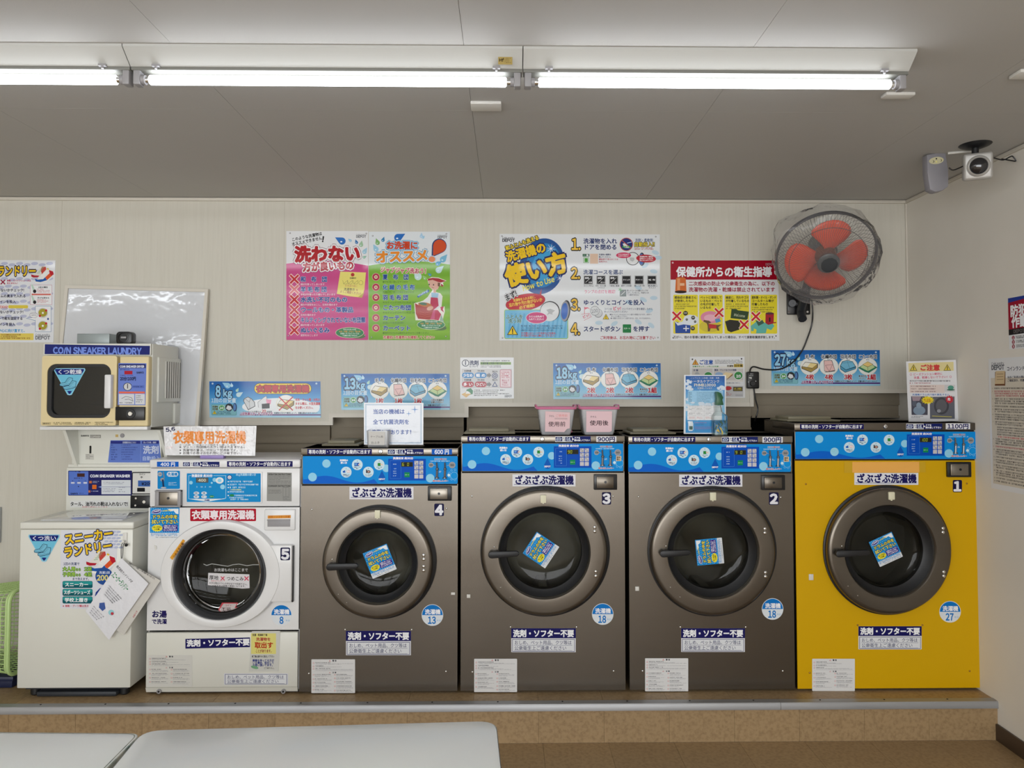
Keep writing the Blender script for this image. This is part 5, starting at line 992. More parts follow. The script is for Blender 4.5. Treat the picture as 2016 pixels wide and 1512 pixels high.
p = Print(wallframe(1984.5, 587.5, 688, 400)); p.slab([(0, 0), (560, 0), (560, 400), (0, 400)], .002, (230, 231, 232)); p.rect(0, 0, 560, 60, (36, 60, 150)); p.poly([(0, 36), (560, 0), (560, 232), (0, 246)], (160, 20, 48)); p.poly([(0, 246), (560, 232), (560, 278), (0, 290)], (30, 26, 28))
p.text('防犯カメラ', 22, 104, 96, WHT, w=470, b=.04); p.text('作動中', 34, 192, 92, WHT, w=280, b=.04); p.text('DEPOT-SECURITY', 56, 264, 34, (110, 104, 104), w=330, b=.04)
for i in range(3): p.ell(50, 312+i*34, 16, 16, (150, 24, 50)); p.text('123'[i], 50, 312+i*34, 22, WHT, anc='c', b=.04); p.micro(80, 300+i*34, 540, 324+i*34, 2, (40, 40, 46), .8)
p.build('poster', P_satin, None, 'red and blue security camera poster at the right edge of the photo', 'poster')
# ================================================================== white washer number 5
w5 = thing('coin_washer', q(438, 1364, YF+.2), 'white coin washer number 5 with a red name sticker, left of the steel washers', 'washing machine'); w5.location.z = ZP; WL[w5.name].z = ZP
xa_, xb_ = q(289.5, 1240, YF).x, q(588, 1240, YF).x
zz = lambda v, Y=YF: q(440, v, Y).z
xt0, xt1 = q(295, 905, YF).x, q(592, 905, YF).x
mb = MB(); mb.box(xa_+.002, xb_-.002, YF+.004, YF+.012, zz(1241), zz(999)); 
cx5, cz5 = q(431, 1131, YF-.03).x, q(431, 1131, YF-.03).z; rg5 = 88/413
mb = MB(); plate_hole(mb, xa_, xb_, zz(1240), zz(999), cx5, cz5, rg5*1.06, YF-.004, .02); mb.build('front_panel', M_white, w5)
mb = MB(); mb.box(xa_, xa_+.003, YF+.016, DEP, ZP+.02, zz(922)); mb.box(xb_-.003, xb_, YF+.016, DEP, ZP+.02, zz(922)); mb.box(xa_, xb_, DEP-.003, DEP, ZP+.02, zz(922)); mb.box(xa_, xb_, YF+.02, DEP, zz(1243), zz(1240)); mb.box(xa_+.01, xb_-.01, YF+.03, DEP, ZP+.004, ZP+.02); mb.build('cabinet', M_white, w5)
mb = MB(); mb.box(xa_+.006, xb_-.006, YF+.03, DEP-.01, ZP, ZP+.02); mb.build('plinth', M_black, w5)
mb = MB(); mb.box(xt0, xt1, YF-.006, DEP, zz(921), zz(904.5), 0, .008, 3); mb.build('top_lid', M_white, w5)
mb = MB(); x0_, x1_ = q(294, 960, YF).x, q(590, 960, YF).x
mb.box(x0_, x1_, YF+.004, YF+.14, zz(997.5), zz(921.8), 0, .005); mb.build('console', M_white, w5)
mb = MB(); za, zb_ = zz(1353), zz(1245); mb.box(xa_-.002, xb_-.003, YF-.002, YF+.02, za, zb_, 0, .004); mb.prism([(xa_-.002, YF-.002, za), (xa_-.002, YF+.006, ZP+.012), (xa_-.002, YF+.03, ZP+.012), (xa_-.002, YF+.03, za)], (xb_-xa_-.001, 0, 0)); lowp = mb.build('lower_panel', M_ivory, w5)
for u in (313, 558):
    mb = MB(); c = q(u, 1361, YF-.002); mb.cyl(c, (0, -1, 0), .0105, -.004, .004, 18); mb.build('screw', M_plasg, lowp)
    mb = MB(); mb.cyl(c+Vector((0, -.004, 0)), (0, -1, 0), .0045, 0, .002, 12); mb.build('screw', M_dark, lowp)
mb = MB(); mb.lathe([(rg5*1.5, .33), (rg5*1.5, .10), (rg5*1.05, .07)], (cx5, YF, cz5), (0, 1, 0), 64); mb.lathe([(rg5*1.5, .33), (0, .345)], (cx5, YF, cz5), (0, 1, 0), 64); mb.build('drum', M_drum, w5)
mb = MB()                                        # broad white door ring with the hinge block on its right
sx, sz = 118/413, 104.5/413; cxo = q(434.5, 1130, YF-.03); N = 96; vs = []; fs = []
prof = [(1.0, .0, 0), (1.0, -.018, 0), (.985, -.030, 0), (.95, -.037, 0), (.35, -.040, 1), (.06, -.036, 1), (0, -.026, 1), (-.02, .0, 1)]
for kf, dy, inn in prof:
    for i in range(N):
        a = 2*math.pi*i/N; ca, sa = math.cos(a), math.sin(a); po = Vector((cxo.x+sx*ca, 0, cxo.z+sz*sa)); pi_ = Vector((cx5+rg5*1.04*ca, 0, cz5+rg5*1.0*sa))
        f = kf if not inn else kf
        if not inn: f = 1-(1-kf)*2.2
        v = pi_.lerp(po, f); vs.append((v.x, YF+dy, v.z))
K = len(prof)
for j in range(K-1):
    for i in range(N): fs.append((j*N+i, j*N+(i+1) % N, (j+1)*N+(i+1) % N, (j+1)*N+i))
mb.add(vs, fs, 0, True); d5 = mb.build('door', M_white, w5)
mb = MB(); a = q(532, 1185.5, YF-.034); b_ = q(574.5, 1073.5, YF-.034); mb.box(a.x-.02, b_.x, YF-.034, YF-.004, a.z, b_.z, 0, .006); mb.build('hinge_cover', M_white, d5)
mb = MB(); a = q(575.5, 1184, YF-.006); b_ = q(579.5, 1074, YF-.006); mb.box(a.x, b_.x, YF-.02, YF-.004, a.z, b_.z, 0, .001); mb.build('grip_slot', M_black, d5)
mb = MB(); mb.lathe([(rg5*1.03, -.024), (rg5*1.0, -.03), (rg5*.985, -.02), (rg5*.97, .0)], (cx5, YF, cz5), (0, 1, 0), 96); mb.build('inner_ring', mat('ring_grey', (96, 98, 102), .4, metal=.3), d5)
mb = MB(); mb.lathe([(rg5*.985, -.022), (rg5*.94, -.016), (rg5*.89, -.006), (rg5*.86, .02)], (cx5, YF, cz5), (0, 1, 0), 96); mb.build('door_gasket', M_black, d5)
mb = MB(); mb.lathe([(rg5*.89, -.004), (rg5*.86, .0), (rg5*.80, .04), (rg5*.6, .062), (rg5*.3, .068), (0, .07)], (cx5, YF, cz5), (0, 1, 0), 96); mb.build('door_glass', M_glass, d5)
def stick(par, Y, name='sticker', m=None, fn=None, label=None):
    p = Print(plY(Y)); fn(p); return p.build(name, m or P_satin, par, label)
G5 = YF+.012
def f_(p):
    p.o(280, 830, 5.041)
    W_L = [(610, 1414), (640, 1428), (690, 1412), (760, 1422), (850, 1436), (900, 1420), (960, 1414), (1040, 1430), (1100, 1420), (1165, 1420)]
    p.line(W_L, 7, (170, 172, 170))
    p.text('お洗濯ものはここまで', 712, 1472, 36, (200, 200, 200), w=338, b=.012)
stick(d5, G5, 'level_print', fn=f_)
def f_(p):
    p.o(280, 1080, 4.7235); p.slab([(614, 226), (996, 240), (998, 368), (930, 372), (610, 340)], .0006, (216, 214, 216)); p.text('厚地', 622, 268, 44, (24, 20, 20), w=88, b=.012, rot=3); p.cross(748, 277, 22, 8, (206, 60, 90)); p.text('つめこみ', 784, 278, 42, (24, 20, 20), w=160, b=.012, rot=1); p.cross(970, 278, 24, 9, (206, 60, 90)); p.text('毛布なども分けて', 640, 300, 14, (196, 60, 80), w=130, b=0); p.text('大きな物はドラムの半分までで利用下さい。', 622, 320, 23, (28, 24, 24), w=366, b=.01, rot=2); p.text('つめすぎは故障の原因になります。', 650, 346, 21, (28, 24, 24), w=322, b=.01, rot=1)
stick(d5, G5-.004, 'paper_note', fn=f_)
def f_(p):
    p.o(280, 1080, 4.7235); p.slab([(742, 503), (892, 503), (850, 580), (700, 583)], .0006, (190, 70, 80)); p.poly([(756, 512), (880, 512), (846, 572), (714, 574)], (196, 184, 184)); p.text('コイン', 770, 528, 20, (150, 40, 50), rot=0, skew=-.2); p.text('不可', 735, 560, 26, (60, 30, 30), b=.02, w=90)
stick(d5, G5, 'red_card', fn=f_)
def f_(p):
    p.slab(rrect(552, 1078, 571, 1103, 2.5), .0006, (24, 22, 66)); p.text('5', 561.5, 1091, 25, (232, 232, 238), b=.06, anc='c', sq=1.0)
stick(d5, YF-.035, 'number_sticker', fn=f_)
def f_(p):
    p.poly([(334.5, 1098), (360, 1061.5), (364.5, 1064.5), (339.5, 1102.5)], (226, 160, 50)); p.text('つめすぎ注意', 341, 1098, 5.5, (90, 40, 20), rot=-56, w=36, b=.02)
stick(d5, YF-.041, 'orange_tape', fn=f_)
def f_(p): p.slab([(309, 909), (351.5, 909), (351.5, 919), (309, 919)], .0005, (14, 92, 190)); p.text('400 円', 316, 914, 8.6, WHT, w=29, b=.03)
stick(w5, YF-.0068, 'price_sticker', fn=f_)
def f_(p):
    p.slab([(359.5, 909), (432, 909), (432, 919), (359.5, 919)], .0005, (220, 220, 222)); door_warn(p, 359.5, 432, 909, 919)
stick(w5, YF-.0068, 'error_sticker', fn=f_)
def f_(p): p.slab([(447, 908), (576, 908), (576, 919), (447, 919)], .0005, NAVY); p.text('専用の洗剤・ソフターが自動的に出ます', 450, 913.5, 8.4, WHT, w=123, b=.022)
stick(w5, YF-.0068, 'detergent_sticker', fn=f_)
YC5 = YF+.0035
def f_(p):
    p.o(280, 830, 5.041); p.slab(rrect(152, 488, 374, 668, 10), .0006, (10, 132, 200)); p.ell(176, 522, 22, 22, (170, 172, 176)); p.text('100', 160, 522, 14, (60, 60, 70), w=32, b=.03); p.rect(244, 498, 358, 546, (228, 236, 240), 24); p.text('洗濯機', 250, 522, 34, (10, 132, 200), w=100, b=.03); p.ell(200, 576, 20, 18, (150, 152, 156)); p.line([(210, 500), (218, 560)], 10, (130, 132, 138)); p.line([(204, 580), (212, 650)], 18, (24, 50, 90)); p.ell(212, 656, 28, 8, (180, 184, 188)); p.micro(260, 602, 358, 638, 3, (190, 220, 235), .6)
stick(w5, YC5, 'coin_sticker', fn=f_)
a = q(303, 999, YF-.02); b_ = q(355, 966, YF-.02); mb = MB()
mb.box(a.x, b_.x, YF-.016, YF+.006, a.z, a.z+.008, 0, .001); mb.box(a.x, b_.x, YF-.016, YF+.006, b_.z-.006, b_.z, 0, .001); mb.box(a.x, a.x+.018, YF-.012, YF+.006, a.z, b_.z, 0, .001); mb.box(b_.x-.014, b_.x, YF-.018, YF+.006, a.z, b_.z, 0, .001); mb.box(a.x, b_.x, YF, YF+.006, a.z, b_.z); cb = mb.build('coin_box', M_plasg, w5)
mb = MB(); mb.box(a.x+.02, b_.x-.017, YF-.008, YF+.002, a.z+.009, b_.z-.009, 0, .002); mb.build('coin_plate', M_steel2, cb); mb = MB(); k = q(331, 981, YF-.009); mb.cyl(k, (0, -1, 0), .006, -.002, .002, 14); mb.build('keyhole', M_blackp, cb)
mb = MB(); a = q(364.5, 991, YF); b_ = q(516.5, 929, YF); mb.box(a.x, b_.x, YF+.0, YF+.006, a.z, b_.z, 0, .0015); mb.build('display_frame', M_white, w5)
def f_(p):
    p.o(280, 830, 5.041); p.slab(rrect(442, 514, 1176, 798, 6), .0006, (18, 140, 206)); LB = (180, 220, 240)
    for L in ([(488, 536), (462, 536), (462, 766), (640, 796), (830, 760), (830, 536), (708, 536)],): p.line(L, 4, LB)
    p.text('洗濯目安 約30分', 490, 537, 30, WHT, w=208, b=.04); p.rect(534, 556, 656, 606, (70, 74, 76), 4); p.rect(540, 562, 650, 602, (96, 100, 96)); p.text('400', 556, 582, 36, (226, 226, 205), w=78, b=.03)
    for x, y, r in ((484, 606, 18), (690, 608, 10), (718, 578, 20), (798, 648, 24)): p.ell(x, y, r, r, (150, 210, 236))
    p.ell(768, 584, 40, 32, (232, 234, 236)); p.ell(768, 584, 20, 18, (150, 210, 236))
    for i in range(4): p.micro(538+i*42, 642, 562+i*42, 654, 1, LB, 1, rag=False)
    for x, y in ((538, 710), (614, 710), (538, 746), (614, 746)): p.ell(x, y, 28, 16, (206, 220, 232)); p.micro(x-16, y-7, x+16, y+7, 1, (60, 70, 100), .9, rag=False)
    p.ell(690, 744, 24, 13, (30, 140, 90)); p.text('スタート', 672, 744, 10, WHT, w=38, b=.02); p.poly([(468, 766), (826, 766), (640, 792)], (226, 232, 236)); p.text('洗濯機', 618, 780, 18, (20, 60, 130), w=50, b=.03)
    p.ring(866, 553, 25, 7, (24, 60, 140), WHT); p.ring(866, 553, 11, 4, (24, 60, 140), WHT); p.text('8kg洗濯機の使い方', 930, 527, 24, LB, w=200, b=.03)
    for i, (y, x1) in enumerate(((596, 1112), (626, 1156), (654, 1030), (698, 1040), (734, 1156))): p.ell(854, y, 6, 6, WHT); p.micro(868, y-8, x1, y+8, 1, (205, 232, 245), .9, rag=False)
    p.text('この時間を放置厳禁。', 868, 676, 16, (220, 226, 150), w=126, b=.02); p.ell(890, 732, 24, 12, (40, 140, 80)); p.micro(864, 750, 1140, 784, 2, (205, 232, 245), .7)
stick(w5, YF-.001, 'display_print', fn=f_)
def f_(p):
    p.o(280, 830, 5.041); p.slab([(1240, 504), (1484, 508), (1482, 792), (1236, 788)], .0008, (150, 150, 146)); p.text('OPERATING INSTRUCTIONS', 1250, 524, 20, (50, 50, 50), w=224, b=.04); p.micro(1254, 542, 1474, 622, 5, (90, 90, 90), .35); p.text('DISPENSER INSTRUCTIONS', 1250, 640, 19, (50, 50, 50), w=222, b=.04); p.line([(1248, 627), (1478, 627)], 2, (90, 90, 90)); p.micro(1252, 676, 1386, 720, 4, (90, 90, 90), .4); p.frame(1396, 652, 1458, 744, 2, (90, 90, 90), 3, (150, 150, 146)); p.line([(1426, 654), (1426, 742)], 2, (90, 90, 90)); p.micro(1396, 752, 1476, 786, 3, (100, 100, 100), .5)
stick(w5, YC5, 'instruction_plate', fn=f_)
def f_(p): p.slab(rrect(374.5, 1001.5, 504, 1026, 2), .0008, (176, 16, 42)); p.text('衣類専用洗濯機', 377.5, 1013.5, 18.5, (236, 226, 230), w=123.5, b=.04)
stick(w5, YF-.005, 'name_sticker', fn=f_)
mb = MB(); a = q(520, 1044.5, YF-.01); b_ = q(581.5, 1002.5, YF-.01); mb.box(a.x, b_.x, YF-.012, YF-.002, a.z, b_.z, 0, .006, 3); dr = mb.build('dispenser_drawer', M_white, w5)
mb = MB(); a = q(526.5, 1037, YF-.012); b_ = q(571.5, 1023, YF-.012); mb.box(a.x, b_.x, YF-.0125, YF-.0115, a.z, b_.z, 0, .0004); mb.box(a.x, b_.x, YF-.022, YF-.012, b_.z-.003, b_.z+.002, 0, .001); mb.build('drawer_grip', M_plasg, dr)
def f_(p): p.slab([(527, 1015), (572.5, 1014), (572.5, 1020), (527, 1021)], .0004, (222, 150, 60)); p.text('洗剤・ソフター不要', 528.5, 1017.5, 4.8, (186, 96, 20), w=42, b=.01)
stick(dr, YF-.0126, 'orange_tape', fn=f_)
p = Print(plF(q(295.5, 1004, YF-.005), (.142/200, 0, 0), (0, 0, -.142/212))); p = None
drum_sticker(w5, (324, 1030), 0, YF-.0055, .139, 'wipe_sticker')
def f_(p): p.text('お湯', 298.5, 1209, 14.5, (34, 28, 90), w=30, b=.04); p.text('で洗濯', 298.5, 1223.5, 10.5, (34, 28, 90), w=30, b=.035)
stick(w5, YF-.0042, 'hot_water_lettering', fn=f_)
round_sticker(w5, (554, 1211), '8', YF-.004, 20.6)
def f_(p): p.slab([(365, 1258), (492, 1255), (492, 1274), (365, 1277)], .0006, NAVY); p.text('洗剤・ソフター不要', 367.5, 1266.5, 14, WHT, w=124, b=.045, rot=-1.2)
stick(lowp, YF-.003, 'detergent_sticker', fn=f_)
def f_(p):
    p.o(280, 1080, 4.7235); p.slab([(1020, 768), (1284, 766), (1266, 1140), (992, 1142)], .001, (208, 208, 202)); p.rect(1012, 788, 1244, 980, (226, 218, 130)); p.text('洗濯・乾燥終了後', 1024, 803, 22, (70, 60, 60), w=140, b=.03)
    p.text('洗濯物を', 1058, 843, 34, (176, 60, 60), w=138, b=.03); p.text('取出す', 1046, 898, 60, (186, 56, 30), w=172, b=.04); p.text('ことがあります。', 1054, 952, 32, (150, 50, 60), w=160, b=.03)
    p.text('終了後は速やかに取出して下さい', 1020, 1003, 22, (40, 40, 50), w=208, b=.03)
    for i, t in enumerate(('順番を待ってる方が', 'いる場合、取出して', 'お使い頂いてます。')): p.text(t, 1026, 1040+i*22, 24, (30, 50, 130), w=200, b=.035)
    p.ell(1046, 1104, 36, 14, (120, 170, 130), 14); p.text('ご了承下さい。', 1132, 1112, 18, (50, 50, 50), w=104, b=.02)
stick(lowp, YF-.004, 'yellow_notice', fn=f_)
def f_(p): p.o(280, 1080, 4.7235)
notice(lowp, 441, 567, 0, 1326, 1348.5, YF-.002, band=False)
warn_sheet(lowp, 291, 1290, 378, 1352, YF-.002, (214, 213, 207))
a = q(306, 1078, YF-.004); mb = MB(); mb.prism([(a.x-.006, YF-.006, a.z+.012), (a.x+.006, YF-.008, a.z+.008), (a.x+.008, YF-.008, a.z-.006), (a.x, YF-.006, a.z-.012)], (0, .003, 0)); mb.build('hook_stub', M_plasw, w5)
# the paper sign standing on washer 5
a = q(323, 840, YF+.05); 
p = Print(plY(YF+.05)); p.o(280, 830, 5.041); p.slab([(210, 48), (1134, 42), (1120, 340), (228, 334)], .002, (226, 226, 228)); p.text('5,6', 232, 84, 50, (30, 30, 80), w=96, b=.045, rot=-8); p.text('衣類専用洗濯機', 306, 156, 132, (232, 140, 56), w=724, b=.045); 
for i, (t, w_) in enumerate((('お一人様、一台までのご利用をお願いします', 560), ('※マット・布団類の大きい物は洗えません。', 672), ('※洗濯物の量は、半分以下が適量です。', 600), ('※お帰りの際はお忘れ物にご注意下さい。', 634))): p.text(t, 368, (232, 252, 283, 312)[i], 27 if i else 14, (40, 36, 36), w=w_, b=.014)
p.text('ご注意', 232, 262, 24, (222, 180, 176), w=70, rot=-8, b=0)
p.build('paper_sign', P_lam, None, 'laminated sign with orange heading standing on the white washer number 5', 'sign')
a = q(396, 897, YF+.055); b_ = q(442, 903, YF+.055); mb = MB(); mb.box(a.x, b_.x, YF+.04, YF+.075, zz(904.5), zz(904.5)+.016, 0, .002); tag(mb.build('clip', mat('lilac_plastic', (150, 130, 190), .4)), 'small lilac clip holding the orange headed sign on washer 5', 'clip')
# ================================================================== sneaker washer with dispenser and dryer above it
Y0 = 3.60; Y1 = 3.95; SN = 'white low sneaker washer covered with a sneaker poster, leftmost machine on the platform'
sw = thing('sneaker_washer', (q(148, 1300, Y0).x, Y0+.25, ZP), SN, 'washing machine')
xl, xr = q(36, 1200, Y0).x, q(259, 1200, Y0).x; zt_ = q(148, 1042, Y0).z; zb_ = q(148, 1355, Y0).z
mb = MB(); mb.box(xl, xr, Y0, 4.12, zb_, zt_, 0, .006); mb.build('cabinet', M_ivory, sw)
mb = MB(); mb.box(xl, xr+.004, Y0-.004, Y1+.01, zt_+.001, zt_+.034, 0, .006, 3); lid = mb.build('lid', M_ivory, sw)
mb = MB(); mb.box(xl+.07, xr-.07, Y0+.04, Y1-.03, zt_+.034, zt_+.038, 0, .002); mb.build('lid_panel', M_wbs, lid)
mb = MB(); mb.box(xl+.03, xr-.02, Y0+.02, 4.1, ZP+.035, zb_-.001); mb.box(xl+.085, xr-.07, Y0+.01, 4.05, ZP+.002, zb_-.02, 0, .008); mb.build('plinth', mat('slate_plastic', (44, 48, 54), .5), sw)
for x in (xl+.06, xr-.05):
    MB().cyl((x, Y0+.05, ZP), (0, 0, 1), .022, 0, .04, 18, 0, .006).build('foot', M_black, sw)
cxl, cxr = q(130, 960, Y1).x, q(338, 960, Y1).x; zc0 = zt_+.034; zc1 = q(200, 920.5, Y1).z
mb = MB(); mb.box(cxl, cxr, Y1, 4.15, zc0-.1, zc1, 0, .005); mb.build('console', M_ivory, sw)
PB = (88, 118, 200)
def f_(p):
    p.o(0, 830, 4.725); p.slab(rrect(634, 456, 1228, 688, 8), .0008, (34, 36, 96)); p.rect(640, 462, 822, 682, PB, 6); p.rect(822, 466, 1222, 534, (30, 32, 96)); 
    p.rect(718, 482, 788, 514, (70, 40, 36)); p.micro(700, 462, 790, 474, 1, (40, 40, 80), .8); p.micro(690, 522, 780, 534, 1, (40, 40, 80), .8)
    for i in range(3): p.rect(660+i*58, 562, 694+i*58, 578, (200, 204, 220), 5); p.ell(677+i*58, 552, 4, 4, (40, 40, 80))
    p.ell(730, 604, 5, 5, (30, 30, 60)); p.text('SANYO', 656, 670, 18, (26, 26, 50), w=68, b=.06); p.micro(736, 664, 800, 674, 1, (50, 56, 100), .8)
    p.text('CO/N SNEAKER WASHER', 838, 506, 32, (226, 228, 236), w=372, b=.06); p.rect(944, 544, 1216, 676, (214, 218, 222)); p.line([(944, 608), (1216, 608)], 3, (90, 96, 150))
    p.micro(960, 562, 1160, 590, 2, (100, 100, 130), .4); p.micro(956, 622, 1080, 662, 3, (100, 100, 130), .4); p.micro(1104, 610, 1170, 668, 3, (120, 120, 140), .35)
    p.rect(858, 588, 898, 628, (218, 110, 36), 4); p.rect(830, 552, 854, 574, (200, 110, 60)); p.rect(822, 640, 842, 660, (190, 110, 70)); p.micro(862, 554, 932, 576, 2, (190, 195, 225), .5); p.micro(850, 644, 924, 656, 1, (190, 195, 225), .6); p.poly([(912, 608), (944, 600), (944, 616)], (140, 160, 215))
stick(sw, Y1-.001, 'control_label', fn=f_)
def f_(p): p.o(0, 830, 4.725); p.slab([(650, 734), (1196, 728), (1194, 800), (652, 798)], .0006, (222, 222, 220)); p.text('タール、油汚れの靴は入れないで!', 654, 766, 42, (24, 22, 24), w=536, b=.03, rot=0); p.text('故障の原因となります', 764, 794, 13, (200, 60, 70), w=240, b=0)
stick(sw, Y1-.001, 'handwritten_strip', fn=f_)
a = q(261, 973, Y1); b_ = q(300, 929, Y1); mb = MB(); mb.box(a.x, b_.x+.03, Y1-.012, Y1+.002, a.z, b_.z, 0, .004); cu = mb.build('coin_unit', M_blackp, sw)
mb = MB(); mb.box(a.x+.008, b_.x+.02, Y1-.02, Y1-.01, a.z+.006, b_.z-.004, 0, .003); mb.build('coin_plate', M_plasw, cu)
def f_(p): p.o(0, 830, 4.725); p.text('コイン', 1292, 490, 18, (30, 30, 30), w=60, b=.03); p.text('中', 1306, 518, 22, (30, 30, 30), b=.03); p.rect(1284, 548, 1400, 604, (60, 100, 170)); p.text('¥200', 1316, 578, 36, (20, 30, 60), w=100, b=.04); p.rect(1276, 616, 1348, 652, (22, 22, 24), 5)
p = Print(plY(Y1-.0205)); f_(p); p.build('price_label', P_satin, cu)
mb = MB(); a = q(258.5, 1000, Y1); b_ = q(300, 975, Y1); mb.box(a.x, b_.x+.03, Y1-.012, Y1+.002, a.z, b_.z, 0, .002); lb = mb.build('lock_plate', M_blackp, sw)
for (u, v, r) in ((268, 981, .005), (267, 995, .005), (284, 988, .008)): MB().cyl(q(u, v, Y1-.012), (0, -1, 0), r, -.002, .004, 16).build('lock', M_chrome, lb)
# prints on the cabinet front
def f_(p):
    p.o(0, 830, 4.725); tri(p, 262, 558, 1050, 1306, 'くつ洗い')
def shoe_outline(p, x, y, k, c1, c2):
    T_ = lambda P: [(x+a*k, y+b*k) for a, b in P]
    for dx, dy in ((0, 0), (34, 30)):
        p.poly(T_([(dx+0, dy+46), (dx+8, dy+34), (dx+52, dy+24), (dx+78, dy-14), (dx+90, dy-22), (dx+126, dy-14), (dx+118, dy+44), (dx+90, dy+54), (dx+30, dy+66), (dx+4, dy+60)]), c2); p.poly(T_([(dx+4, dy+46), (dx+10, dy+38), (dx+54, dy+28), (dx+80, dy-10), (dx+90, dy-18), (dx+122, dy-10), (dx+114, dy+40), (dx+88, dy+50), (dx+30, dy+60), (dx+8, dy+56)]), c1)
        for i in range(4): p.line(T_([(dx+50+i*10, dy+30-i*12), (dx+70+i*10, dy+34-i*12)]), 2.4*k, c2)
        p.line(T_([(dx+6, dy+50), (dx+50, dy+48), (dx+116, dy+34)]), 2*k, c2)
def tri(p, x0, x1, y0, y1, t):
    def rt(x0, x1, y0, y1, c, ch=.06):
        w_ = x1-x0; m_ = (x0+x1)/2; h = y1-y0
        p.poly([(x0+w_*.02, y0), (x1-w_*.02, y0), (x1, y0+h*.07), (m_+w_*.07, y1-h*.02), (m_, y1), (m_-w_*.07, y1-h*.02), (x0, y0+h*.07)], c)
    rt(x0, x1, y0, y1, (150, 205, 228)); w_ = x1-x0; h = y1-y0; rt(x0+w_*.035, x1-w_*.035, y0+h*.03, y1-h*.045, (112, 192, 220))
    p.poly([(x0+w_*.045, y0+h*.03), (x1-w_*.045, y0+h*.03), (x1-w_*.05, y0+h*.09), (x1-w_*.13, y0+h*.24), (x0+w_*.13, y0+h*.24), (x0+w_*.05, y0+h*.09)], (26, 40, 120)); m_ = (x0+x1)/2
    p.poly([(m_-w_*.075, y1-h*.16), (m_+w_*.075, y1-h*.16), (m_+w_*.02, y1-h*.05), (m_-w_*.02, y1-h*.05)], (26, 40, 120)); p.text(t, m_, y0+h*.135, h*.18, (230, 234, 240), w=w_*.78, b=.02, anc='c'); shoe_outline(p, m_-w_*.32, y0+h*.42, w_/296, (120, 190, 216), (24, 60, 90))
stick(sw, Y0-.001, 'sneaker_sticker', fn=f_)
def f_(p):
    p.o(120, 1040, 6.575); p.slab([(0, 25), (745, 25), (720, 400), (400, 1046), (-10, 1036)], .0006, (220, 221, 228))
    for i in range(4):
        for j in range(6): p.ell(560+i*62+(j % 2)*30, 48+j*40, 30, 14, (182, 190, 214), -6, 14)
    OL = [((24, 44, 100), .085)]
    p.text('スニーカー', 44, 148, 150, (236, 196, 40), w=640, b=.05, rot=-8, ol=OL); p.text('ランドリー', 34, 318, 150, (236, 196, 40), w=640, b=.05, rot=-9, ol=OL)
    sneakers(p, 326, 290, 1.08)
    p.text('1回の洗濯で', 30, 460, 40, (50, 60, 110), w=212, b=.02); 
    for y, a, b_ in ((526, '大人用', '2足'), (596, '子供用', '4足')): p.text(a, 22, y, 58, (160, 200, 80), w=165, b=.04, ol=[((30, 90, 60), .08)]); p.text('なら', 190, y+8, 40, (160, 200, 80), w=70, b=.03, ol=[((30, 90, 60), .08)]); p.text(b_, 304, y, 56, (160, 200, 80), w=100, b=.04, ol=[((30, 90, 60), .08)])
    p.text('まで洗えます。', 146, 656, 38, (50, 60, 110), w=238, b=.02)
    for y, t, w_ in ((728, 'スニーカー', 310), (830, 'スポーツシューズ', 344), (928, '学校上履き', 306)): p.rect(20, y-46, 410, y+46, (14, 90, 100), 20); p.rect(24, y-42, 406, y+4, (40, 150, 150), 18); p.text(t, 48 if w_ < 340 else 36, y, 58, (235, 240, 242), w=w_, b=.035)
    p.ell(560, 620, 112, 112, (40, 80, 150), 0, 32); p.text('洗濯1回', 496, 572, 36, (214, 222, 236), w=140, b=.02); p.text('200', 466, 640, 90, (226, 214, 130), w=150, b=.05); p.poly([(440, 880), (450, 830), (500, 780), (520, 770), (452, 874)], (40, 60, 140))
    p.text('※革靴・ブーツ類は洗え', 22, 1006, 30, (196, 60, 80), w=340, b=.03)
stick(sw, Y0-.001, 'sneaker_poster', fn=f_)
a = q(248.5, 1056, Y0); mb = MB(); mb.box(a.x-.014, a.x+.006, Y0-.006, Y0, a.z-.035, a.z+.018, 0, .002); mb.cyl((a.x-.004, Y0-.006, a.z-.02), (0, -1, 0), .006, 0, .018, 12); mb.build('hook', M_plasw, sw)
c_ = q(243, 1070, Y0-.018); mb = MB(); mb.tube(smooth_path([q(244, 1066, Y0-.02), q(239, 1074, Y0-.02), q(238.5, 1094, Y0-.02), q(239.5, 1101, Y0-.02), q(241.5, 1092, Y0-.02), q(242.5, 1074, Y0-.02), q(246, 1070, Y0-.022)], 5), .0016, 6); mb.sph(q(248.5, 1073, Y0-.02), .008, 0, 8); tag(mb.build('string', M_blackp), 'black string loop hanging the leaflets from the sneaker washer hook', 'string')
# hanging leaflets: rear, then front
def leaflet(P, Y, tilt, fn, label, col=(228, 229, 234)):
    n = Vector((0, -1, 0))
    def pl(Q, off):
        yv = Y-tilt*(Q[:, 0:1]-240)/80.0
        r = rays(Q[:, 0], Q[:, 1]); t = yv/r[:, 1:2]; return r*t+CAMP-np.array([0, 1., 0])*off
    p = Print(pl); p.slab(P, .0008, col); fn(p); return p.build('leaflet', P_lam, None, label, 'leaflet')
def f_(p):
    p.text('洗濯中のオゾン除菌により靴の雑菌や臭いを取ります。', 254, 1108, 4, (50, 50, 50), w=62, b=.02, rot=32)
    p.text('大切な', 243, 1206, 7, (60, 60, 60), rot=-60, b=.01); p.text('お知らせ', 262, 1216, 4, (180, 60, 60), rot=-60)
leaflet([(240, 1100), (316, 1143), (244, 1250), (225, 1238)], Y0-.022, -.02, f_, 'rear paper leaflet on a string, half hidden behind the glossy leaflet', (206, 203, 196))
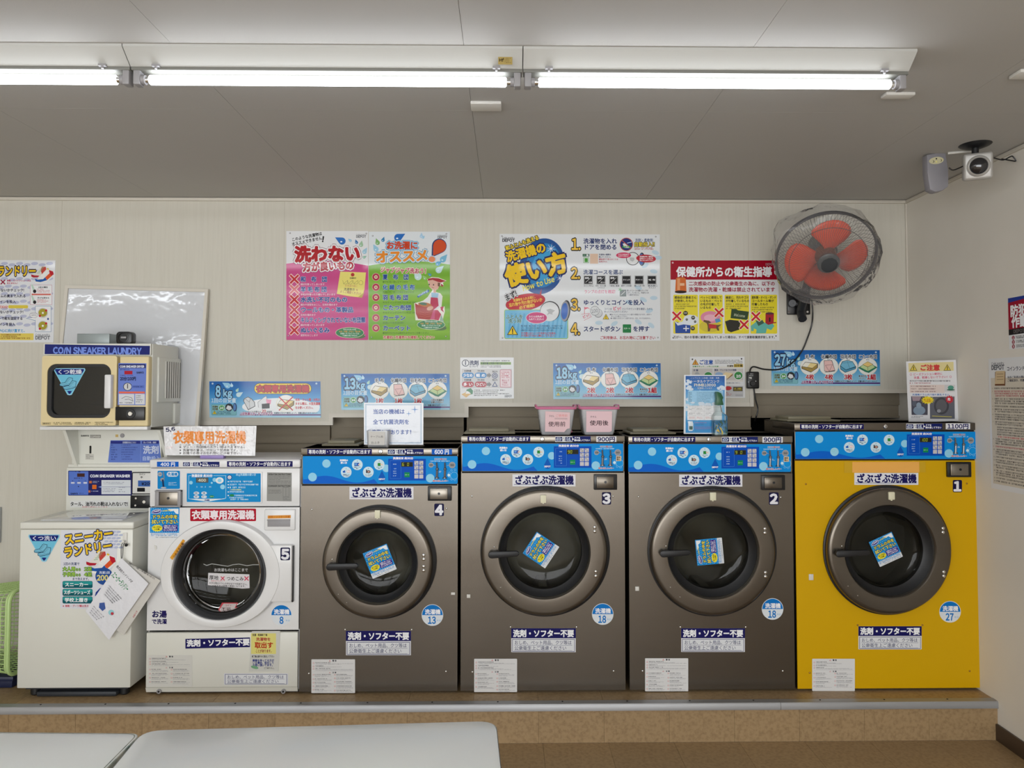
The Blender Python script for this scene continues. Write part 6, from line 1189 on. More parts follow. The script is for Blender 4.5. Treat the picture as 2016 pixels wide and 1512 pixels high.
def f_(p):
    p.text('株式会社ランドリーデポ', 230, 1114, 6, (40, 40, 44), w=44, rot=47, b=.02)
    p.text('スニーカーランドリー', 222, 1129, 14, (50, 140, 90), w=44, rot=47, b=.03, sq=.6)
    for i in range(4): p.micro(0, 0, 0.1, .1, 1, (0, 0, 0)) if False else None
    for i in range(5): p.text('ご不便をおかけ致しますがご理解の程お願い', 214-i*2.2+ i*0, 1152+i*4.2, 2.9, (120, 120, 128), w=38-i*3, rot=47)
    for i in range(4): p.text('何卒よろしくお願い申し上げます。係員', 184-i*2.4, 1193+i*4, 2.8, (120, 120, 128), w=30-i*3, rot=47)
    p.poly([(196, 1187), (206, 1186), (208, 1198), (202, 1203), (195, 1196)], (60, 90, 160)); p.ell(219, 1206, 6, 5.5, (150, 205, 215), 30); p.ell(221, 1208, 3, 3, (190, 50, 70)); 
leaflet([(239.5, 1099), (292.5, 1149), (214.5, 1260), (168.5, 1203)], Y0-.03, -.01, f_, 'front glossy white leaflet with green heading hanging over the sneaker poster')
# dispenser and the stand that carries the dryer
YD = 3.83
ds = thing('detergent_dispenser', (q(220, 900, 3.97).x, 4.02, zc1), 'grey white detergent dispenser with a blue label between sneaker washer and dryer', 'dispenser')
mb = MB(); a = q(141, 918, 3.97); b_ = q(318, 846, 3.97); mb.box(a.x, b_.x, 3.97, 4.10, zc1+.001, b_.z, 0, .004); mb.box(a.x-.01, b_.x, 3.955, 3.972, a.z-.004, a.z+.012, 0, .002); mb.build('cabinet', M_ivory, ds)
for u0, u1, ub0, ub1 in ((123, 149, 137, 142), (309, 327, 315, 322)):
    mb = MB(); a = q(u0, 847, YD+.03); b2 = q(u1, 847, YD+.10); c2 = q(ub1, 920, 3.95); d2 = q(ub0, 920, 3.95)
    t_ = .012 if u0 < 200 else .012
    mb.prism([(a.x, YD+.03, a.z), (a.x, 4.09, a.z), (a.x+.012, 4.09, zc1+.001), (a.x+.012, 3.955, zc1+.001)], (.016, 0, 0)); mb.build('side_bracket', M_ivory, ds)
YDI = 3.9695
def f_(p):
    p.o(0, 830, 4.725); p.slab([(1028, 174), (1480, 174), (1500, 382), (1004, 380)], .0006, (98, 124, 200)); p.rect(1030, 180, 1306, 206, (44, 50, 130)); p.text('洗剤量目安はこちら！', 1140, 194, 20, (200, 206, 226), w=134, b=.02); p.rect(1322, 180, 1478, 206, (44, 50, 130)); p.text('洗って冷凍、感謝！', 1334, 194, 18, (200, 206, 226), w=130, b=.02)
    for i in range(7): p.micro(1034, 214+i*22, 1100, 226+i*22, 1, (50, 60, 130), .8); p.micro(1130, 214+i*22, 1290, 226+i*22, 1, (60, 70, 140), .7)
    p.line([(1310, 180), (1306, 376)], 3, (130, 150, 215)); p.text('洗剤', 1330, 262, 78, (206, 214, 235), w=150, b=.03); p.text('自動投入', 1322, 342, 44, (180, 196, 232), w=170, b=.02)
stick(ds, YDI, 'blue_label', fn=f_)
def f_(p): p.o(0, 830, 4.725); p.text('SANYO', 752, 132, 18, (50, 50, 50), w=76, b=.06); p.rect(838, 124, 938, 152, (120, 118, 112)); p.text('DISPENSER', 842, 139, 22, (214, 212, 204), w=92, b=.05)
stick(ds, YDI, 'brand_print', fn=f_)
def f_(p): p.o(0, 830, 4.725); p.slab([(1074, 120), (1100, 120), (1100, 144), (1074, 144)], .0002, (206, 176, 110))
stick(ds, YDI, 'yellow_dot', fn=f_)
def f_(p): p.o(0, 830, 4.725); p.rect(796, 302, 872, 354, (200, 198, 190)); p.micro(800, 306, 868, 350, 3, (120, 120, 116), .5)
stick(ds, YDI, 'small_print', fn=f_)
mb = MB(); a = q(178, 886, 3.97); mb.cyl((a.x, 3.97, a.z+.018), (0, -1, 0), .005, -.002, .001, 12); mb.box(a.x-.005, a.x+.005, 3.969, 3.972, a.z-.018, a.z+.018, 0, .001); mb.build('coin_slot', M_dark, ds)
k = q(241, 857.5, 3.97); MB().cyl(k, (0, -1, 0), .011, -.002, .005, 20, 0, .002).build('lock', M_plasg, ds)
# dryer
dy = thing('sneaker_dryer', (q(190, 845, YD).x, 4.0, q(190, 846, YD).z), 'cream and navy sneaker dryer with a square window above the sneaker washer', 'dryer')
X0, X1 = q(85, 760, YD).x, q(295.5, 760, YD).x; Z0, Z1 = q(190, 846, YD).z, q(190, 676.5, YD).z
mb = MB(); mb.box(X0, X1+.006, YD+.012, YW-.075, Z0+.012, Z1, 0, .003); mb.build('cabinet', M_ivory, dy)
mb = MB(); mb.box(X0, X1, YD-.022, YD+.02, Z0, Z0+.017, 0, .003); mb.build('bottom_lip', M_white, dy)
mb = MB(); mb.box(X0, X1+.002, YD-.004, YD+.013, q(190, 699, YD).z, Z1, 0, .002); mb.build('header', M_ivory, dy)
def f_(p): p.o(0, 500, 3.781); p.slab([(334, 672), (1116, 684), (1114, 750), (332, 745)], .0006, (38, 44, 112)); p.text('CO/N SNEAKER LAUNDRY', 394, 717, 62, (120, 146, 226), w=660, b=.05, rot=.6)
stick(dy, YD-.005, 'navy_header_sticker', fn=f_)
Yd = YD-.03
a = q(80, 838, Yd); b_ = q(230.5, 700.5, Yd); mb = MB(); wx0, wz0 = q(91, 823, Yd).x, q(91, 823, Yd).z; wx1, wz1 = q(219, 716.5, Yd).x, q(219, 716.5, Yd).z
def frame_plate(mb, x0, x1, z0, z1, a0, a1, b0, b1, r, y, t, r2=.012, n=8):
    O = [(x, z) for x, z in rrect(x0, z0, x1, z1, r2, n)]; I = [(x, z) for x, z in rrect(a0, b0, a1, b1, r, n)]; N = len(O)
    vs = [(x, y, z) for x, z in O]+[(x, y, z) for x, z in I]+[(x, y+t, z) for x, z in O]+[(x, y+t, z) for x, z in I]; fs = []
    for i in range(N): j = (i+1) % N; fs += [(i, j, N+j, N+i), (2*N+i, 2*N+j, 3*N+j, 3*N+i), (i, j, 2*N+j, 2*N+i), (N+i, N+j, 3*N+j, 3*N+i)]
    mb.add(vs, fs)
frame_plate(mb, a.x, b_.x, a.z, b_.z, wx0, wx1, wz0, wz1, .045, Yd, .04); dd = mb.build('door', M_cream, dy)
mb = MB(); frame_plate(mb, wx0+.001, wx1-.001, wz0+.001, wz1-.001, wx0+.022, wx1-.002, wz0+.016, wz1-.014, .034, Yd+.004, .022, .044); mb.build('window_gasket', M_black, dd)
mb = MB(); mb.prism([(x, Yd+.014, z) for x, z in rrect(wx0+.018, wz0+.012, wx1-.004, wz1-.012, .034, 6)], (0, .003, 0)); mb.build('window_glass', clearmat('dark_glass', (135, 133, 126), .03, .04), dd)
mb = MB(); mb.box(wx0+.01, wx1, Yd+.036, Yd+.040, wz0, wz1); mb.build('dryer_interior', mat('dryer_dark', (100, 97, 90), .6), dy)
mb = MB(); c = q(175, 793, Yd+.035); mb.tube([c, c+Vector((.10, -.003, 0))], [.012, .014], 10); mb.tube([c, c+Vector((-.05, 0, 0))], .006, 8, 0); mb.build('shoe_holder', mat('teal_plastic', (50, 80, 82), .5), dy)
a = q(206, 804, Yd-.02); b_ = q(220.5, 737.5, Yd-.02); mb = MB(); mb.box(a.x, b_.x, Yd-.03, Yd+.001, a.z, b_.z, 0, .006, 3); mb.build('door_handle', M_white, dd)
def f_(p): p.o(0, 500, 3.781); tri(p, 400, 636, 850, 1052, 'くつ乾燥')
stick(dd, Yd+.0135, 'shoe_sticker', fn=f_)
def f_(p): p.o(0, 500, 3.781); p.slab([(308, 1250), (860, 1250), (860, 1276), (308, 1276)], .0002, (222, 204, 156)); p.micro(316, 1256, 384, 1270, 1, (90, 80, 60), .9); p.micro(400, 1252, 540, 1272, 2, (90, 80, 60), .8); p.micro(556, 1252, 676, 1272, 2, (90, 80, 60), .8); p.micro(706, 1250, 850, 1276, 3, (90, 80, 60), .8)
stick(dd, Yd-.0006, 'caution_print', fn=f_)
a = q(231, 839.5, Yd); b_ = q(292.5, 701, Yd); mb = MB(); mb.box(a.x+.002, b_.x, Yd+.004, YD+.014, a.z, b_.z, 0, .008, 3); cp = mb.build('control_panel', M_cream, dy)
def f_(p):
    p.o(0, 500, 3.781); p.slab([(882, 812), (1090, 814), (1082, 1126), (876, 1124)], .0006, (108, 130, 206)); p.rect(886, 820, 1084, 850, (34, 38, 100)); p.text('CO/N SNEAKER DRYER', 892, 838, 21, (220, 224, 236), w=182, b=.06); p.micro(896, 856, 1010, 868, 1, (60, 70, 130), .8); p.rect(926, 870, 986, 896, (176, 36, 50)); p.text('SANYO', 1016, 883, 17, (30, 30, 60), w=54, b=.06); p.micro(896, 900, 1010, 910, 1, (60, 70, 130), .8)
    p.text('20分/100円', 894, 928, 30, (24, 28, 60), w=118, b=.05); p.ell(950, 988, 33, 30, (60, 60, 70)); p.ell(950, 988, 28, 26, (205, 206, 208)); p.line([(950, 968), (950, 1000)], 6, (50, 50, 60)); p.rect(978, 978, 1072, 998, (90, 112, 190)); p.micro(990, 984, 1068, 994, 1, (50, 56, 110), .8)
    p.rect(884, 1024, 1078, 1038, (226, 110, 90)); p.rect(884, 1042, 1000, 1120, (214, 216, 220)); p.rect(1006, 1042, 1078, 1120, (214, 216, 220)); p.line([(906, 1076), (936, 1060), (980, 1070), (990, 1096), (960, 1080), (930, 1084)], 3, (90, 90, 96)); p.micro(890, 1104, 990, 1114, 1, (90, 90, 100), .8); p.micro(1012, 1052, 1070, 1112, 4, (110, 110, 116), .5)
stick(cp, Yd+.003, 'control_label', fn=f_)
a = q(228.5, 827.5, Yd); b_ = q(286, 801, Yd); mb = MB(); mb.box(a.x, b_.x, Yd-.01, Yd+.006, a.z, b_.z, 0, .002); lb = mb.build('lock_plate', M_blackp, cp)
k = q(257.5, 814.5, Yd-.01); mb = MB(); mb.cyl(k, (0, -1, 0), .024, -.002, .003, 28, 0, .001); mb.build('lock_ring', M_black, lb); mb = MB(); mb.cyl(k+Vector((0, -.003, 0)), (0, -1, 0), .0115, 0, .006, 24, 0, .002); mb.build('lock_core', M_chrome, lb)
xs_ = X1+.006; vy0, vy1 = YD+.06, YD+.32; vz0, vz1 = Z1-.30, Z1-.065
mb = MB(); mb.box(xs_-.002, xs_+.010, vy0, vy1, vz0, vz1, 0, .004); vg = mb.build('side_vent', M_ivory, dy)
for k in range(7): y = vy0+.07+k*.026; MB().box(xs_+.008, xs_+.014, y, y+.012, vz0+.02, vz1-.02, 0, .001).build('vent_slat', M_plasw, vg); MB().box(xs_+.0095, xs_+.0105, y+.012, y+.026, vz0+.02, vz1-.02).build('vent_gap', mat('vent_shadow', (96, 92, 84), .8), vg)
mb = MB(); mb.box(xs_-.002, xs_+.012, YD+.25, YD+.36, Z0+.02, Z0+.13, 0, .003); mb.build('junction_box', M_ivory, dy)
# things on top of the dryer
a = q(151, 676, YD+.06); b_ = q(204, 656, YD+.06); zt2 = Z1
mb = MB(); mb.box(a.x, b_.x+.03, YD+.06, YD+.26, zt2, zt2+.056, 0, .003); tag(mb.build('metal_box', mat('grey_metal_box', (150, 158, 158), .4, metal=.3)), 'grey metal box lying on top of the sneaker dryer', 'box')
def roll(x, y, lab):
    mb = MB(); t = thing('door_buzzer', (x, y, zt2), lab, 'device')
    r = .040; mb.prism([(x-r+dx, y, zt2+dz) for dx, dz in rrect(0, 0, 2*r, .066, .018, 5)], (0, .05, 0), 0, .004); mb.build('casing', M_blackp, t)
    mb = MB(); mb.lathe([(.026, -.003), (.026, .004), (.02, .004), (.02, -.001), (0, -.001)], (x, y, zt2+.034), (0, 1, 0), 28); mb.build('rim', M_black, t); mb = MB(); mb.box(x-.014, x+.014, y-.005, y, zt2+.030, zt2+.040, 0, .002); mb.build('slot', M_plasg, t)
roll(q(243.5, 670, YD+.05).x, YD+.05, 'black rounded device with a round slot, front one on the dryer'); roll(q(217, 665, YD+.3).x-.0, YD+.285, 'black rounded device half hidden behind the grey metal box')
# ------------------------------------------------------------------ whiteboard
wbt = thing('whiteboard', q(262, 834, YW-.02), 'glossy whiteboard leaning behind the sneaker dryer', 'whiteboard')
Yb = YW-.018; TL = math.tan(R_(4.4)); a = R_(1.5); W0 = (407-129.6)/349.; H0 = 272/349.; O = q(129.6, 561.6, Yb); ex = Vector((math.cos(a), 0, -math.sin(a))); ey = Vector((-math.sin(a)*1.0, 0, -math.cos(a)))
Pq = lambda u, v, y=0: O+ex*(u*W0)+ey*(v*H0)+Vector((0, y-v*H0*TL, 0))
mb = MB(); mb.prism([Pq(.01, .01), Pq(.99, .01), Pq(.99, .99), Pq(.01, .99)], (0, .012, 0)); mb.build('surface', M_wbs, wbt)
fw = .022
for i, (A_, B_, C_, D_) in enumerate((((0, 0), (1, 0), (1-fw, fw), (fw, fw)), ((1, 0), (1, 1), (1-fw, 1-fw), (1-fw, fw)), ((1, 1), (0, 1), (fw, 1-fw), (1-fw, 1-fw)), ((0, 1), (0, 0), (fw, fw), (fw, 1-fw)))):
    MB().prism([Pq(*A_, -.008), Pq(*B_, -.008), Pq(*C_, -.008), Pq(*D_, -.008)], (0, .024, 0)).build('frame_rail', M_trim, wbt)
# ------------------------------------------------------------------ wall fan under a plastic bag
FY = 3.84; fc = q(1626, 506, FY)
ax = Vector((-.152, -.783, -.604)).normalized()   # the way it faces
_, fu, fv = perp(ax)
fan = thing('wall_fan', q(1572, 590, YW), 'wall fan with four orange blades wrapped in a clear plastic bag', 'fan')
RF = .246
mb = MB(); ring = lambda r, t, n=64: [fc+ax*t+fu*(r*math.cos(2*math.pi*i/n))+fv*(r*math.sin(2*math.pi*i/n)) for i in range(n)]
mb.tube(ring(RF, 0), .006, 8, 0, closed=True); mb.tube(ring(RF, -.016), .005, 8, 0, closed=True); mb.build('rim', mat('fan_grey', (82, 80, 84), .4, metal=.4), fan)
M_wire = mat('fan_wire', (92, 88, 88), .4, metal=.3)
mb = MB()
for i in range(104):
    a = 2*math.pi*i/104; d = fu*math.cos(a)+fv*math.sin(a); tw = (fu*-math.sin(a)+fv*math.cos(a))
    P = [fc+ax*(.085-.0*k)+d*0 for k in ()]
    for k in range(8):
        f = k/7; r = .052+(RF-.052)*f; t = .07*math.sqrt(max(0, 1-f**2.6)); P.append(fc+ax*t+d*r+tw*(.018*math.sin(math.pi*f)))
    mb.tube(P, .0009, 3, 0, caps=False)
mb.tube(ring(.19, .07*math.sqrt(1-((.19-.052)/(RF-.052))**2.6)+.001), .0016, 5, 0, closed=True)
g = mb.build('front_guard', M_wire, fan); g['kind'] = 'stuff'
mb = MB()
for i in range(56):
    a = 2*math.pi*i/56; d = fu*math.cos(a)+fv*math.sin(a); P = []
    for k in range(6): f = k/5; r = .07+(RF-.07)*f; P.append(fc-ax*(.016+.085*math.sqrt(max(0, 1-f**2.6)))+d*r)
    mb.tube(P, .0010, 3, 0, caps=False)
g = mb.build('rear_guard', M_wire, fan); g['kind'] = 'stuff'
# blades: directions read on the picture, put on the fan's own plane
def fang(u, v):
    r = Vector(rays(u, v)[0] if rays(u, v).ndim > 1 else rays(u, v)); o = Vector(CAMP); t = (fc-o).dot(ax)/r.dot(ax); d = o+r*t-fc; return math.atan2(d.dot(fv), d.dot(fu))
for (u, v) in ((1650, 455), (1685, 515), (1610, 560), (1560, 510)):
    a0 = fang(u, v); vs = []; fs = []; NR, NA = 8, 9
    for i in range(NR):
        f = i/(NR-1); r = .04+.165*f; hw_ = R_(20+24*math.sin(math.pi*min(1, f*.9+.12)*.5)) if f < .97 else R_(30)
        hw_ = R_(39)*(.58+.42*math.sin(math.pi*(.1+.6*f))); 
        for j in range(NA):
            g_ = -1+2*j/(NA-1); rr = r*(1-.10*g_*g_*f); aa = a0+hw_*g_*(1 if f < 1 else .9)+f*.22; vs.append(fc-ax*(.005)+fu*rr*math.cos(aa)+fv*rr*math.sin(aa)+ax*(g_*.024*(.5+.5*f)))
    for i in range(NR-1):
        for j in range(NA-1): fs.append((i*NA+j, i*NA+j+1, (i+1)*NA+j+1, (i+1)*NA+j))
    o = MB().add(vs, fs, 0, True).build('blade', M_orange, fan); sd = o.modifiers.new('thick', 'SOLIDIFY'); sd.thickness = .003
MB().lathe([(0, .030), (.040, .030), (.052, .015), (.056, -.035), (.03, -.04)], fc, ax, 40).build('blade_hub', mat('hub_brown', (130, 64, 34), .4), fan)
MB().lathe([(0, .078), (.035, .077), (.05, .075), (.055, .071), (.05, .066), (0, .064)], fc, ax, 48).build('guard_cap', mat('hub_grey', (66, 70, 74), .4), fan)
MB().lathe([(0, -.20), (.04, -.195), (.062, -.16), (.066, -.05), (.05, -.03), (0, -.03)], fc, ax, 32).build('motor', mat('motor_grey', (70, 70, 74), .4), fan)
a = q(1548, 620, YW); b_ = q(1592.5, 570, YW); mb = MB(); mb.box(a.x, b_.x, YW-.02, YW, a.z, b_.z, 0, .006); mp = mb.build('mount_plate', M_blackp, fan)
for u, v in ((1553, 614), (1589.5, 614)): MB().cyl(q(u, v, YW-.02), (0, -1, 0), .006, 0, .003, 14).build('screw', M_chrome, mp)
mc = fc-ax*.16; mb = MB(); arm0 = q(1577, 612, YW-.05); mb.tube(smooth_path([q(1580, 628, YW-.09), arm0, q(1582, 590, YW-.10), (mc+arm0)/2+Vector((0, 0, .02)), mc], 4), [.024]*17, 10); mb.tube([q(1560, 597, YW-.01), q(1560, 597, YW-.07)], .02, 14); mb.tube([q(1560, 597, YW-.06), q(1580, 600, YW-.07)], .012, 10); mb.build('swivel_arm', mat('arm_grey', (44, 46, 50), .4), fan)
# bag: loose skin round the guard, gathered at the upper left
bm_v = []; bm_f = []; NT, NB = 40, 14; pk = fang(1522, 446)
for j in range(NB+1):
    f = j/NB; ph = math.pi*.02+math.pi*.80*f
    for i in range(NT):
        a = 2*math.pi*i/NT; dlt = abs((a-pk+math.pi) % (2*math.pi)-math.pi); bump_ = .05*math.exp(-(dlt/.22)**2)*math.sin(ph)
        r = (RF+.012+bump_+.004*math.sin(a*9+j)+.004*math.sin(a*23+j*2))*min(1, math.sin(ph)*1.25+.02)**.8; t = .092*math.cos(ph) if ph < math.pi/2 else .15*math.cos(ph)
        bm_v.append(fc+ax*(t+.004*math.sin(a*13+j*1.7))+fu*r*math.cos(a)+fv*r*math.sin(a))
for j in range(NB):
    for i in range(NT): bm_f.append((j*NT+i, j*NT+(i+1) % NT, (j+1)*NT+(i+1) % NT, (j+1)*NT+i))
bg = MB().add(bm_v, bm_f, 0, True).build('bag', M_bag); tag(bg, 'crumpled clear plastic bag pulled over the wall fan', 'plastic bag')
# cord and plug-in switch
mb = MB(); mb.tube(smooth_path([q(1598, 590, YW-.04), q(1600, 615, YW-.03), q(1598, 640, YW-.012), q(1588, 670, YW-.012), q(1578, 692, YW-.010), q(1560, 714, YW-.01), q(1535, 727, YW-.01), q(1505, 727, YW-.01), q(1484, 722, YW-.012), q(1477, 728, YW-.018), q(1477, 736, YW-.022)], 6), .0042, 8)
mb.tube(smooth_path([q(1484, 762, YW-.02), q(1487, 785, YW-.015), q(1492, 805, YW-.012), q(1489, 820, YW-.01), q(1486, 829, YW+.01)], 6), .0042, 8); tag(mb.build('power_cord', M_blackp), 'black cord hanging from the wall fan down to the switch', 'cord')
a = q(1468, 765, YW); b_ = q(1491, 732, YW); t = thing('cord_switch', ((a.x+b_.x)/2, YW-.02, a.z), 'small black timer switch on the wall in the fan cord', 'switch')
MB().box(a.x, b_.x, YW-.034, YW, a.z, b_.z, 0, .007, 3).build('casing', M_blackp, t)
MB().cyl(q(1481, 755, YW-.034), (0, -1, 0), .015, 0, .012, 24, 0, .002).build('dial', M_black, t)
def f_(p): p.micro(1475, 735, 1485, 742, 2, (170, 170, 170), .6, rag=False); p.rect(1474.5, 742.5, 1480, 744.6, (214, 214, 210)); p.ell(1473.5, 752, .9, .9, (220, 220, 220)); p.ell(1488, 750.5, .9, .9, (220, 220, 220)); p.rect(1477.5, 745, 1480, 746, (214, 214, 210))
stick(t, YW-.0346, 'print', fn=f_)
# ------------------------------------------------------------------ camera and sensor by the right wall
cp0 = qz(1920, 285, ZC); t = thing('security_camera', (cp0.x, cp0.y, ZC), 'silver security camera hanging from a black round ceiling mount', 'camera')
YC_ = cp0.y
mb = MB(); mb.lathe([(0, .018), (.03, .016), (.058, .006), (.066, 0), (0, 0)], (cp0.x, cp0.y, ZC), (0, 0, -1), 36); mb.tube([(cp0.x, cp0.y, ZC-.01), q(1920, 290, YC_), q(1920, 306, YC_)], [.02, .0145, .014], 14); mb.build('ceiling_mount', M_black, t)
bc = q(1924, 328, YC_); fd = Vector((-.42, -.88, -.2)).normalized(); fd, su, sv = perp(fd)
bw, bh, bd = .056, .058, .036
mb = MB(); vs = []
def bx(c, hw_, hh, hd, m=0, bev=.01, mbb=None):
    vs = [c+su*sx_*hw_+sv*sz_*hh+fd*sy_*hd for sx_ in (-1, 1) for sy_ in (-1, 1) for sz_ in (-1, 1)]
    mbb.poly([v[:] for v in vs], [(0, 1, 3, 2), (4, 6, 7, 5), (0, 4, 5, 1), (2, 3, 7, 6), (0, 2, 6, 4), (1, 5, 7, 3)], m, bev, 3)
bx(bc, bw, bh, bd, 0, .011, mb); mb.build('body', mat('silver_plastic', (186, 184, 180), .35, metal=.3), t)
mb = MB(); mb.lathe([(.044, .034), (.046, .042), (.042, .048), (.036, .05), (.034, .044)], bc+su*.008*0, fd, 40); mb.build('lens_ring', mat('silver_ring', (190, 188, 184), .3, metal=.4), t)
mb = MB(); mb.lathe([(.035, .044), (.028, .052), (.015, .058), (0, .06)], bc, fd, 32); mb.build('lens_dome', mat('lens_black', (30, 30, 34), .1, coat=1), t)
mb = MB(); mb.tube(smooth_path([q(1868, 330, YC_+.02), q(1876, 335, YC_+.02), q(1890, 330, YC_+.02), q(1902, 324, YC_+.02)], 5), .003, 6); tag(mb.build('cable', M_blackp), 'short black cable between the grey sensor and the security camera', 'cable')
mb = MB(); mb.tube(smooth_path([q(1957, 311, YC_+.02), q(1975, 315, YC_+.02), q(1988, 309, YC_+.01), q(1994, 308, YC_+.01), q(2000, 317, YC_+.01), q(1990, 316, YC_+.02), q(1972, 313, YC_+.02)], 5), .003, 6); tag(mb.build('cable', M_blackp), 'looped black cable right of the security camera', 'cable')
mb = MB(); r0 = qz(1866, 300, ZC); r1 = qz(1916, 295, ZC); mb.tube([(r0.x, r0.y, ZC-.004), (r1.x, r1.y, ZC-.004)], .006, 6); tag(mb.build('cable_raceway', M_plasw), 'thin white cable duct on the ceiling between sensor and camera mount', 'cable duct')
s0 = qz(1845, 302, ZC); YS = s0.y; t = thing('alarm_sensor', (s0.x, YS, ZC), 'grey alarm sensor box with a pale oval, left of the security camera', 'sensor')
Pm = [(1825, 304), (1862, 298), (1868, 335), (1868, 367), (1856, 375), (1842, 378), (1831, 373), (1826, 340)]
MB().prism([q(u, v, YS)[:] for u, v in Pm], (0, .045, 0), 0, .006).build('casing', mat('sensor_grey', (142, 140, 146), .45), t)
def f_(p): p.ell(1843.5, 316, 14.5, 7, (206, 200, 164), -8, 24); p.ell(1843.5, 312.5, 1.6, 1.4, (30, 30, 30)); p.ell(1837, 318, 2.3, 2.3, (50, 48, 40)); p.ell(1836.2, 318, 1.9, 1.9, (206, 200, 164)); p.ell(1852, 315.7, 2.3, 2.3, (50, 48, 40)); p.ell(1851.2, 315.7, 1.9, 1.9, (206, 200, 164)); p.poly([(1843.5, 316.5), (1845.5, 319.5), (1841.5, 319.5)], (244, 236, 130))
stick(t, YS-.0008, 'indicator_plate', fn=f_)
# ------------------------------------------------------------------ cards, tubs and bottle on the washers
def ZT(i): return q(WC[i]['x'][0]*.5+WC[i]['x'][1]*.5, WC[i]['yt'], YF).z
p = Print(plY(3.72)); p.o(640, 780, 7.2); p.slab([(550, 92), (1394, 96), (1392, 690), (552, 688)], .004, (228, 232, 238))
p.frame(572, 112, 1366, 668, 6, (60, 130, 175), 0, (228, 232, 238)); p.frame(584, 124, 1354, 658, 3, (60, 130, 175), 0, (226, 230, 238))
CB = (10, 70, 155)
for t, x, y, w_ in (('当店の機械は', 678, 218, 450), ('全て抗菌洗剤を', 678, 364, 518), ('使用しております！', 660, 508, 604)): p.text(t, x, y, 74, CB, w=w_, b=.03)
for x, y, r in ((1272, 188, 60), (1186, 248, 42)): p.star(x, y, r, r*.16, 4, (50, 120, 190), 0, 1.0)
p.build('card', P_lam, None, 'white card with blue Japanese lettering propped on washer number 4', 'sign')
a = q(718, 876, 3.72); mb = MB(); mb.box(a.x-.002, q(834, 876, 3.72).x, 3.70, 3.78, ZT(0), ZT(0)+.004); tag(mb.build('card_stand', M_acryl), 'clear acrylic foot under the blue lettered card on washer 4', 'stand')
def tub(name, u0, u1, v0, v1, Y, dep, mat_, taper, label, cat, base, ru=0, open_=True):
    """thin walled tapering box; u0,u1 at the rim"""
    a = q(u0, v0, Y); b_ = q(u1, v0, Y); zt_ = a.z; zb2 = base+.001; w_ = b_.x-a.x; cx = (a.x+b_.x)/2
    t = thing(name, (cx, Y+dep/2, zb2), label, cat)
    vs = []; fs = []; lv = [(1.0, zt_, 0), (taper+.04, zb2+.02, 0), (taper-.02, zb2, 0), (taper-.05, zb2+.003, 1), (taper+.01, zb2+.022, 1), (.97, zt_, 1)]
    n = 0
    for f, z, k in lv:
        L = rrect(-w_/2*f, -dep/2*f, w_/2*f, dep/2*f, .012, 4); n = len(L); vs += [(cx+x, Y+dep/2+y, z) for x, y in L]
    for j in range(len(lv)-1):
        for i in range(n): fs.append((j*n+i, j*n+(i+1) % n, (j+1)*n+(i+1) % n, (j+1)*n+i))
    fs.append(tuple(2*n+i for i in range(n))); fs.append(tuple(3*n+i for i in range(n)))
    MB().add(vs, fs).build('tub', mat_, t); return t, cx, w_, zt_, zb2
M_pink = mat('pink_plastic', (214, 120, 158), .3, coat=.3)
for k, (u0, u1, lab) in enumerate(((1059, 1132, 'frosted tub with pink rim, left of the pair on washer number 3'), (1144, 1217, 'frosted tub with pink rim, right of the pair on washer number 3'))):
    t, cx, w_, z1, z0 = tub('storage_tub', u0, u1, 803, 857, 3.68, .20, M_tubtub, .80, lab, 'container', ZT(1))
    mb = MB(); L = rrect(-w_/2-.004, -.104, w_/2+.004, .104, .016, 5)
    mb.tube([(cx+x, 3.78+y, z1-.002) for x, y in L], .006, 8, 0, closed=True)
    for sg in (-1, 1): mb.tube(smooth_path([(cx+sg*(w_/2+.004), 3.70, z1), (cx+sg*(w_/2+.007), 3.72, z1+.012), (cx+sg*(w_/2+.007), 3.84, z1+.012), (cx+sg*(w_/2+.004), 3.86, z1)], 4), .0045, 6)
    mb.build('rim', M_pink, t)
    p = Print(plY(3.676)); p.o(1040, 780, 10.08)
    if k == 0:
        p.slab([(338, 298), (832, 322), (822, 636), (766, 652), (712, 712), (332, 704)], .0005, (228, 196, 200)); p.text('タオル', 412, 392, 48, (60, 40, 48), w=104, b=.0, rot=2)
        p.text('ご使用前', 540, 384, 56, (226, 150, 150), w=240, b=.01); p.line([(524, 434), (776, 438)], 4, (90, 50, 60)); p.line([(524, 452), (776, 458)], 4, (90, 50, 60)); p.text('使用前', 396, 552, 104, (50, 30, 36), w=346, b=.008)
    else:
        p.slab([(1152, 296), (1664, 300), (1658, 690), (1616, 712), (1150, 712)], .0005, (228, 196, 202)); p.text('タオル', 1228, 408, 50, (60, 40, 48), w=126, b=.0); p.text('使用後', 1220, 530, 108, (50, 30, 36), w=372, b=.012)
    p.build('pink_note', P_satin, t)
    for i in range(4): MB().box(cx-w_/2*.93+.006*i*.5, cx-w_/2*.93+.006*i*.5+.008, 3.679+.0035*i, 3.6795+.0035*i, z1-.03-.022*i, z1-.0285-.022*i).build('scale_mark', M_plasg, t)
